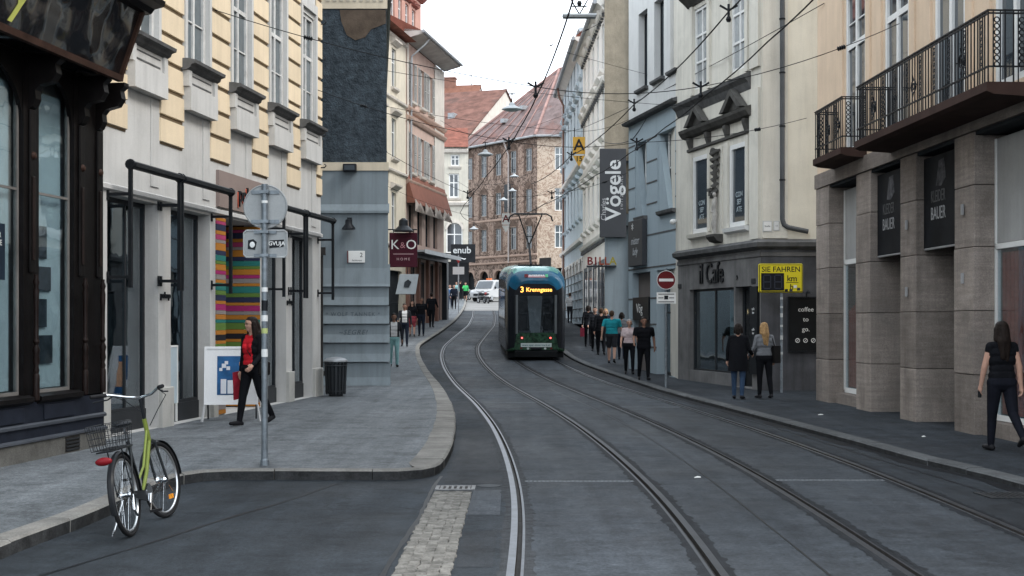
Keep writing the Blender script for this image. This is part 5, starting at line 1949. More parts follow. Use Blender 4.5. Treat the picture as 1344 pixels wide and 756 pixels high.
# corner pilaster
for k in range(1):
    obj('corner_pilaster', MB().box(WL - .55, WL - .02, -.07, .0, 3.76, 7.44), M_CAFE, ch)
    obj('corner_pilaster', MB().box(WL - .55, WL - .02, -.07, .0, 7.96, 15.4), M_CAFE, ch)
c0 = loc_of(P1.x + .02, P1.y - .07)
e = link('corner_strip', MB().box(.0, .62, 0, .065, 3.76, 15.4).mesh('corner_strip', M_CAFE), ch, (c0[0], c0[1], 0), (0, 0, -aw))
# windows with surrounds
for i, (a, b, z0, z1) in enumerate(fw1):
    w_ = window(ch, a + .03, b - .03, z0, z1, .0, M_WHITE, M_PANE, 1, (), .12, .06, .09)
    obj('surround', MB().box(a - .16, a + .0, -.06, .0, z0, z1 + .12), M_CAFE, ch)
    obj('surround', MB().box(b, b + .16, -.06, .0, z0, z1 + .12), M_CAFE, ch)
    obj('sill', cornice(a - .15, b + .15, [(.02, z0 - .16), (.12, z0 - .12), (.14, z0 - .02)]), M_WHITE if i else M_CAFE, ch)
    text('window_lettering', 'CON\nSEP\nATE', .19, M('letter_pale_blue', (.45, .52, .55), rough=.6), w_, ((b - a) / 2 - .03, .03, .62), ext=.001)
    # consoles carrying the cornice
    for x in (a - .05, b + .05):
        obj('console', MB().ext([(.0, 6.45), (-.05, 6.46), (-.08, 6.56), (-.13, 6.7), (-.14, 6.79), (.0, 6.79)], x - .1, x + .1), M_ORN, ch)
xm = (fw1[0][0] + fw1[0][1]) / 2
xn = (fw1[1][0] + fw1[1][1]) / 2
obj('window_cornice', cornice(fw1[0][0] - .5, fw1[1][1] + .4, [(.04, 6.80), (.14, 6.84), (.22, 6.95), (.24, 7.03), (.08, 7.08)]), M_ORN, ch)
obj('frieze_moulding', cornice(fw1[0][0] - .3, fw1[1][1] + .3, [(.02, 6.42), (.06, 6.44), (.06, 6.50), (.02, 6.52)]), M_ORN, ch)
for xc in (xm, xn):
    w_ = .72
    mb = MB()
    # raking pediment, hollow tympanum
    out = [(xc - w_, 7.085), (xc, 7.62), (xc + w_, 7.085)]
    inn = [(xc + w_ * .62, 7.10), (xc, 7.46), (xc - w_ * .62, 7.10)]
    mb.plate([out[0], out[1], inn[1], inn[2]], -.23, -.04)
    mb.plate([out[1], out[2], inn[0], inn[1]], -.23, -.04)
    obj('pediment', mb, M_ORN, ch)
    obj('tympanum', MB().plate([inn[2], inn[1], inn[0]], -.08, -.03), M_ORN, ch)
# carved figure bracket between the windows
xf = (fw1[0][1] + fw1[1][0]) / 2
obj('niche_panel', MB().box(xf - .27, xf + .27, -.03, .0, 4.02, 6.3), M_CAFE, ch)
M_STAT = M('statue_pale_stone', (.42, .40, .37), rough=.85, var=.3, scale=9, streak=.3)
hz = MB()
for k in range(7):          # folds of the carved drapery, one above the other
    z = 5.08 + k * .17
    w = .07 + .022 * k
    hz.tube([(xf - w * .6, -.06, z - .04), (xf + .02, -.17 - .008 * k, z + .03), (xf + w, -.06, z + .12)], [.035, .065, .035], 8)
hz.tube([(xf + .05, -.1, 6.25), (xf + .06, -.14, 5.6), (xf + .03, -.12, 5.05)], [.07, .06, .03], 8)
hz.ell((xf + .0, -.17, 6.2), (.075, .08, .1))
obj('carved_drapery', hz, M_ORN, ch, smooth=True)
obj('carved_bracket', MB().box(xf - .24, xf - .02, -.24, -.031, 5.16, 5.24).box(xf - .22, xf - .04, -.21, -.031, 5.05, 5.158).box(xf - .2, xf - .06, -.18, -.031, 4.98, 5.048), M_ORN, ch)
fg = MB()
fg.tube([(xf + .05, -.12, 5.0), (xf + .06, -.14, 4.86), (xf + .03, -.13, 4.72), (xf + .05, -.13, 4.58), (xf + .02, -.12, 4.36), (xf + .06, -.12, 4.05)], [.04, .07, .055, .075, .05, .03], 10)
fg.tube([(xf - .01, -.14, 4.84), (xf - .07, -.17, 4.7), (xf + .0, -.2, 4.6)], [.03, .025, .02], 8).tube([(xf + .03, -.13, 4.5), (xf - .05, -.16, 4.3), (xf + .0, -.13, 4.05)], [.05, .04, .025], 8)
fg.ell((xf + .06, -.15, 5.06), (.05, .055, .065))
obj('carved_figure', fg, M_STAT, ch, smooth=True)
obj('figure_base', MB().ext([(.0, 3.80), (-.16, 3.84), (-.26, 3.96), (-.26, 4.02), (0, 4.02)], xf - .28, xf + .28), M_ORN, ch)
for (a, b, z0, z1) in fw2:
    window(ch, a, b, z0, z1, .03, M_WHITE, M('pane_curtained', (.30, .32, .33), rough=.08, var=.5, scale=1.2, fine=0, spec=.8), 2, (.33, .66), .08, .06, .09)
    obj('surround', MB().box(a - .18, a - .005, -.07, .0, 7.96, z1 + .1).box(b + .005, b + .18, -.07, .0, 7.96, z1 + .1), M_CAFE, ch)
    obj('hood', cornice(a - .4, b + .4, [(.04, z1 + .12), (.12, z1 + .2), (.3, z1 + .35), (.32, z1 + .45), (.04, z1 + .5)]), M_ORN, ch)
# cafe front
a, b, z0, z1 = gw[0]
mid = (a + b) / 2
f = obj('shop_window', MB().box(a, a + .05, .12, .2, z0, z1).box(b - .05, b, .12, .2, z0, z1).box(a + .05, b - .05, .12, .2, z1 - .06, z1).box(a + .05, b - .05, .12, .2, z0, z0 + .05).box(mid - .03, mid + .03, .13, .19, z0 + .05, z1 - .06), M_ANTH, ch)
obj('pane', MB().box(a + .05, mid - .03, .155, .163, z0 + .05, z1 - .06), M_SHOPG, f)
obj('pane', MB().box(mid + .03, b - .05, .155, .163, z0 + .05, z1 - .06), M_SHOPG, f)
a, b, z0, z1 = gw[1]
f = obj('cafe_door', MB().box(a, a + .07, .2, .28, z0, z1).box(b - .07, b, .2, .28, z0, z1).box(a + .07, b - .07, .2, .28, z1 - .07, z1), M_ANTH, ch)
obj('pane', MB().box(a + .07, b - .07, .235, .243, z0, z1 - .07), M_SHOPG2, f)
a, b = gw[0][0], gw[1][1]
rm = MB()
rm.add([(a, .31, .05), (b, .31, .05), (b, 2.4, .05), (a, 2.4, .05), (a, .31, 2.8), (b, .31, 2.8), (b, 2.4, 2.8), (a, 2.4, 2.8)], [(0, 1, 2, 3), (7, 6, 5, 4), (1, 2, 6, 5), (2, 3, 7, 6), (3, 0, 4, 7)])
obj('cafe_room', rm, M('cafe_room', (.07, .075, .075), rough=.9, var=.3), ch)
lamp = obj('pendant_bulb', MB().ell((mid + .25, .9, 2.0), (.06, .06, .1)).tube([(mid + .25, .9, 2.1), (mid + .25, .9, 2.78)], .006, 5), M('bulb_warm', (1., .62, .30), rough=.5, var=0, fine=0, emit=3.), ch, smooth=True)
obj('cafe_counter', MB().box(gw[0][0] + .5, mid + .1, .9, 1.4, .1, 1.1), M_WOODR, ch)
obj('cafe_curtain', MB().box(mid + .35, gw[0][1] - .15, .4, .44, .5, 2.55), M_CURT, ch)
text('cafe_lettering', 'il Cafe', .78, M_BLACK, ch, ((gw[0][0] + gw[0][1]) / 2 + .1, -.03, 3.0), ext=.02, sx=.85)
text('cafe_lettering_mark', ',', .5, M_BLACK, ch, (gw[1][0] + .15, -.02, 3.0), ext=.01)
for x in (.15, gw[1][1] + .1):
    obj('metal_plate', MB().box(x - .12, x + .12, -.02, .0, 2.68, 2.8), M_ANTH, ch)
# menu board beside the door
mbd = thing('menu_board', 'narrow black menu board with small white print beside the cafe door', 'sign', ch.matrix_basis @ Vector((gw[1][1] + .03, -.035, .45)), aw)
obj('board', MB().box(0, .42, -.04, .03, 0, 2.15), M_BLACK, mbd)
for z in (1.55, 1.05, .6):
    text('print', 'caffe\nbar', .09, M_WHITE, mbd, (.21, -.043, z), ext=.001)
# coffee to go board on the side wall
cb = thing('coffee_board', 'large black board lettered coffee to go on the cafe side wall', 'sign', (6.72, 32.36, 1.06), 0)
obj('board', MB().box(0, .80, -.05, .0, 0, 1.28), M('chalkboard', (.010, .011, .012), rough=.45, var=.2), cb)
obj('frame', MB().box(-.03, .83, -.06, .0, -.03, -.001).box(-.03, .83, -.06, 0, 1.281, 1.31).box(-.03, -.001, -.06, 0, 0, 1.28).box(.801, .83, -.06, 0, 0, 1.28), M_BLACK, cb)
for s_, z in (('coffee', 1.0), ('to', .76), ('go.', .52)):
    text('lettering', s_, .155, M_WHITE, cb, (.40, -.055, z), ext=.002)
for i in range(3):
    obj('bean_mark', MB().torus((.2 + i * .19, -.055, .25), .048, .008, 14, 5, 'y').bar((.17 + i * .19, -.055, .21), (.23 + i * .19, -.055, .29), .006, .012), M_WHITE, cb)
obj('lamp', MB().tube([(.42, -.02, 1.31), (.42, -.05, 1.4), (.42, -.22, 1.44)], .015, 6).lathe([(.07, 1.38), (.06, 1.42), (.02, 1.46)], 10, (.42, -.24, 0)), M_BLACK, cb)
# downpipe and plates on the side wall
dp = thing('downpipe', 'dark zinc downpipe bending sideways on the cafe house corner wall', 'pipe', (6.55, 32.3, 0), 0)
M_PIPE = M('pipe_dark_zinc', (.10, .105, .11), rough=.6, metal=.3, var=.2)
obj('pipe', MB().tube([(0, 0, 14), (0, 0, 4.25), (.04, 0, 4.12), (.14, 0, 4.05), (.62, 0, 3.95)], .06, 10), M_PIPE, dp, smooth=True)
for z in (5.2, 6.5, 7.8, 9.1):
    obj('clip', MB().lathe([(.066, -.02), (.075, -.015), (.075, .015), (.066, .02)], 10, (0, 0, z)).box(-.012, .012, .06, .1, z - .015, z + .015), M_BLACK, dp)
for (x, w_, z, h, lab) in ((6.08, .22, 3.95, .26, 'square white street plate on the cafe corner beside the downpipe'), (6.34, .14, 3.97, .24, 'narrow white house number plate next to the downpipe')):
    o = thing('street_plate', lab, 'plaque', (x, 32.4 - .075, z), 0)
    obj('plate', MB().box(0, w_, -.015, .0, 0, h), M('plate_grey_white', (.48, .49, .48), rough=.5), o, bev=.004)
    obj('plate_rim', MB().box(.015, w_ - .015, -.017, -.0155, .02, h - .02), M_WHITE, o)
    text('print', 'Stra\u00dfe' if w_ > .2 else '12', .055, M_BLACK, o, (w_ / 2, -.018, h / 2), ext=.001)

# ------------------------------------------------------------------ stone arcade house with the iron balconies
KK = .039
NK = math.hypot(1, KK)
AK = math.atan2(-1, KK)
kh = thing('arcade_house', 'orange plastered house over a stained stone pillar arcade with balconies', 'building', (6.6 - .004, 28.8, 0), AK)


def sk(Y): return (28.8 - Y) * NK


M_ORG = M('plaster_orange', (.68, .53, .39), rough=.9, var=.06, streak=.18, bump=.1)
M_TRAV = M('travertine', (.285, .245, .215), rough=.85, var=.28, scale=2.2, fine=.3, streak=.45, hstreak=.55, bump=.35, bscale=25, rand=.22, stain=.75, stain_col=(.11, .10, .092), stain_scale=1.1)
WK = sk(8)
ZT, ZG = 15., 4.62
cw = [26.05, 23.6, 21.05, 18.6, 16.1, 13.6]
ops = [(sk(y_) - .66, sk(y_) + .66, 5.12, 8.3) for y_ in cw] + [(sk(y_) - .6, sk(y_) + .6, 9.9, 12.3) for y_ in cw]
mb = MB()
wall(mb, 0, WK, ZG + .31, ZT, ops, .28)
shell(mb, 0, WK, 9, 0, ZT)
obj('upper_wall', mb, M_ORG, kh)
obj('architrave', MB().box(-.02, WK, -.06, 1.6, ZG, ZG + .30), M_TRAV, kh)
obj('roof', MB().ext([(-.6, ZT + .01), (4.5, ZT + 3.5), (9.2, ZT + .01)], 0, WK), M_TILE, kh)
# pillars of stacked blocks
zj = [.06, .97, 1.93, 2.89, 3.82, ZG - .003]
pil = [(27.8, 28.8), (25.0, 25.9), (22.5, 23.3), (19.95, 20.75), (16.6, 17.4), (13.6, 14.4), (11, 11.8)]
for ya, yb2 in pil:
    a, b = sk(yb2) + (.01 if yb2 > 28 else 0), sk(ya)
    for i, (z0, z1) in enumerate(zip(zj, zj[1:])):
        j = random.uniform(-.006, .006)
        obj('stone_block', MB().box(a, b, -.03 + j, 1.15, z0 + .004, z1 - .004), M_TRAV, kh, bev=.012)
# fillings of the bays
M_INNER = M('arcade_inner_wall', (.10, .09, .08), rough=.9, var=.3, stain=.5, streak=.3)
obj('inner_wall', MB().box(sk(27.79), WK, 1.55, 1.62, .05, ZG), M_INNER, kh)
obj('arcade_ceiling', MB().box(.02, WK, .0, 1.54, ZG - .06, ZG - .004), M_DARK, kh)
# bay with a narrow red-slatted window
a, b = sk(27.79), sk(25.91)
f = obj('bay_window', MB().box(a, b, .28, .36, 2.95, 3.05).box(a, a + .06, .28, .36, .35, 4.5).box(b - .06, b, .28, .36, .35, 4.5).box(a + .06, b - .06, .28, .36, .30, .40), M_WHITE, kh)
obj('pane', MB().box(a + .06, b - .06, .31, .318, .4, 2.95), M_SHOPG, f)
obj('bay_panel', MB().box(a + .06, b - .06, .3, .34, 3.06, 4.5), M('panel_grey', (.34, .34, .33), rough=.8, var=.1, streak=.2), kh)
M_REDS = M('red_slat', (.42, .11, .08), rough=.6, var=.25)
for i in range(12):
    obj('slat', MB().box(a + .1 + i * .145, a + .2 + i * .145, .36, .38, .42, 2.0 + .05 * i), M_REDS, kh)
obj('bay_foot', MB().box(a, b, .1, .4, .05, .29), M_TRAV, kh)
# wide bay nearest, with pale panel and red curtain
a, b = sk(19.94), sk(17.41)
f = obj('bay_window', MB().box(a, b, .28, .36, 2.85, 2.93).box(a, a + .05, .28, .36, .35, 4.5).box(b - .05, b, .28, .36, .35, 4.5).box(a + .05, b - .05, .28, .36, .30, .38), M_WHITE, kh)
obj('pane', MB().box(a + .05, b - .05, .31, .318, .38, 2.85), M_SHOPG, f)
obj('bay_panel', MB().box(a + .05, b - .05, .3, .34, 2.94, 4.5), MATS['panel_grey'], kh)
for i in range(16):
    obj('slat', MB().box(a + .1 + i * .15, a + .2 + i * .15, .36, .38, .40, 2.8), M_REDS, kh)
obj('bay_foot', MB().box(a, b, .1, .4, .05, .29), M_TRAV, kh)
# shop doors deep in the arcade
for ya, yb2 in ((23.31, 24.99), (20.76, 22.49)):
    a, b = sk(yb2), sk(ya)
    f = obj('arcade_door', MB().box(a, a + .06, 1.46, 1.53, .06, 2.9).box(b - .06, b, 1.46, 1.53, .06, 2.9).box(a + .06, b - .06, 1.46, 1.53, 2.84, 2.9), M_ANTH, kh)
    obj('pane', MB().box(a + .06, b - .06, 1.49, 1.5, .06, 2.84), M_SHOPG2, f)
# hanging banners
for i, (ya, yb2, lab) in enumerate(((23.32, 24.98, 'dark shop banner between pillars with faint dog portrait, beside the red slatted bay'), (20.77, 22.48, 'dark shop banner between pillars with bright lettering KLEIDER BAUER'))):
    a, b = sk(yb2), sk(ya)
    o = thing('shop_banner', lab, 'banner', kh.matrix_basis @ Vector((a, .10, 0)), AK, 'arcade banners')
    w_ = b - a
    obj('cloth', MB().box(.01, w_ - .01, 0, .03, 3.0, 4.50), M('banner_black', (.008, .009, .011), rough=.6, var=.5, scale=2.5), o)
    text('lettering', 'KLEIDER', .28, M('banner_letter', (.10, .10, .10), rough=.7), o, (w_ * .40, -.004, 3.82), ext=.002, sx=.62)
    text('lettering', 'BAUER', .30, M('banner_letter_pale', (.30, .30, .30), rough=.7), o, (w_ * .40, -.004, 3.54), ext=.002, sx=.74)
    obj('portrait', MB().plate([(w_ * .34, 4.0), (w_ * .42, 4.4), (w_ * .56, 4.42), (w_ * .6, 4.1), (w_ * .48, 3.98)], -.004, -.001), M('banner_portrait', (.075, .075, .08), rough=.7, var=.7, scale=7), o)
    obj('weight_bar', MB().tube([(0.02, .015, 2.98), (w_ - .02, .015, 2.98)], .02, 6), M('bar_pale', (.3, .3, .3), rough=.5), o)
for y_, zs_ in ((22.9, (3.35, 2.2)), (20.35, (3.4, 2.35))):
    for z in zs_:
        obj('pillar_plate', MB().box(sk(y_) - .03, sk(y_) + .03, -.07, -.04, z, z + .16), M('bar_pale', (.3, .3, .3)), kh)
# upper windows
for (a, b, z0, z1) in ops:
    window(kh, a, b, z0, z1, .02, M_WHITE, M_PANE, 2, (.66,), .1, .11, .1, bars=((0, .5, .80), (.5, 1, .80)) if z0 < 6 else ())
    if z0 < 6:
        obj('pier_strip', MB().box(a - .36, a - .1, -.035, .0, 5.15, 9.2), M_ORG, kh)
        obj('pier_strip', MB().box(b + .1, b + .36, -.035, .0, 5.15, 9.2), M_ORG, kh)


# balconies with iron railings
def balcony(y0, y1, proud, zb_, label, hgt=.95):
    a, b = sk(y0), sk(y1)
    w_ = b - a
    o = thing('balcony', label, 'balcony', kh.matrix_basis @ Vector((a, 0, zb_)), AK, 'iron balconies of the arcade house')
    obj('slab', MB().ext([(-.0005, .02), (-proud + .1, .06), (-proud, .10), (-proud, .22), (-.0005, .22)], 0, w_), M('balcony_slab_rust', (.05, .03, .025), rough=.8, var=.25, streak=.3), o, (0, 0, 0), bev=0)
    z0, z1 = .30, .22 + hgt
    mb = MB()
    for z in (z0 + .12, z1 - .04):
        mb.box(.03, w_ - .03, -proud + .03, -proud + .055, z, z + .022)
        for x in (.03, w_ - .055):
            mb.box(x, x + .025, -proud + .056, -.0, z + .0005, z + .0215)
    mb.box(.025, w_ - .025, -proud + .022, -proud + .062, z1, z1 + .02)
    for x in (.025, w_ - .065):
        mb.box(x, x + .04, -proud + .063, 0, z1 + .0005, z1 + .0195)
    obj('handrail', mb, M_BLACK, o)
    # balusters, bar by bar
    me = MB().box(-.008, .008, -.008, .008, .221, z1).mesh('baluster', M_BLACK)
    # scroll bar: a chain of small rings
    sc2 = MB()
    z = .46
    while z < z1 - .06:
        sc2.torus((0, 0, z), .035, .009, 10, 5, 'y')
        z += .085
    sc2.box(-.055, -.042, -.007, .007, .221, z1).box(.042, .055, -.007, .007, .221, z1)
    me2 = sc2.mesh('scroll_bar', M_BLACK)
    n = int(w_ / .12)
    for i in range(n + 1):
        x = .05 + i * (w_ - .1) / n
        link('scroll_bar' if i % 5 == 2 else 'baluster', me2 if i % 5 == 2 else me, o, (x, -proud + .042, 0))
    m = max(3, int(proud / .12))
    for x in (.042, w_ - .042):
        for i in range(1, m):
            t_ = link('scroll_bar' if i % 3 == 1 else 'baluster', me2 if i % 3 == 1 else me, o, (x, -proud + .042 + i * (proud - .04) / m, 0), (0, 0, rad(90)))
    for i in range(3):
        xr = w_ * (i + .5) / 3
        ro = MB()
        ro.torus((xr, -proud + .042, .68), .10, .012, 16, 5, 'y').torus((xr, -proud + .042, .68), .045, .012, 12, 5, 'y')
        for q in range(4):
            t_ = q * math.pi / 2
            ro.tube([(xr + .1 * math.cos(t_), -proud + .042, .68 + .1 * math.sin(t_)), (xr + .19 * math.cos(t_), -proud + .02, .68 + .19 * math.sin(t_))], .009, 5)
        obj('rosette', ro, M_BLACK, o)
    return o


balcony(27.3, 25.3, .5, 4.86, 'short iron balcony next to the cafe house corner')
balcony(23.7, 17.75, .72, 4.74, 'long iron balcony with scrollwork railing above the arcade banners')
# ------------------------------------------------------------------ tram
TY = 48.55


def path_pts(y0, lens):
    """walk along the tram's track; yields joints"""
    out = [Vector((t2(y0), y0, zr(y0)))]
    for L_ in lens:
        y = out[-1].y
        while (Vector((t2(y), y, zr(y))) - out[-1]).length < L_:
            y += .02
        out.append(Vector((t2(y), y, zr(y))))
    return out


tram = thing('tram', 'blue and dark green low floor tram signed 3 Krenngasse on the curved track', 'tram', (t2(TY), TY, zr(TY)), 0)
M_TBLUE = M('tram_blue', (.010, .085, .155), rough=.22, var=.45, scale=.9, fine=0, coat=.4)
M_TGRN = M('tram_mint_sheen', (.09, .25, .23), rough=.25, var=.3, scale=1.0, fine=0, coat=.4)  # green roof decor, with the sky's reflection on the dome put into the colour
M_TFOL = M('tram_leaf_print', (.022, .055, .032), rough=.35, var=.9, scale=9, fine=.5, stain=.6, stain_col=(.09, .10, .07), stain_scale=6)
M_TBLK = M('tram_black', (.012, .013, .016), rough=.25, var=.3, fine=0, coat=.2)
M_TSKRT = M('tram_skirt', (.010, .011, .012), rough=.6, var=.3)


def ring(w, zb_, zt, rt, rb=.08, k=5):
    pts = []
    for cx_, cz, r, a0 in ((w - rb, zb_ + rb, rb, -90), (w - rt, zt - rt, rt, 0), (-w + rt, zt - rt, rt, 90), (-w + rb, zb_ + rb, rb, 180)):
        for i in range(k + 1):
            t_ = rad(a0 + 90 * i / k)
            pts.append((cx_ + r * math.cos(t_), cz + r * math.sin(t_)))
    return pts


def loft(secs, mb, cap0=None, cap1=True):
    n = None
    base = len(mb.v)
    for (y, w, zt, zb_, rt) in secs:
        r = ring(w, zb_, zt, rt)
        n = len(r)
        mb.v += [(x, y, z) for x, z in r]
    for i in range(len(secs) - 1):
        for j in range(n):
            j2 = (j + 1) % n
            f = (base + i * n + j, base + i * n + j2, base + (i + 1) * n + j2, base + (i + 1) * n + j)
            cz = sum(mb.v[q][2] for q in f) / 4
            cy = sum(mb.v[q][1] for q in f) / 4
            mi = 0 if cz > 2.62 else (2 if cz < .98 and cy < .7 else 3)
            if cz > 3.22:
                mi = 1
            mb.f.append(f)
            mb.m.append(mi)
    if cap1:
        mb.f.append(tuple(base + (len(secs) - 1) * n + j for j in range(n)))
        mb.m.append(3)
    return n


lens = [6.4, 4.6, 6.2, 4.6, 6.2]
J = path_pts(TY, lens)
zw0, zw1, xw = 1.02, 2.36, .70
for i, L_ in enumerate(lens):
    a, b = J[i], J[i + 1]
    d = b - a
    rz_ = math.atan2(-d.x, d.y)
    pitch = math.atan2(d.z, math.hypot(d.x, d.y))
    mb = MB()
    if i == 0:
        secs = [(0, .80, 2.92, .40, .50), (.05, .94, 3.04, .36, .56), (.14, 1.02, 3.15, .32, .60), (.32, 1.07, 3.27, .3, .62), (.6, 1.1, 3.37, .3, .60), (1.0, 1.1, 3.43, .3, .55), (L_ - .25, 1.1, 3.44, .3, .5)]
        n = loft(secs, mb)
        outer = [Vector((x, z, 0)) for x, z in ring(.80, .40, 2.92, .50)]
        hole = [Vector(p) for p in ((-xw, zw0, 0), (-xw, zw1, 0), (xw, zw1, 0), (xw, zw0, 0))]
        tri = geometry.tessellate_polygon([outer, hole])
        allp = outer + hole
        nb = len(mb.v)
        mb.v += [(p.x, 0, p.y) for p in allp]
        for t_ in tri:
            cz = sum(allp[q].y for q in t_) / 3
            mb.f.append(tuple(nb + q for q in t_))
            mb.m.append(2 if cz < 1.0 else (0 if cz > 2.6 else 3))
    else:
        secs = [(.25, 1.1, 3.4, .3, .45), (L_ - .25, 1.1, 3.4, .3, .45)]
        loft(secs, mb)
        mb.f.append(tuple(range(24))[::-1])
        mb.m.append(3)
    rot = (pitch, 0, rz_)
    body = obj('body', mb, [M_TBLUE, M_TGRN, M_TFOL, M_TBLK], tram, a - J[0], rot, smooth=35)
    # side windows, one by one
    nw = max(2, int((L_ - 1.2) / 1.45))
    x0 = .95 if i == 0 else .55
    ww = (L_ - x0 - .5) / nw
    for s_ in (-1, 1):
        for k in range(nw):
            obj('side_window', MB().box(s_ * 1.1, s_ * 1.108, x0 + k * ww + .05, x0 + (k + 1) * ww - .05, 1.15, 2.45), M_PANE, body)
        obj('side_band', MB().box(s_ * 1.1, s_ * 1.106, x0, L_ - .3, 2.5, 2.6), M_TBLUE, body)
    obj('skirt', MB().box(-1.02, 1.02, .3 if i == 0 else .25, L_ - .25, .09, .31), M_TSKRT, body)
    if i:
        obj('bellows', MB().box(-1.0, 1.0, -.26, .26, .35, 3.2), M('bellows_rubber', (.02, .02, .022), rough=.8), body)
    if i == 0:
        cab = MB()
        cab.add([(-xw, .005, zw0), (xw, .005, zw0), (xw, .005, zw1), (-xw, .005, zw1), (-.95, 1.1, zw0 - .1), (.95, 1.1, zw0 - .1), (.95, 1.1, zw1 + .1), (-.95, 1.1, zw1 + .1)],
                [(0, 1, 5, 4), (1, 2, 6, 5), (2, 3, 7, 6), (3, 0, 4, 7), (4, 5, 6, 7)])
        obj('cab_interior', cab, M('cab_dark', (.02, .022, .025), rough=.8, var=.3), body)
        obj('gangway_panel', MB().plate([(-.16, zw0 - .05), (.22, zw0 - .05), (.30, zw1 + .08), (-.26, zw1 + .08)], 1.05, 1.09), M('gangway_glow', (.40, .45, .48), rough=.5, var=.2, scale=3, emit=.06), body)  # pale panel with added glow for the bright view through the tram
        obj('seat', MB().box(-.62, -.28, .5, .8, zw0 - .05, 1.75), M_TBLK, body, bev=.05)
        obj('seat', MB().box(.30, .62, .5, .8, zw0 - .05, 1.75), M_TBLK, body, bev=.05)
        obj('windscreen', MB().box(-xw, xw, -.004, .004, zw0, zw1), glass('tram_glass', (.8, .85, .88), .8), body)
        M_PILL = M('pillar_grey', (.13, .14, .145), rough=.5)
        obj('windscreen_frame', MB().box(-xw - .05, -xw + .03, -.03, -.006, zw0 - .04, zw1 + .03).box(xw - .03, xw + .05, -.03, -.006, zw0 - .04, zw1 + .03), M_PILL, body)
        obj('grab_ledge', MB().box(-.62, -.2, .02, .1, zw0 + .002, zw0 + .07).box(.28, .62, .02, .1, zw0 + .002, zw0 + .07), M_PILL, body)
        dd = obj('destination_display', MB().plate([(-.78, 2.40), (.78, 2.40), (.74, 2.56), (.64, 2.70), (.46, 2.80), (-.46, 2.80), (-.64, 2.70), (-.74, 2.56)], -.025, -.003), M_TBLK, body)
        M_LED = M('led_amber', (1.0, .42, .08), rough=.6, var=0, fine=0, emit=1.6)
        text('route_number', '3', .29, M_LED, dd, (-.52, -.03, 2.58), ext=.002, off=.004)
        text('route_name', 'Krenngasse', .205, M_LED, dd, (.10, -.03, 2.58), ext=.002, off=.003)
        st = obj('advert_strip', MB().add([(-.42, -.0, 0), (.42, 0, 0), (.42, .1, .11), (-.42, .1, .11)], [(0, 1, 2, 3)]), M('advert_pink', (.55, .30, .33), rough=.5), body, (0, .035, 3.03))
        obj('advert_mark', MB().add([(-.43, -.012, 0.01), (-.30, -.012, 0.01), (-.30, .075, .12), (-.43, .075, .12)], [(0, 1, 2, 3)]), MATS['letter_red'] if 'letter_red' in MATS else M_LR, st)
        obj('advert_mark', MB().add([(.33, -.012, 0.01), (.43, -.012, 0.01), (.43, .075, .12), (.33, .075, .12)], [(0, 1, 2, 3)]), M('advert_green', (.10, .42, .22), rough=.5), st)
        text('advert_lettering', 'INTERSPAR', .115, M_WHITE, st, (.02, .025, .062), (rad(52), 0, 0), ext=.002, off=.003)
        for x in (-.52, .52):
            tl_ = obj('tail_lamp', MB().lathe([(.06, -.02), (.06, -.005), (.045, 0)], 14, (x, -.0, .83), 'y'), M_TBLK, body)
            obj('lens', MB().lathe([(.001, -.024), (.03, -.022), (.035, -.019)], 12, (x, -.001, .83), 'y'), M('tail_red', (1., .12, .10), rough=.3, var=0, fine=0, emit=1.5), tl_)
        pl = obj('web_plate', MB().box(-.56, .56, -.018, -.003, .50, .64), M('plate_mint_white', (.55, .60, .57), rough=.5), body)
        text('web_address', 'www.spar-steiermark.at', .105, M('letter_teal', (.02, .12, .12), rough=.6), pl, (0, -.02, .57), ext=.001, off=.001)
        obj('coupler_cover', MB().box(-.2, .2, -.06, -.001, .405, .49), M_TBLK, body, bev=.02)
        obj('bumper', MB().ext([(.02, .12), (-.04, .14), (-.05, .34), (.05, .4)], -.78, .78), M_TSKRT, body)
        # red and white flower spots of the foliage print
        for (x, z, c) in ((-.55, .47, 'letter_red'), (.55, .46, 'letter_red'), (-.3, .455, 'plate_mint_white'), (.33, .455, 'plate_mint_white')):
            obj('print_flower', MB().lathe([(.045, -.004), (.04, -.002)], 7, (x, -.002, z - .01), 'y'), M_LR if c == 'letter_red' else MATS[c], body)
        # pantograph
        pb = obj('pantograph', MB().box(-.45, .45, 3.1, 3.2, 3.42, 3.5).box(-.45, .45, 4.0, 4.1, 3.42, 3.5).tube([(0, 3.15, 3.5), (0, 4.2, 4.3)], .045, 8)
                 .tube([(-.02, 4.2, 4.3), (-.45, 3.5, 5.42)], .026, 6).tube([(.02, 4.2, 4.3), (.45, 3.5, 5.42)], .026, 6).tube([(-.14, 3.98, 4.6), (.14, 3.98, 4.6)], .018, 6), M_BLACK, body)
        obj('contact_strip', MB().tube([(-.86, 3.4, 5.18), (-.80, 3.4, 5.36), (-.62, 3.4, 5.46), (.62, 3.4, 5.46), (.80, 3.4, 5.36), (.86, 3.4, 5.18)], .03, 8).box(-.6, .6, 3.55, 3.6, 5.43, 5.47), M_BLACK, pb)
        for s_ in (-1, 1):
            obj('wheel_cover', MB().lathe([(.28, 0), (.28, .02), (.2, .03)], 18, (s_ * 1.03, 2.2, .31), 'x'), M_TSKRT, body)

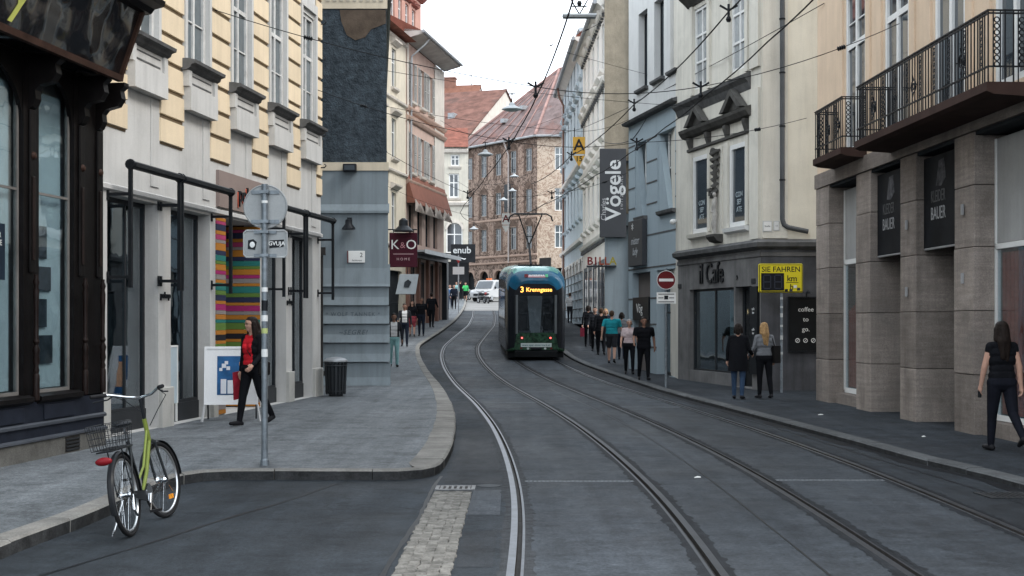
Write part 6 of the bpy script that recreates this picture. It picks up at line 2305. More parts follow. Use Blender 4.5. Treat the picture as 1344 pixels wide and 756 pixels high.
# ------------------------------------------------------------------ delivery van
X_, Y_ = (644 - CX) / F * 118, 118.
vn = thing('white_van', 'white delivery van with orange roof beacon parked on the square', 'van', (X_, Y_, zr(Y_)), rad(-28))
M_VAN = M('van_white', (.40, .40, .40), rough=.3, var=.05, coat=.3)
mb = MB()
prof = [(-2.15, .35), (-2.2, .75), (-2.1, 1.0), (-1.3, 1.12), (-.75, 1.82), (-.4, 1.92), (1.9, 1.92), (2.1, 1.7), (2.15, .35)]
mb.ext(prof, -.9, .9)
vb = obj('body', mb, M_VAN, vn, bev=.08)
obj('windscreen', MB().add([(-.78, -1.31, 1.16), (.78, -1.31, 1.16), (.70, -.82, 1.80), (-.70, -.82, 1.80)], [(0, 1, 2, 3)]), M_PANE, vn, (0, -.02, .01))
for s_ in (-1, 1):
    obj('side_window', MB().add([(s_ * .906, -1.05, 1.16), (s_ * .906, -.2, 1.16), (s_ * .906, -.2, 1.75), (s_ * .906, -.62, 1.75)], [(0, 1, 2, 3)]), M_PANE, vn)
    obj('side_window', MB().add([(s_ * .906, -.1, 1.16), (s_ * .906, .8, 1.16), (s_ * .906, .8, 1.75), (s_ * .906, -.1, 1.75)], [(0, 1, 2, 3)]), M_PANE, vn)
    obj('headlight', MB().ell((s_ * .66, -2.14, .82), (.16, .07, .12)), M('lamp_glass', (.5, .52, .55), rough=.15), vn, smooth=True)
    obj('mirror', MB().ell((s_ * 1.02, -.98, 1.22), (.1, .07, .12)), M_BLACK, vn, smooth=True)
    for y_ in (-1.4, 1.35):
        w_ = obj('wheel', MB().lathe([(.2, -.1), (.31, -.09), (.33, 0), (.31, .09), (.2, .1)], 18, (s_ * .80, y_, .33), 'x'), M('tyre_rubber', (.015, .015, .016), rough=.8), vn, smooth=True)
        obj('rim', MB().lathe([(.01, -.005), (.19, 0), (.2, .02)], 14, (s_ * .905, y_, .33), 'x'), M_ZINC, w_)
obj('grille', MB().box(-.5, .5, -2.225, -2.19, .5, .68), M_BLACK, vn)
obj('roof_beacon', MB().box(-.35, .1, -.2, .1, 1.925, 2.08), M('beacon_orange', (.65, .15, .04), rough=.4), vn, bev=.03)


# ------------------------------------------------------------------ parked motorcycles on the square
def motorbike(px, Y, hd, label, colr):
    o = thing('motorcycle', label, 'motorcycle', ((px - CX) / F * Y, Y, zr(Y)), rad(hd), 'motorcycles parked on the square')
    for y_ in (-.65, .65):
        w_ = obj('wheel', MB().torus((0, y_, .3), .25, .055, 18, 6, 'x'), MATS['tyre_rubber'], o, smooth=True)
        obj('rim', MB().torus((0, y_, .3), .19, .02, 16, 5, 'x').tube([(-.06, y_, .3), (.06, y_, .3)], .05, 8), M_ZINC, w_)
    obj('engine', MB().box(-.14, .14, -.2, .25, .25, .6), M_IRON, o, bev=.04)
    obj('tank', MB().ell((0, .18, .82), (.15, .32, .14)), M('bike_paint_' + colr, {'red': (.25, .03, .03), 'black': (.02, .02, .022)}[colr], rough=.25), o, smooth=True)
    obj('seat', MB().ell((0, -.35, .8), (.13, .38, .08)), M_BLACK, o, smooth=True)
    obj('fork', MB().tube([(-.09, .65, .3), (-.09, .45, .95)], .025, 6).tube([(.09, .65, .3), (.09, .45, .95)], .025, 6), M_ZINC, o)
    obj('handlebar', MB().tube([(-.35, .35, 1.08), (-.1, .45, 1.0), (.1, .45, 1.0), (.35, .35, 1.08)], .018, 6), M_BLACK, o)
    obj('headlight', MB().ell((0, .56, .93), (.09, .09, .1)), M_ZINC, o, smooth=True)
    obj('exhaust', MB().tube([(.16, .2, .3), (.18, -.7, .38)], .045, 8), M_ZINC, o)


motorbike(632, 113.5, 25, 'black motorcycle parked beside the white van on the square', 'black')
motorbike(638.5, 112.8, 15, 'red tanked motorcycle parked in front of the white van', 'red')
motorbike(623, 124, 60, 'dark motorcycle parked before the arcade of the painted house', 'black')

# ------------------------------------------------------------------ bicycle
bk = thing('bicycle', 'lime green city bicycle with rear basket leaning at the kerb', 'bicycle', (-3.13, 10.98, 0.0), rad(-8))
bk.rotation_euler = (0, rad(-9), rad(-1))
M_LIME = M('lime_paint', (.15, .185, .04), rough=.3, var=.1, coat=.3)
M_CHROME = M('chrome', (.62, .64, .66), rough=.18, metal=1., var=.05)
M_RUB = M('bike_rubber', (.014, .014, .015), rough=.7, var=.2)
R_ = .345


def wheel(parent, y, steer=0., name='wheel'):
    e = obj(name, MB().torus((0, 0, 0), R_ - .019, .019, 48, 8, 'x'), M_RUB, parent, (0, y, R_), (0, 0, steer), smooth=True)
    obj('rim', MB().torus((0, 0, 0), R_ - .048, .011, 48, 6, 'x'), M('rim_alloy', (.60, .61, .62), rough=.3, metal=.9, var=.05), e, smooth=True)
    sp_ = MB()
    for i in range(28):
        t_ = 2 * math.pi * i / 28
        u = t_ + (.5 if i % 2 else -.5)
        sx = .03 if i % 4 < 2 else -.03
        sp_.tube([(sx, .022 * math.cos(u), .022 * math.sin(u)), (0, (R_ - .05) * math.cos(t_), (R_ - .05) * math.sin(t_))], .0016, 4, caps=False)
    obj('spokes', sp_, M_CHROME, e)
    obj('hub', MB().lathe([(.012, -.06), (.02, -.055), (.034, -.035), (.02, -.02), (.02, .02), (.034, .035), (.02, .055), (.012, .06)], 14, (0, 0, 0), 'x'), M_CHROME, e, smooth=True)
    return e


rw_ = wheel(bk, 0)
ST = rad(-11)
fwp = wheel(bk, 1.06, ST)
obj('reflector', MB().box(-.006, .006, .1, .17, -.19, -.15), M('reflector_orange', (.8, .3, .03), rough=.3), fwp)
fm = MB()
BBp, STt, HTt, HTb = (0, .44, .29), (0, .27, .78), (0, .83, .92), (0, .875, .72)
fm.tube([HTb, (0, .66, .46), BBp], .017, 10).tube([HTt, HTb], .020, 10)
obj('frame', fm, M_LIME, bk, smooth=True)
obj('seat_tube', MB().tube([BBp, STt], .015, 10), M('frame_dark', (.025, .028, .03), rough=.35), bk, smooth=True)
obj('top_tube', MB().tube([(0, .85, .82), (0, .6, .52), (0, .40, .42)], .012, 10), M_LIME, bk, smooth=True)
fs_ = MB()
for s_ in (-1, 1):
    fs_.tube([(s_ * .02, .44, .29), (s_ * .065, 0, R_)], .011, 8).tube([(s_ * .015, .29, .72), (s_ * .065, 0, R_)], .009, 8)
obj('rear_stays', fs_, M('frame_dark', (.025, .028, .03), rough=.35), bk, smooth=True)
cs2, sn2 = math.cos(ST), math.sin(ST)


def steer(p):
    # turn about the steering axis through the front hub
    x, y = p[0], p[1] - 1.06
    return (x * cs2 - y * sn2, 1.06 + x * sn2 + y * cs2, p[2])


fk = MB()
for s_ in (-1, 1):
    fk.tube([steer((s_ * .055, 1.06, R_)), steer((s_ * .05, 1.0, .55)), steer((s_ * .045, .96, .70))], .013, 8)
fk.tube([steer((-.045, .96, .70)), (0, .875, .725), steer((.045, .96, .70))], .018, 8)
obj('fork', fk, MATS['frame_dark'], bk, smooth=True)
hb = MB()
hb.tube([HTt, (0, .80, 1.10)], .014, 8)
obj('stem', hb, M_BLACK, bk, smooth=True)
hc = (0, .80, 1.12)


def hbar(x, y, z):
    return (hc[0] + x * cs2 - y * sn2, hc[1] + x * sn2 + y * cs2, hc[2] + z)


hbp = [hbar(-.33, -.20, .06), hbar(-.24, -.10, .055), hbar(-.12, .0, .01), hbar(0, .02, -.01), hbar(.12, .0, .01), hbar(.24, -.10, .055), hbar(.33, -.20, .06)]
obj('handlebar', MB().tube(hbp, .0125, 8), M_CHROME, bk, smooth=True)
for s_ in (-1, 1):
    obj('grip', MB().tube([hbar(s_ * .255, -.115, .057), hbar(s_ * .345, -.225, .062)], .018, 8), M_RUB, bk, smooth=True)
    obj('brake_lever', MB().tube([hbar(s_ * .22, -.06, .04), hbar(s_ * .27, -.07, .015), hbar(s_ * .36, -.17, .01)], .007, 6), M_BLACK, bk)
    obj('brake_cable', MB().tube([hbar(s_ * .22, -.06, .04), hbar(s_ * .20, .10, -.02), hbar(s_ * .08, .14, -.14), (s_ * .02, .90, .85)], .004, 5), M_BLACK, bk)
# mudguards
for (y, st_, a0, a1, nm) in ((0, 0, -20, 185, 'mudguard'), (1.06, ST, 5, 140, 'mudguard')):
    pts_in = []
    mg = MB()
    n = 22
    for i in range(n + 1):
        t_ = rad(a0 + (a1 - a0) * i / n) if y == 0 else rad(20 + 160 * i / n)
        for (xx, rr) in ((-.026, R_ + .012), (-.012, R_ + .024), (.012, R_ + .024), (.026, R_ + .012)):
            mg.v.append((xx, (-1 if y == 0 else -1) * rr * math.cos(t_), rr * math.sin(t_)))
    for i in range(n):
        for k in range(3):
            a = i * 4 + k
            mg.f.append((a, a + 1, a + 5, a + 4))
            mg.m.append(0)
    obj(nm, mg, M('mudguard_black', (.015, .016, .018), rough=.3), bk, (0, y, R_), (0, 0, st_), smooth=True)
obj('saddle', MB().ell((0, .20, .92), (.075, .14, .032)).ell((0, .34, .925), (.03, .10, .026)), M_BLACK, bk, smooth=True)
obj('seat_post', MB().tube([(0, .27, .77), (0, .245, .90)], .0135, 8), M_CHROME, bk)
rk = MB()
for x in (-.06, 0, .06):
    rk.tube([(x, -.36, .735), (x, .20, .735)], .006, 6)
rk.tube([(-.06, -.36, .735), (.06, -.36, .735)], .006, 6)
for s_ in (-1, 1):
    rk.tube([(s_ * .06, -.1, .735), (s_ * .068, 0, R_)], .006, 6)
obj('rack', rk, M_BLACK, bk)
bs_ = MB()
for z in (.75, .80, .85, .90, .95):
    f = .10 + (z - .75) * .12
    bs_.tube([(-f, -.36, z), (f, -.36, z), (f, .06, z), (-f, .06, z), (-f, -.36, z)], .0028, 4)
for k in range(9):
    u = k / 8
    for s_ in (-1, 1):
        bs_.tube([(s_ * .10, -.36 + .42 * u, .75), (s_ * .124, -.36 + .42 * u, .95)], .0022, 4)
    x = -.10 + .20 * u
    bs_.tube([(x * 1.24, -.36, .95), (x, -.36, .75), (x, .06, .75), (x * 1.24, .06, .95)], .0022, 4)
obj('basket', bs_, M_BLACK, bk)
obj('tail_light', MB().ell((0, -.40, .665), (.07, .03, .034)), M('lens_red', (.16, .010, .014), rough=.2), bk, smooth=True)
obj('chain_guard', MB().ext([(.44, .38), (.36, .33), (-.02, .37), (-.02, .32), (.36, .24), (.5, .22), (.53, .3)], .05, .065), M_BLACK, bk)
obj('chainring', MB().lathe([(.01, .066), (.085, .066), (.085, .07), (.01, .07)], 24, (0, .44, .29), 'x'), M_CHROME, bk)
obj('crank', MB().tube([(.08, .44, .29), (.08, .34, .15)], .009, 6), M_CHROME, bk)
obj('crank', MB().tube([(-.08, .44, .29), (-.08, .54, .43)], .009, 6), M_CHROME, bk)
for p in ((.13, .34, .15), (-.13, .54, .43)):
    obj('pedal', MB().box(p[0] - .045, p[0] + .045, p[1] - .03, p[1] + .03, p[2] - .01, p[2] + .01), M_RUB, bk)
obj('kickstand', MB().tube([(-.06, .10, .30), (-.16, .0, .02)], .008, 6), M_CHROME, bk)
obj('derailleur', MB().lathe([(.02, .045), (.05, .05), (.05, .06), (.02, .065)], 14, (0, 0, R_), 'x').tube([(.06, .0, R_), (.06, -.02, .22), (.06, .05, .16)], .01, 6), M_CHROME, bk)

# ------------------------------------------------------------------ signs on poles
sg = thing('sign_post', 'galvanised sign post carrying the back of a round sign and a stickered plate', 'sign', (-2.85, 15.36, .113), 0)
M_GALV = M('galvanised_steel', (.20, .225, .245), rough=.5, metal=.5, var=.3, scale=9, streak=.3)
M_SBACK = M('sign_back_grey', (.30, .31, .31), rough=.55, metal=.2, var=.1)
obj('pole', MB().tube([(0, 0, 0), (0, 0, 3.24)], .036, 14), M_GALV, sg, smooth=True)
obj('pole_foot', MB().lathe([(.05, 0), (.05, .06), (.04, .08), (.038, .2)], 14), M_GALV, sg)
rs = obj('round_sign', MB().lathe([(.235, -.012), (.245, -.02), (.255, -.016), (.255, .012), (.235, .012), (.235, .004), (.001, .004)][::-1], 40, (0, .06, 2.985), 'y'), M_SBACK, sg, smooth=30)
obj('sign_face', MB().lathe([(.001, .0), (.235, .0), (.235, .003)], 40, (0, .064, 2.985), 'y'), M_SBACK, rs)
for z in (3.15, 2.81):
    obj('clamp', MB().box(-.16, .16, .036, .05, z - .022, z + .022).box(-.05, .05, -.045, .04, z - .018, z + .018), M_GALV, sg)
mb = MB()
pts = [(-.22, -.155), (.22, -.155), (.25, -.125), (.25, .125), (.22, .155), (-.22, .155), (-.25, .125), (-.25, -.125)]
mb.plate(pts, .055, .062)
rp = obj('lower_plate', mb, M_SBACK, sg, (0, 0, 2.555))
rim = MB()
for p, q in zip(pts, pts[1:] + pts[:1]):
    rim.tube([(p[0], .05, p[1]), (q[0], .05, q[1])], .009, 6)
obj('plate_rim', rim, M('sign_rim', (.38, .39, .39), rough=.5), rp)
for z in (-.135, .135):
    obj('clamp', MB().box(-.13, .13, .036, .05, z - .018, z + .018).box(-.048, .048, -.045, .04, z - .016, z + .016), M_GALV, rp)
s1_ = obj('sticker', MB().plate([(-.205, -.06), (-.12, -.07), (-.10, .02), (-.14, .055), (-.2, .04)], .0505, .0545), M_BLACK, rp)
obj('sticker_mark', MB().ell((-.152, .05, -.01), (.03, .004, .035)), M_WHITE, s1_)
s2_ = obj('sticker', MB().plate([(.045, -.05), (.21, -.035), (.215, .05), (.05, .04)], .0505, .0545), M_BLACK, rp)
text('sticker_lettering', 'GVUJA', .065, M_WHITE, s2_, (.13, .049, .002), ext=.0005, off=.001)
for (z, h, m_) in ((2.0, .05, M_WHITE), (1.78, .12, M_BLACK), (1.66, .07, M_WHITE), (1.52, .06, M('sticker_lime', (.45, .5, .2), rough=.6)), (1.25, .09, M_WHITE), (3.02, .03, M_WHITE)):
    obj('pole_sticker', MB().lathe([(.0368, z), (.0372, z + .002), (.0372, z + h - .002), (.0368, z + h)], 14), m_, sg)

ne = thing('no_entry_sign', 'red no entry sign with white bar and text plate outside the blue shop', 'sign', (3.88, 33.6, zr(33.6) + .075), 0)
obj('pole', MB().tube([(0, 0, 0), (0, 0, 3.0)], .03, 10), M_GALV, ne, smooth=True)
d_ = obj('disc', MB().lathe([(.001, -.004), (.225, -.004), (.24, -.01), (.24, .006), (.001, .006)], 36, (0, -.045, 2.71), 'y'), M('sign_red_deep', (.12, .012, .014), rough=.4), ne)
obj('white_bar', MB().box(-.18, .18, -.054, -.0505, 2.675, 2.745), M_WHITE, d_)
obj('white_rim', MB().torus((0, -.053, 2.71), .232, .008, 36, 5, 'y'), M_WHITE, d_)
p_ = obj('text_plate', MB().box(-.24, .24, -.055, -.04, 2.12, 2.40), M_WHITE, ne)
for (x0_, x1_, z0_, z1_) in ((-.2, .2, 2.345, 2.365), (-.2, -.07, 2.25, 2.27), (.07, .2, 2.25, 2.27), (-.05, .05, 2.22, 2.32), (-.2, .2, 2.15, 2.17)):
    obj('plate_mark', MB().box(x0_, x1_, -.058, -.0555, z0_, z1_), M_BLACK, p_)

sf = thing('speed_display', 'yellow speed display sign reading SIE FAHREN km h on a pole', 'sign', (6.37, 31.45, zr(31.45) + .076), 0)
obj('pole', MB().tube([(0, .06, 0), (0, .06, 2.95)], .032, 10), M_GALV, sf, smooth=True)
M_YSIGN = M('sign_yellow', (.72, .60, .03), rough=.45, var=.06)
b1 = obj('board', MB().box(-.56, .49, -.03, .03, 2.36, 3.04), M_YSIGN, sf, bev=.03)
obj('border', MB().box(-.545, .475, -.034, -.0305, 2.375, 2.39).box(-.545, .475, -.034, -.0305, 3.01, 3.025).box(-.545, -.53, -.034, -.0305, 2.39, 3.01).box(.46, .475, -.034, -.0305, 2.39, 3.01), M_BLACK, b1)
text('lettering', 'SIE FAHREN', .175, M_BLACK, b1, (-.03, -.033, 2.905), ext=.001, off=.002)
text('lettering', 'k', .20, M_BLACK, b1, (.155, -.033, 2.69), ext=.001, off=.002)
text('lettering', 'm', .20, M_BLACK, b1, (.275, -.033, 2.69), ext=.001, off=.002)
text('lettering', 'h', .18, M_BLACK, b1, (.22, -.033, 2.49), ext=.001, off=.002)
obj('fraction_bar', MB().box(.09, .38, -.034, -.0305, 2.59, 2.602), M_BLACK, b1)
dp_ = obj('display_panel', MB().box(-.50, .04, -.045, -.0305, 2.41, 2.82), M('display_black', (.012, .013, .016), rough=.3), b1)
M_SEG = M('segment_off', (.035, .04, .055), rough=.4)
for cx_ in (-.36, -.10):
    for (x0_, x1_, z0_, z1_) in ((-.07, .07, 2.76, 2.785), (-.07, .07, 2.60, 2.625), (-.07, .07, 2.445, 2.47), (-.095, -.07, 2.47, 2.61), (.07, .095, 2.47, 2.61), (-.095, -.07, 2.62, 2.76), (.07, .095, 2.62, 2.76)):
        obj('segment', MB().box(cx_ + x0_, cx_ + x1_, -.047, -.0455, z0_, z1_), M_SEG, dp_)
for (x, z, m_) in ((.30, 2.50, M_WHITE), (.38, 2.44, M_CHAR), (.2, 2.41, M_CHAR), (.09, 2.41, M_BLACK)):
    obj('sticker', MB().box(x - .035, x + .04, -.036, -.0345, z - .03, z + .035), m_, b1)
for z, h in ((2.2, .05), (2.0, .04), (1.78, .09), (1.55, .05), (1.25, .1), (.9, .06)):
    obj('pole_sticker', MB().lathe([(.0328, z), (.0335, z + .002), (.0335, z + h), (.0328, z + h + .002)], 10, (0, .06, 0)), M('plate_grey_white', (.48, .49, .48)), sf)

# ------------------------------------------------------------------ A-frame board by the striped entrance
af = thing('a_frame_board', 'white framed A board with blue poster beside the striped entrance', 'sign board', (-4.70, 22.35, .114), rad(10))
M_AF = M('a_frame_white', (.60, .60, .60), rough=.4, metal=.2, var=.06)
lean = .16


def tilt(u, v, t=0.):
    return (u, -.30 + v * lean * 1.2 - t * .99, v)


def quadbox(mbx, u0, u1, v0, v1, t0, t1, mi=0):
    vs = [tilt(u, v, t) for t in (t0, t1) for (u, v) in ((u0, v0), (u1, v0), (u1, v1), (u0, v1))]
    mbx.add(vs, [(0, 1, 2, 3), (7, 6, 5, 4), (0, 1, 5, 4), (1, 2, 6, 5), (2, 3, 7, 6), (3, 0, 4, 7)], mi)


mb = MB()
quadbox(mb, -.42, .42, .30, 1.22, 0, .02)
bd = obj('panel', mb, M_AF, af)
mb = MB()
for (a, b, c, d) in ((-.44, -.40, .28, 1.24), (.40, .44, .28, 1.24), (-.40, .40, 1.20, 1.24), (-.40, .40, .28, .32)):
    quadbox(mb, a, b, c, d, .021, .035)
obj('panel_frame', mb, M_AF, bd)
mb = MB()
quadbox(mb, -.23, .27, .44, 1.08, .022, .026)
po = obj('poster', mb, M('poster_blue', (.02, .09, .22), rough=.5, var=.35, scale=5), bd)
mb = MB()
for (u, v, w_, h_) in ((-.17, .46, .09, .24), (-.06, .46, .09, .22), (.03, .47, .06, .2)):
    quadbox(mb, u, u + w_, v, v + h_, .027, .031)
obj('poster_bottles', mb, M('poster_white', (.62, .64, .68), rough=.6), po)
mb = MB()
for (u, v, r) in ((-.12, .92, .035), (-.05, .88, .03), (-.17, .86, .025), (-.08, .97, .028)):
    quadbox(mb, u - r, u + r, v - r, v + r, .027, .03)
obj('poster_splash', mb, MATS['poster_white'], po)
mb = MB()
quadbox(mb, .10, .26, .56, .80, .027, .032)
quadbox(mb, .13, .26, .801, .98, .027, .031)
obj('poster_figure', mb, M('poster_peach', (.62, .34, .20), rough=.6, var=.2, scale=6), po)
for s_ in (-1, 1):
    mb = MB()
    mb.bar(tilt(s_ * .43, .28, .01), tilt(s_ * .47, .0, .01), .03, .03)
    obj('leg', mb, M_AF, af)
    mb = MB()
    mb.bar((s_ * .40, .03, 1.2), (s_ * .40, .32, 0), .025, .025)
    obj('rear_leg', mb, M_ANTH, af)
lb_ = thing('display_board', 'pale blue framed board leaning inside the shop window beside the pier', 'sign board', yb.matrix_basis @ Vector((s1(21.42), .12, .43)), yb.rotation_euler.z)
obj('panel', MB().box(0, .55, .06, .08, 0, .92), M('board_ice', (.42, .50, .54), rough=.5), lb_)
obj('panel_frame', MB().box(-.03, 0, .05, .09, -.0, .95).box(.55, .58, .05, .09, 0, .95).box(0, .55, .05, .09, .92, .95).box(0, .03, .05, .09, -.3, 0).box(.52, .55, .05, .09, -.3, 0), M_WHITE, lb_)


# ------------------------------------------------------------------ overhead wires
M_WIRE = M('wire_black', (.012, .013, .014), rough=.6, var=.1)


def wire(label, pts, r=.008, sag=0., n=10, group='overhead wires', name='overhead_wire', parts=()):
    P_ = []
    for a, b in zip(pts, pts[1:]):
        for k in range(n):
            u = k / n
            p = Vector(a) * (1 - u) + Vector(b) * u
            p.z -= sag * 4 * u * (1 - u)
            P_.append(p)
    P_.append(Vector(pts[-1]))
    o = obj(name, MB().tube(P_, r, 6, caps=True), M_WIRE)
    tag(o, label, 'wire', group)
    return o


cy = [2, 6, 10, 14, 18, 22, 26, 30, 35, 40, 46, 52, 60, 68, 76, 86, 98, 110]
wire('contact wire above the empty track', [(t1(y), y, zr(y) + 5.55) for y in cy], .011, .03, 4)
wire('contact wire above the track carrying the tram', [(t2(y), y, zr(y) + 5.55) for y in cy], .011, .03, 4)
wire('feeder cable slung above the tram track contact wire', [(t2(y) + .1, y, zr(y) + 6.65) for y in (4, 12, 21, 30, 40, 52)], .013, .12, 8)
spans = [
    ('span wire from the ochre house corner to the cafe house', [(-4.35, 29.4, 6.9), (-.07, 29.4, 5.75), (2.75, 29.4, 5.72), (6.85, 31.0, 6.5)], .007),
    ('span wire from the grey gable wall to the blue shop house', [(-4.4, 34.0, 6.85), (-1.45, 43.5, 5.95), (1.3, 43.5, 5.95), (3.75, 43.3, 6.6)], .007),
    ('span wire from the ochre house front to the arcade house', [(-5.2, 23.2, 7.2), (.4, 22.6, 5.75), (3.2, 22.6, 5.75), (6.80, 23.4, 7.0)], .007),
    ('upper span wire between the pink eave and the white stucco house', [(-3.2, 79, 17.3), (-1.0, 66, 14.0), (.5, 58, 13.4), (3.9, 57, 14.6)], .009),
    ('high cross wire from the grey gable to the cafe house roof', [(-3.3, 34.3, 11.6), (1.75, 36, 10.45), (4.9, 37.5, 11.8)], .008),
    ('span wire carrying the yellow stop sign', [(-4.3, 44, 8.9), (2.21, 44, 8.05), (3.9, 43.4, 8.4)], .007),
    ('span wire before the painted house carrying the small stop sign', [(-3.9, 79.5, 10.6), (-.36, 78, 8.4), (3.75, 76, 10.2)], .008),
    ('lamp span wire between pink house and ice blue house', [(-4.2, 78.5, 13.6), (-1.5, 75, 12.0), (3.55, 74, 13.5)], .009),
    ('lamp span wire in front of the pale corner house', [(-3.6, 104.5, 14.2), (.3, 100, 13.3), (3.3, 86.2, 14.6)], .009),
    ('lower lamp span wire in front of the painted house', [(-3.5, 104.6, 12.6), (-.2, 96, 11.8), (3.35, 86, 12.6)], .009),
    ('thin telephone wire from the ochre house to the blue shop house', [(-4.3, 29.7, 9.6), (4.2, 41.2, 9.4)], .006),
    ('thin telephone wire slung low from the grey gable to the cafe house', [(-3.2, 34.2, 8.2), (5.0, 36.8, 7.7)], .006),
    ('looped cable along the blue shop house front', [(4.4, 40.2, 8.6), (3.85, 42.8, 7.6), (3.75, 55.6, 9.3)], .014),
    ('span wire over the tram between ivory house and white house', [(-6.3, 67.2, 8.6), (-2.0, 60, 6.55), (.5, 60, 6.55), (3.9, 58, 8.6)], .008),
    ('long slanting wire from the arcade house to the pink house', [(6.6, 28.2, 8.5), (2.6, 50, 9.0), (-3.2, 79.2, 12.0)], .009),
]
for lab, pts, r in spans:
    wire(lab, pts, r, .12)
# insulators on the spans
ins = MB()
for z in (-.06, -.02, .02, .06):
    ins.lathe([(.02, z - .018), (.045, z), (.02, z + .018)], 8, (0, 0, 0), 'x')
im = ins.mesh('insulator', M_BLACK)
INS = ['on the wire leaving the ochre house corner', 'on the wire anchored beside the cafe downpipe', 'on the wire leaving the grey gable wall', 'on the wire anchored to the blue shop house',
       'on the wire leaving the ochre house front', 'on the wire anchored above the short balcony', 'nearest the saucer lamp before the plum roof', 'next to the tan firewall top',
       'on the high wire above the grey gable', 'on the lamp wire before the pale corner house']
for k, (si, sj, u) in enumerate(((0, 0, .25), (0, 2, .7), (1, 0, .3), (1, 2, .7), (2, 0, .3), (2, 2, .7), (3, 2, .35), (3, 2, .8), (4, 0, .4), (8, 0, .5))):
    lab, pts, r = spans[si]
    a_, b_ = Vector(pts[sj]), Vector(pts[sj + 1])
    p = a_.lerp(b_, u)
    p.z -= .12 * 4 * u * (1 - u)
    o = link('insulator', im, None, p, (b_ - a_).to_track_quat('X', 'Z').to_euler())
    tag(o, 'ribbed insulator ' + INS[k], 'insulator', 'span wire insulators')
cl_ = MB().tube([(0, 0, -.12), (0, 0, .12)], .02, 6).tube([(-.14, 0, .1), (0, 0, .02), (.14, 0, .1)], .018, 6).lathe([(.03, -.16), (.045, -.12), (.03, -.08)], 8).mesh('wire_clamp', M_BLACK)
CLP = ['above the empty track before the grey gable', 'above the tram track level with the cafe', 'above the empty track beside the gable wall courses', 'above the tram track just before the tram',
       'above the empty track level with the A board', 'above the tram track level with the short balcony', 'on the feeder cable level with the cafe door', 'on the feeder cable level with the long balcony',
       'on the feeder cable level with the blue shop']
for k, (x, y, z) in enumerate(((-.07, 29.4, 5.72), (2.75, 29.4, 5.7), (-1.45, 43.5, 5.93), (1.3, 43.5, 5.93), (.4, 22.6, 5.72), (3.2, 22.6, 5.72), (t2(30) + .1, 30, zr(30) + 6.65), (t2(21) + .1, 21, 6.65), (t2(40) + .1, 40, zr(40) + 6.65))):
    o = link('wire_clamp', cl_, None, (x, y, z))
    tag(o, 'black wire clamp ' + CLP[k], 'clamp', 'wire clamps')


# pendant lamps
def pendant(loc, label, s=1., long=False):
    o = thing('pendant_lamp', label, 'street lamp', loc, 0, 'street lamps hung on wires')
    M_LW = M('lamp_white', (.36, .38, .39), rough=.4, var=.08)
    if long:
        obj('housing', MB().ext([(-.16, 0), (-.13, .07), (.13, .07), (.16, 0)], -.46, .46), M_LW, o, bev=.02)
        obj('underside', MB().box(-.44, .44, -.14, .14, -.03, -.001), M('lamp_diffuser', (.30, .32, .33), rough=.5), o)
        obj('hanger', MB().tube([(-.22, 0, .45), (-.08, 0, .2), (0, 0, .07)], .02, 6).tube([(.22, 0, .45), (.08, 0, .2), (0, 0, .07)], .02, 6).tube([(-.2, 0, .28), (.2, 0, .28)], .018, 6).lathe([(.05, .3), (.07, .36), (.05, .42)], 8), M_BLACK, o)
    else:
        obj('shade', MB().lathe([(.30 * s, -.06 * s), (.36 * s, -.05 * s), (.34 * s, -.01 * s), (.12 * s, .09 * s), (.10 * s, .16 * s), (.03 * s, .2 * s)], 18), M_LW, o, smooth=True)
        obj('diffuser', MB().lathe([(.05 * s, -.12 * s), (.2 * s, -.10 * s), (.28 * s, -.061 * s)], 16), M('lamp_diffuser', (.30, .32, .33)), o, smooth=True)
        obj('hanger', MB().tube([(0, 0, .19 * s), (0, 0, .55 * s)], .02 * s, 6).tube([(-.12 * s, 0, .5 * s), (.12 * s, 0, .5 * s)], .02 * s, 6), M_BLACK, o)


pendant((1.82, 36.0, 10.0), 'long flat street lamp hung highest, beside the tall chimney', long=True)
pendant((0.0, 58.3, 11.1), 'broad saucer street lamp hung in front of the plum roof', 1.25)
pendant((-1.5, 75.0, 11.2), 'saucer street lamp hung below the plum roof eave', 1.25)
for (px, py, Y) in ((675, 231, 99.), (672.5, 250, 104.), (661, 262, 99.), (622, 300, 101.)):
    pendant(((px - CX) / F * Y, Y, CAMH + (HY - py) * Y / F), 'small saucer street lamp hung before the painted facade', .95)


def stop_sign(X, Y, Z, label, s, white=False):
    o = thing('stop_sign', label, 'sign', (X, Y, Z), 0)
    M_Y2 = M('stop_white', (.6, .58, .54), rough=.5) if white else M('stop_yellow', (.72, .40, .07), rough=.5, var=.06)
    bd_ = obj('upper_panel', MB().box(-.2 * s, .2 * s, -.02, .02, .0, .56 * s), M_Y2, o)
    text('letter', 'A', .52 * s, M_LR if white else M_BLACK, bd_, (0, -.024, .28 * s), ext=.002, off=.008 * s)
    tp = obj('pointed_panel', MB().plate([(-.2 * s, -.06 * s), (.2 * s, -.06 * s), (0, -.42 * s)], -.02, .02), M_Y2, o)
    if not white:
        text('number', '15', .24 * s, M_BLACK, tp, (0, -.024, -.17 * s), ext=.002, off=.004 * s)
    obj('hanger', MB().tube([(-.15 * s, 0, .56 * s), (-.15 * s, 0, .86 * s)], .012, 5).tube([(.15 * s, 0, .56 * s), (.15 * s, 0, .84 * s)], .012, 5).tube([(-.17 * s, 0, .0), (-.17 * s, 0, -.06 * s)], .012, 5).tube([(.17 * s, 0, .0), (.17 * s, 0, -.06 * s)], .012, 5), M_WIRE, o)


stop_sign(2.21, 44.0, 7.3, 'yellow hanging stop sign with black A and 15', 1.0)
stop_sign(-.36, 78.0, 7.45, 'white hanging stop sign with red A before the painted house', 1.15, True)
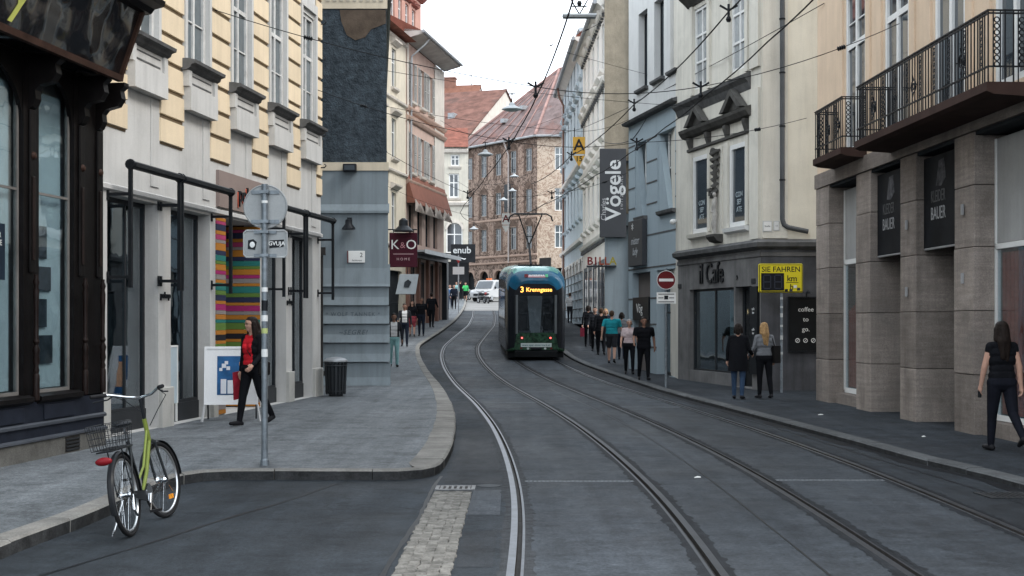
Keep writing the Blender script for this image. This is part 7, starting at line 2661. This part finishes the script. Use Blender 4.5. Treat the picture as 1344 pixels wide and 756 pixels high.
# ------------------------------------------------------------------ people: one continuous remeshed body each, coloured by region
def _caps(mb, p, q, r1, r2, n=10, k=4):
    p, q = Vector(p), Vector(q)
    d = q - p
    L_ = d.length
    d = d / L_ if L_ > 1e-6 else Vector((0, 0, 1))
    a = d.orthogonal().normalized()
    b = d.cross(a)
    rings = []
    for i in range(k + 1):
        t_ = math.pi / 2 * i / k
        rings.append((p - d * r1 * math.cos(t_), max(r1 * math.sin(t_), 1e-4)))
    for i in range(k + 1):
        t_ = math.pi / 2 * i / k
        rings.append((q + d * r2 * math.sin(t_), max(r2 * math.cos(t_), 1e-4)))
    vs, fs = [], []
    for c, r in rings:
        for j in range(n):
            t_ = 2 * math.pi * j / n
            vs.append(c + (a * math.cos(t_) + b * math.sin(t_)) * r)
    for i in range(len(rings) - 1):
        for j in range(n):
            j2 = (j + 1) % n
            fs.append((i * n + j, i * n + j2, (i + 1) * n + j2, (i + 1) * n + j))
    mb.add(vs, fs)


def remesh(segs, vox, labels, mats, smooth=4, name='body', rule=None):
    mb = MB()
    for s in segs:
        _caps(mb, *s[:4])
    me = bpy.data.meshes.new(name)
    me.from_pydata(mb.v, [], mb.f)
    o = bpy.data.objects.new(name, me)
    COL.objects.link(o)
    m = o.modifiers.new('r', 'REMESH')
    m.mode = 'VOXEL'
    m.voxel_size = vox
    s_ = o.modifiers.new('s', 'SMOOTH')
    s_.factor = .5
    s_.iterations = smooth
    dg = bpy.context.evaluated_depsgraph_get()
    out = bpy.data.meshes.new_from_object(o.evaluated_get(dg))
    bpy.data.objects.remove(o)
    bpy.data.meshes.remove(me)
    out.name = name
    out.materials.clear()
    for mt in mats:
        out.materials.append(mt)
    n = len(out.polygons)
    if len(mats) > 1:
        C = np.empty(n * 3)
        out.polygons.foreach_get('center', C)
        C = C.reshape(-1, 3)
        best = np.full(n, 1e9)
        idx = np.zeros(n, int)
        for s in segs:
            p, q = np.array(s[0], float), np.array(s[1], float)
            d = q - p
            L2 = max(d @ d, 1e-9)
            t_ = np.clip((C - p) @ d / L2, 0, 1)
            dist = np.linalg.norm(C - (p + t_[:, None] * d), axis=1) - (s[2] + (s[3] - s[2]) * t_)
            m_ = dist < best
            best[m_] = dist[m_]
            idx[m_] = labels.index(s[4])
        if rule is not None:
            idx = rule(C, idx, labels)
        out.polygons.foreach_set('material_index', idx.astype(np.int32))
    out.polygons.foreach_set('use_smooth', [True] * n)
    return out


def cloth(name, col, rough=.85):
    return M(name, col, rough=rough, spec=.08, var=.18, scale=7, fine=.1, bump=.5, bscale=14)


SKIN = M('skin', (.46, .27, .20), rough=.5, var=.06, scale=12, fine=.03)
SKIND = M('skin_tan', (.25, .14, .10), rough=.5, var=.06, scale=12, fine=.03)
HAIR_D = M('hair_dark', (.016, .011, .009), rough=.45, var=.4, scale=20, bump=.8, bscale=60)
HAIR_B = M('hair_blond', (.36, .22, .10), rough=.5, var=.35, scale=20, bump=.8, bscale=60)
HAIR_BR = M('hair_brown', (.06, .035, .022), rough=.5, var=.35, scale=20, bump=.8, bscale=60)
HAIR_G = M('hair_grey', (.30, .29, .28), rough=.6, var=.3, scale=20)
BLK = cloth('cloth_black', (.0075, .008, .010))
NAVY = cloth('cloth_navy', (.012, .016, .026))
DENIM = cloth('cloth_denim', (.035, .06, .105))
CHAR = cloth('cloth_charcoal', (.022, .023, .027))
GREYC = cloth('cloth_grey', (.16, .165, .175))
REDC = cloth('cloth_red', (.55, .02, .03))
WHITEC = cloth('cloth_white', (.55, .54, .53))
TEALC = cloth('cloth_teal', (.02, .25, .29))
MINTC = cloth('cloth_mint', (.20, .36, .36))
GREENC = cloth('cloth_green', (.06, .42, .13))
PINKC = cloth('cloth_pale_pink', (.50, .40, .40))
BLUEC = cloth('cloth_blue', (.08, .16, .32))
SOLE = M('shoe_sole', (.55, .55, .54), rough=.7)
SHOEB = M('shoe_black', (.015, .015, .017), rough=.5)


def person(label, X, Y, face, h=1.70, top=BLK, sleeve=None, short=False, pants=BLK, shorts=False, skirt=False, shoe=SHOEB, skin=SKIN, hair=HAIR_D, style='short', legs=((12, 4), (-14, 12)),
           arms=None, inner=None, vox=.016, off=.114, lean=0., turn=0., wide=1., fem=False, bag=None, hands=False, group=None, sole=False):
    """face: compass heading the person looks to, degrees clockwise from +Y.  legs: (hip swing forward, knee bend) left and right; arms: (shoulder swing, elbow bend)"""
    if arms is None:
        k_ = random.uniform(8, 24)
        arms = ((-k_, random.uniform(6, 30)), (k_ * .9, random.uniform(12, 60)))
    z0 = zr(Y) + off
    o = thing('person', label, 'person', (X, Y, z0), rad(-face), group)
    S = []
    H_ = h

    def P(x, y, z):
        return Vector((x * H_, y * H_, z * H_))

    def seg(p, q, r1, r2, lab):
        S.append((tuple(p), tuple(q), r1 * H_, r2 * H_, lab))

    ln = math.tan(rad(lean))

    def up(x, y, z):           # trunk points lean forward from the hips
        return P(x, y + max(0, z - .52) * ln, z)
    tl = 'top'
    hipw = .056 if fem else .052
    shw = (.093 if fem else .108) * wide
    # trunk
    seg(up(-.045 * wide, 0, .52), up(.045 * wide, 0, .52), .072 if fem else .066, .072 if fem else .066, 'pants')
    seg(up(-.045 * wide, .0, .575), up(.045 * wide, .0, .575), .062, .062, tl)
    seg(up(-.042 * wide, .004, .63), up(.042 * wide, .004, .63), .056 if fem else .061, .056 if fem else .061, tl)
    seg(up(-.050 * wide, .008, .70), up(.050 * wide, .008, .70), .062, .062, tl)
    seg(up(-.058 * wide, .006, .755), up(.058 * wide, .006, .755), .058, .058, tl)
    seg(up(-shw + .02, 0, .808), up(shw - .02, 0, .808), .036, .036, tl)
    if fem:
        for s_ in (-1, 1):
            seg(up(s_ * .038, .045, .725), up(s_ * .036, .05, .725), .036, .034, tl)
    seg(up(0, -.002, .815), up(0, .008, .875), .031, .029, 'skin')
    # head
    tr_ = rad(turn)
    hx, hy = math.sin(tr_), math.cos(tr_)
    hb_ = up(0, .012, 0)

    def hd(fwd, side, z):
        return Vector((0, ln * .4 * H_, 0)) + P(fwd * hx + side * hy, .012 + fwd * hy - side * hx, z)
    seg(hd(-.010, 0, .945), hd(.012, 0, .945), .049, .047, 'skin')
    seg(hd(.012, 0, .905), hd(.018, 0, .915), .036, .040, 'skin')
    seg(hd(.028, 0, .886), hd(.02, 0, .893), .022, .026, 'skin')
    seg(hd(.058, 0, .916), hd(.052, 0, .934), .0085, .005, 'skin')
    for s_ in (-1, 1):
        seg(hd(.002, s_ * .047, .915), hd(-.003, s_ * .049, .93), .007, .010, 'skin')
    # legs
    feet = []
    leg_lab = 'skin' if (shorts or skirt) else 'pants'
    for s_, (sw, kb) in zip((-1, 1), legs):
        a = rad(sw)
        hip = P(s_ * hipw, 0, .51)
        kn = hip + Vector((0, math.sin(a), -math.cos(a))) * .235 * H_ + P(s_ * .004, 0, 0)
        a2 = rad(sw - kb)
        an = kn + Vector((0, math.sin(a2), -math.cos(a2))) * .235 * H_
        feet.append((an, a2, s_))
        if shorts:
            mid = hip.lerp(kn, .8)
            seg(hip, mid, .062, .050, 'pants')
            seg(mid, kn, .040, .034, 'skin')
        else:
            seg(hip, kn, .060 if not skirt else .05, .040, leg_lab if not skirt else 'pants')
        r_ = .036 if leg_lab == 'pants' else .031
        seg(kn, kn.lerp(an, .4), r_ + .002, r_, leg_lab)
        seg(kn.lerp(an, .4), an, r_, .027 if leg_lab == 'pants' else .021, leg_lab)
        pit = max(-.6, min(.6, a2 * .6))
        fwd = Vector((s_ * .12, math.cos(pit), math.sin(pit) * .8))
        heel = an + Vector((0, 0, -.030 * H_)) - fwd * .022 * H_
        toe = an + Vector((0, 0, -.036 * H_)) + fwd * .100 * H_
        seg(heel, heel.lerp(toe, .6), .024, .024, 'shoe')
        seg(heel.lerp(toe, .5), toe, .024, .018, 'shoe')
        seg(an, heel.lerp(toe, .2), .024, .024, 'shoe')
    if skirt:
        seg(P(-.03, 0, .50), P(.03, 0, .50), .085, .085, 'pants')
        seg(P(-.025, 0, .42), P(.025, 0, .42), .095, .095, 'pants')
    # arms and hands
    wrists = []
    for s_, (sw, eb) in zip((-1, 1), arms):
        a = rad(sw)
        ab = .22 if wide <= 1.05 else .26
        sh = up(s_ * shw, 0, .805)
        dv_ = Vector((s_ * ab, math.sin(a), -math.cos(a))).normalized()
        el = sh + dv_ * .165 * H_
        a2 = a + rad(eb)
        dv2 = Vector((s_ * ab * .35, math.sin(a2), -math.cos(a2))).normalized()
        wr = el + dv2 * .140 * H_
        al = 'sleeve' if sleeve else 'top'
        if short == 'none':
            seg(sh, el, .030, .024, 'skin')
            seg(sh, sh + dv_ * .03 * H_, .036, .034, al)
        elif short:
            mid = sh.lerp(el, .62)
            seg(sh, mid, .037, .034, al)
            seg(mid, el, .026, .023, 'skin')
        else:
            seg(sh, el, .036, .028, al)
        seg(el, wr, .025 if short else .028, .017 if short else .022, 'skin' if short else al)
        # hand: palm, four fingers, thumb
        side = Vector((0, 1, 0)) if abs(dv2.y) < .8 else Vector((0, 0, 1))
        side = (side - dv2 * side.dot(dv2)).normalized()
        inw = dv2.cross(side)
        if inw.x * s_ > 0:
            inw = -inw
        pm_ = wr + dv2 * .045 * H_
        seg(wr, pm_, .0155, .019, 'skin')
        seg(pm_ - side * .012 * H_, pm_ + side * .012 * H_, .0125, .0125, 'skin')
        if hands:
            for k, (u, l_) in enumerate(((-.018, .034), (-.006, .042), (.006, .045), (.018, .040))):
                b_ = pm_ + side * u * H_ + dv2 * .010 * H_
                m1 = b_ + (dv2 * .9 + inw * .25).normalized() * l_ * .55 * H_
                m2 = m1 + (dv2 * .6 + inw * .8).normalized() * l_ * .5 * H_
                seg(b_, m1, .0058, .0054, 'skin')
                seg(m1, m2, .0054, .0044, 'skin')
            tb = wr + dv2 * .018 * H_ + side * .014 * H_
            t1_ = tb + (dv2 * .7 + side * .7).normalized() * .024 * H_
            t2_ = t1_ + (dv2 * .9 + side * .1 + inw * .3).normalized() * .020 * H_
            seg(tb, t1_, .0075, .0065, 'skin')
            seg(t1_, t2_, .0065, .005, 'skin')
        else:
            seg(pm_, pm_ + (dv2 * .8 + inw * .4).normalized() * .04 * H_, .014, .010, 'skin')
            seg(wr + side * .012 * H_, pm_ + side * .028 * H_, .008, .006, 'skin')
        wrists.append((wr, pm_, dv2, side))
    zmin = min(min(s[0][2] - s[2], s[1][2] - s[3]) for s in S if s[4] == 'shoe')
    labels = ['skin', 'top', 'pants', 'shoe', 'sleeve', 'inner', 'sole']
    mats = [skin, top, pants, shoe, sleeve or top, inner or top, SOLE]

    def rule(C, idx, lb):
        if inner is not None:
            m_ = (idx == 1) & (np.abs(C[:, 0]) < .058 * H_) & (C[:, 1] > .02 * H_ + np.maximum(0, C[:, 2] - .52 * H_) * ln) & (C[:, 2] > .56 * H_)
            idx[m_] = 5
        if sole:
            for an, a2, s_ in feet:
                pass
            m_ = (idx == 3) & (C[:, 2] < zmin + .014)
            idx[m_] = 6
        return idx
    me = remesh(S, vox, labels, mats, 3, 'body', rule)
    body = link('body', me, o, (0, 0, -zmin))
    # hair
    Hs = []

    def hs_(p, q, r1, r2):
        Hs.append((tuple(p), tuple(q), r1 * H_, r2 * H_, 'h'))
    hs_(hd(-.016, 0, .958), hd(.006, 0, .960), .050, .046)
    hs_(hd(-.022, 0, .93), hd(-.02, 0, .945), .046, .05)
    if style == 'long':
        for s_ in (-1, 1):
            hs_(hd(-.004, s_ * .040, .94), hd(-.012, s_ * .050, .87), .026, .028)
            hs_(hd(-.012, s_ * .050, .87), hd(-.010, s_ * .058, .79), .028, .022)
            hs_(hd(-.010, s_ * .058, .79), hd(.012, s_ * .054, .735), .022, .012)
        hs_(hd(-.035, 0, .93), hd(-.055, 0, .84), .048, .052)
        hs_(hd(-.055, -.02, .84), hd(-.058, -.02, .745), .046, .028)
        hs_(hd(-.055, .02, .84), hd(-.058, .02, .73), .046, .026)
    elif style == 'bob':
        for s_ in (-1, 1):
            hs_(hd(-.004, s_ * .038, .94), hd(-.006, s_ * .046, .885), .026, .022)
        hs_(hd(-.03, 0, .93), hd(-.038, 0, .88), .046, .036)
    elif style == 'tail':
        hs_(hd(-.05, 0, .955), hd(-.068, 0, .90), .018, .02)
        hs_(hd(-.068, 0, .90), hd(-.060, 0, .80), .02, .010)
    elif style == 'down':
        for s_ in (-1, 1):
            hs_(hd(-.006, s_ * .036, .94), hd(-.014, s_ * .044, .86), .026, .024)
        hs_(hd(-.03, 0, .93), hd(-.05, 0, .85), .047, .044)
        hs_(hd(-.05, -.01, .85), hd(-.055, -.012, .72), .044, .024)
        hs_(hd(-.05, .015, .85), hd(-.055, .02, .70), .040, .018)
    link('hair', remesh(Hs, max(.009, vox * .8), ['h'], [hair], 3, 'hair'), o, (0, 0, -zmin))
    # face
    fc = MB()
    for s_ in (-1, 1):
        e = hd(.052, s_ * .018, .932)
        fc.ell(e, (.0055 * H_, .0055 * H_, .004 * H_), 8, 6)
        e2 = hd(.054, s_ * .018, .9405)
        fc.ell(e2, (.011 * H_ * abs(hy) + .003 * H_, .011 * H_ * abs(hx) + .003 * H_, .002 * H_), 8, 4)
    obj('eyes', fc, M('eye_dark', (.02, .015, .013), rough=.3), o, (0, 0, -zmin), smooth=True)
    mo = hd(.047, 0, .897)
    obj('mouth', MB().ell(mo, (.013 * H_ * abs(hy) + .004 * H_, .013 * H_ * abs(hx) + .004 * H_, .0035 * H_), 8, 4), M('lips', (.30, .11, .10), rough=.5), o, (0, 0, -zmin), smooth=True)
    return o, dict(wr=wrists, H=H_, z=-zmin, up=up)


def feet_at(px, py, off=.114):
    g_ = gp(px, py, off)
    return g_[0], g_[1]


# woman in red by the sign post
X, Y = feet_at(331, 559)
w1, k1 = person('woman walking in a red top and black cardigan, carrying a red folder', X, Y, 214, 1.72, top=BLK, inner=REDC, pants=BLK, hair=HAIR_D, style='long', fem=True, hands=True, vox=.0085,
                legs=((-14, 22), (14, 3)), arms=((6, 48), (-6, 14)), sole=True, turn=18)
wr = k1['wr'][1]
# the cardigan is open: red front is wider
fo = MB()
p = wr[1] + Vector((.0, .03, -.08))
w0 = k1['wr'][1]
q = w0[1] + Vector((.085, 0, 0))
fo.add([(q.x - .03, q.y - .02, q.z + .06), (q.x - .03, q.y + .12, q.z + .04), (q.x - .03, q.y + .10, q.z - .40), (q.x - .03, q.y - .03, q.z - .38),
        (q.x - .055, q.y - .02, q.z + .06), (q.x - .055, q.y + .12, q.z + .04), (q.x - .055, q.y + .10, q.z - .40), (q.x - .055, q.y - .03, q.z - .38)],
       [(0, 1, 2, 3), (7, 6, 5, 4), (0, 1, 5, 4), (1, 2, 6, 5), (2, 3, 7, 6), (3, 0, 4, 7)])
fd = obj('red_folder', fo, M('folder_red', (.30, .02, .035), rough=.5, var=.3, scale=10), None)
fd.matrix_world = w1.matrix_basis @ Matrix.Translation((0, 0, k1['z']))
tag(fd, 'narrow red folder held at the side by the woman in red', 'folder')
sb = MB().tube([(.11, -.01, 1.39), (.07, .085, 1.30), (-.02, .115, 1.18), (-.10, .08, 1.06), (-.13, -.02, .98)], .009, 6)
obj('bag_strap', sb, M('leather_black', (.014, .013, .013), rough=.45), w1)
bg_ = obj('shoulder_bag', MB().box(-.235, -.13, -.18, .05, .80, 1.02), MATS['leather_black'], None, bev=.03)
bg_.matrix_world = w1.matrix_basis
tag(bg_, 'small black shoulder bag at the hip of the woman in red', 'bag')

# woman walking away on the dark pavement
X, Y = feet_at(1315, 592, .075)
w2, k2 = person('woman with long black hair in black top and dark jeans beside the last stone pillar', X, Y, -4, 1.68, top=BLK, short='none', pants=cloth('cloth_dark_jeans', (.009, .010, .015)), hair=HAIR_D, style='down',
                fem=True, hands=True, vox=.0085, off=.075, legs=((10, 4), (-16, 30)), arms=((8, 8), (-8, 6)), sole=False)
q = k2['wr'][0][1]
ph_ = obj('phone', MB().box(q.x - .012, q.x + .012, q.y - .02, q.y + .05, q.z - .11, q.z + .01), M_BLACK, None, bev=.004)
ph_.matrix_world = w2.matrix_basis @ Matrix.Translation((0, 0, k2['z']))
tag(ph_, 'black phone in the hand of the long haired woman', 'phone')

# two women before the cafe
X, Y = feet_at(969, 524, .075)
w3, k3 = person('dark haired woman in a long black coat standing before the cafe window', X, Y, 20, 1.62, top=BLK, pants=DENIM, hair=HAIR_D, style='bob', fem=True, hands=True, vox=.011, off=.075,
                legs=((4, 2), (-6, 4)), arms=((2, 12), (6, 60)), wide=1.1, sole=True)
ct = MB()
n = 14
rows_ = [(.80, .105, .06), (.70, .12, .085), (.56, .125, .095), (.44, .135, .105), (.36, .14, .11)]
for z, a, b in rows_:
    for j in range(n):
        t_ = 2 * math.pi * j / n
        ct.v.append((a * 1.62 * math.cos(t_), b * 1.62 * math.sin(t_), z * 1.62))
for i in range(len(rows_) - 1):
    for j in range(n):
        j2 = (j + 1) % n
        ct.f.append((i * n + j, i * n + j2, (i + 1) * n + j2, (i + 1) * n + j))
        ct.m.append(0)
obj('coat', ct, BLK, w3, (0, 0, k3['z']), smooth=True)
X, Y = feet_at(1003, 523, .075)
w4, k4 = person('blond woman in a grey sweater with black shoulder bag facing the cafe door', X, Y, -14, 1.64, top=GREYC, pants=BLK, hair=HAIR_B, style='down', fem=True, hands=True, vox=.011, off=.075,
                legs=((3, 2), (-8, 6)), arms=((4, 50), (0, 14)), wide=1.12, sole=True)
tb_ = obj('tote_bag', MB().prism([(.16, -.22), (.30, -.20), (.30, .14), (.17, .16)], .78, 1.16).tube([(.2, -.1, 1.15), (.17, -.05, 1.33), (.19, .05, 1.15)], .012, 6), MATS['leather_black'], None, bev=.03)
tb_.matrix_world = w4.matrix_basis
tag(tb_, 'large black tote bag hanging from the blond woman', 'bag')

GR = 'pedestrians on the pavement beside the tram'
# group by the blue shop
R_PEOPLE = [
    (845, 499, 176, 1.74, dict(top=BLK, short=True, pants=BLK, wide=1.2, hair=HAIR_D, legs=((12, 6), (-10, 10)), label='man in black t-shirt and dark jeans walking towards the tracks by the blue shop', skin=SKIND)),
    (826, 491, 182, 1.64, dict(top=PINKC, short=True, pants=BLK, wide=1.12, hair=HAIR_G, style='short', fem=True, legs=((8, 4), (-10, 8)), label='woman in pale blouse and wide black trousers walking beside the man in black', skin=SKIN)),
    (803, 477, 8, 1.80, dict(top=TEALC, short=True, pants=CHAR, shorts=True, hair=HAIR_BR, wide=1.25, legs=((10, 4), (-12, 14)), label='man in teal t-shirt and dark shorts seen from behind', skin=SKIN)),
    (816, 472, 10, 1.68, dict(top=GREYC, pants=NAVY, hair=HAIR_D, style='bob', legs=((8, 4), (-10, 8)), label='grey shirted pedestrian walking ahead of the woman in the pale blouse')),
    (789, 466, 0, 1.76, dict(top=BLK, pants=BLK, hair=HAIR_BR, label='pedestrian all in black walking just ahead of the man in teal', legs=((10, 4), (-10, 12)))),
    (781, 461, 185, 1.72, dict(top=CHAR, pants=BLK, hair=HAIR_D, style='short', label='man in charcoal jacket facing the street beside the red bag carrier', legs=((6, 4), (-8, 8)))),
    (772, 455, 5, 1.70, dict(top=BLK, pants=BLK, hair=HAIR_D, style='bob', fem=True, label='dark dressed woman carrying a red shopping bag near the tram', legs=((8, 4), (-10, 10)))),
    (748, 424, 10, 1.70, dict(top=WHITEC, pants=CHAR, hair=HAIR_BR, label='person in white shirt far along the pavement beyond the tram', legs=((8, 4), (-10, 10)))),
    (795, 461, 185, 1.66, dict(top=NAVY, pants=BLK, hair=HAIR_B, style='bob', fem=True, label='blond woman in navy walking behind the man in teal', legs=((8, 4), (-10, 10)))),
]
for px, py, fc_, h_, kw in R_PEOPLE:
    X, Y = feet_at(px, py, .075)
    kw = dict(kw)
    lab = kw.pop('label')
    o_, kk = person(lab, X, Y, fc_, h_, off=.075, vox=.016, group=GR, **kw)
    if 'red shopping' in lab:
        q = kk['wr'][0][1]
        rb_ = obj('shopping_bag', MB().box(q.x - .08, q.x + .08, q.y - .17, q.y + .17, q.z - .42, q.z - .06).tube([(q.x, q.y - .1, q.z - .07), (q.x, q.y, q.z + .02), (q.x, q.y + .1, q.z - .07)], .01, 5), cloth('bag_red', (.14, .02, .035)), None, bev=.02)
        rb_.matrix_world = o_.matrix_basis @ Matrix.Translation((0, 0, kk['z']))
        tag(rb_, 'dark red shopping bag carried along the pavement near the tram', 'bag')

GL = 'pedestrians on the pavement before the maroon sign'
L_PEOPLE = [
    (517, 482, 172, 1.72, dict(top=CHAR, inner=WHITEC, pants=MINTC, hair=HAIR_D, skin=SKIND, legs=((10, 4), (-8, 8)), label='man in mint trousers and dark jacket beside the grey wall')),
    (531, 455, 176, 1.76, dict(top=CHAR, inner=WHITEC, pants=NAVY, hair=HAIR_D, skin=SKIND, legs=((10, 4), (-12, 12)), label='man in open dark jacket over a white shirt before the maroon sign', sole=True)),
    (541, 442, 178, 1.66, dict(top=BLK, pants=cloth('cloth_red_print', (.22, .04, .05)), skirt=True, hair=HAIR_D, style='long', fem=True, legs=((8, 4), (-8, 8)), label='woman in black top and red patterned skirt between two men')),
    (553, 441, 180, 1.78, dict(top=BLK, pants=NAVY, hair=HAIR_D, skin=SKIND, wide=1.1, legs=((6, 3), (-4, 4)), label='broad man in black leather jacket and jeans outside the shop')),
    (566.5, 430, 5, 1.82, dict(top=BLK, pants=BLK, hair=HAIR_D, legs=((12, 4), (-12, 14)), wide=1.05, label='tall pedestrian in black walking away past the terracotta pillars')),
    (587, 406, 175, 1.70, dict(top=BLUEC, inner=WHITEC, pants=DENIM, hair=HAIR_BR, legs=((10, 4), (-10, 8)), label='pedestrian in blue jacket and jeans by the far shop corner')),
    (590.5, 405, 180, 1.74, dict(top=WHITEC, pants=NAVY, hair=HAIR_D, legs=((8, 4), (-10, 8)), label='pedestrian in white shirt in the far group')),
    (596, 406, 178, 1.76, dict(top=NAVY, pants=BLK, hair=HAIR_D, legs=((10, 4), (-10, 10)), label='pedestrian in navy coat in the far group')),
    (604, 394, 5, 1.74, dict(top=BLK, pants=BLK, hair=HAIR_D, legs=((8, 4), (-8, 8)), label='distant dark dressed pedestrian beside the runner in green')),
    (599, 396, 178, 1.68, dict(top=MINTC, pants=GREYC, hair=HAIR_BR, fem=True, style='bob', legs=((8, 4), (-8, 8)), label='distant pedestrian in pale mint top near the white board sign')),
    (611, 396, 180, 1.72, dict(top=GREENC, pants=BLK, shorts=True, hair=HAIR_BR, legs=((18, 10), (-16, 30)), arms=((-30, 70), (30, 70)), label='runner in bright green top and black shorts on the square')),
]
for px, py, fc_, h_, kw in L_PEOPLE:
    X, Y = feet_at(px, py, .0 if px > 610 else .114)
    kw = dict(kw)
    lab = kw.pop('label')
    person(lab, X, Y, fc_, h_, off=.0 if px > 610 else .114, vox=.016 if Y < 70 else .022, group=GL, **kw)
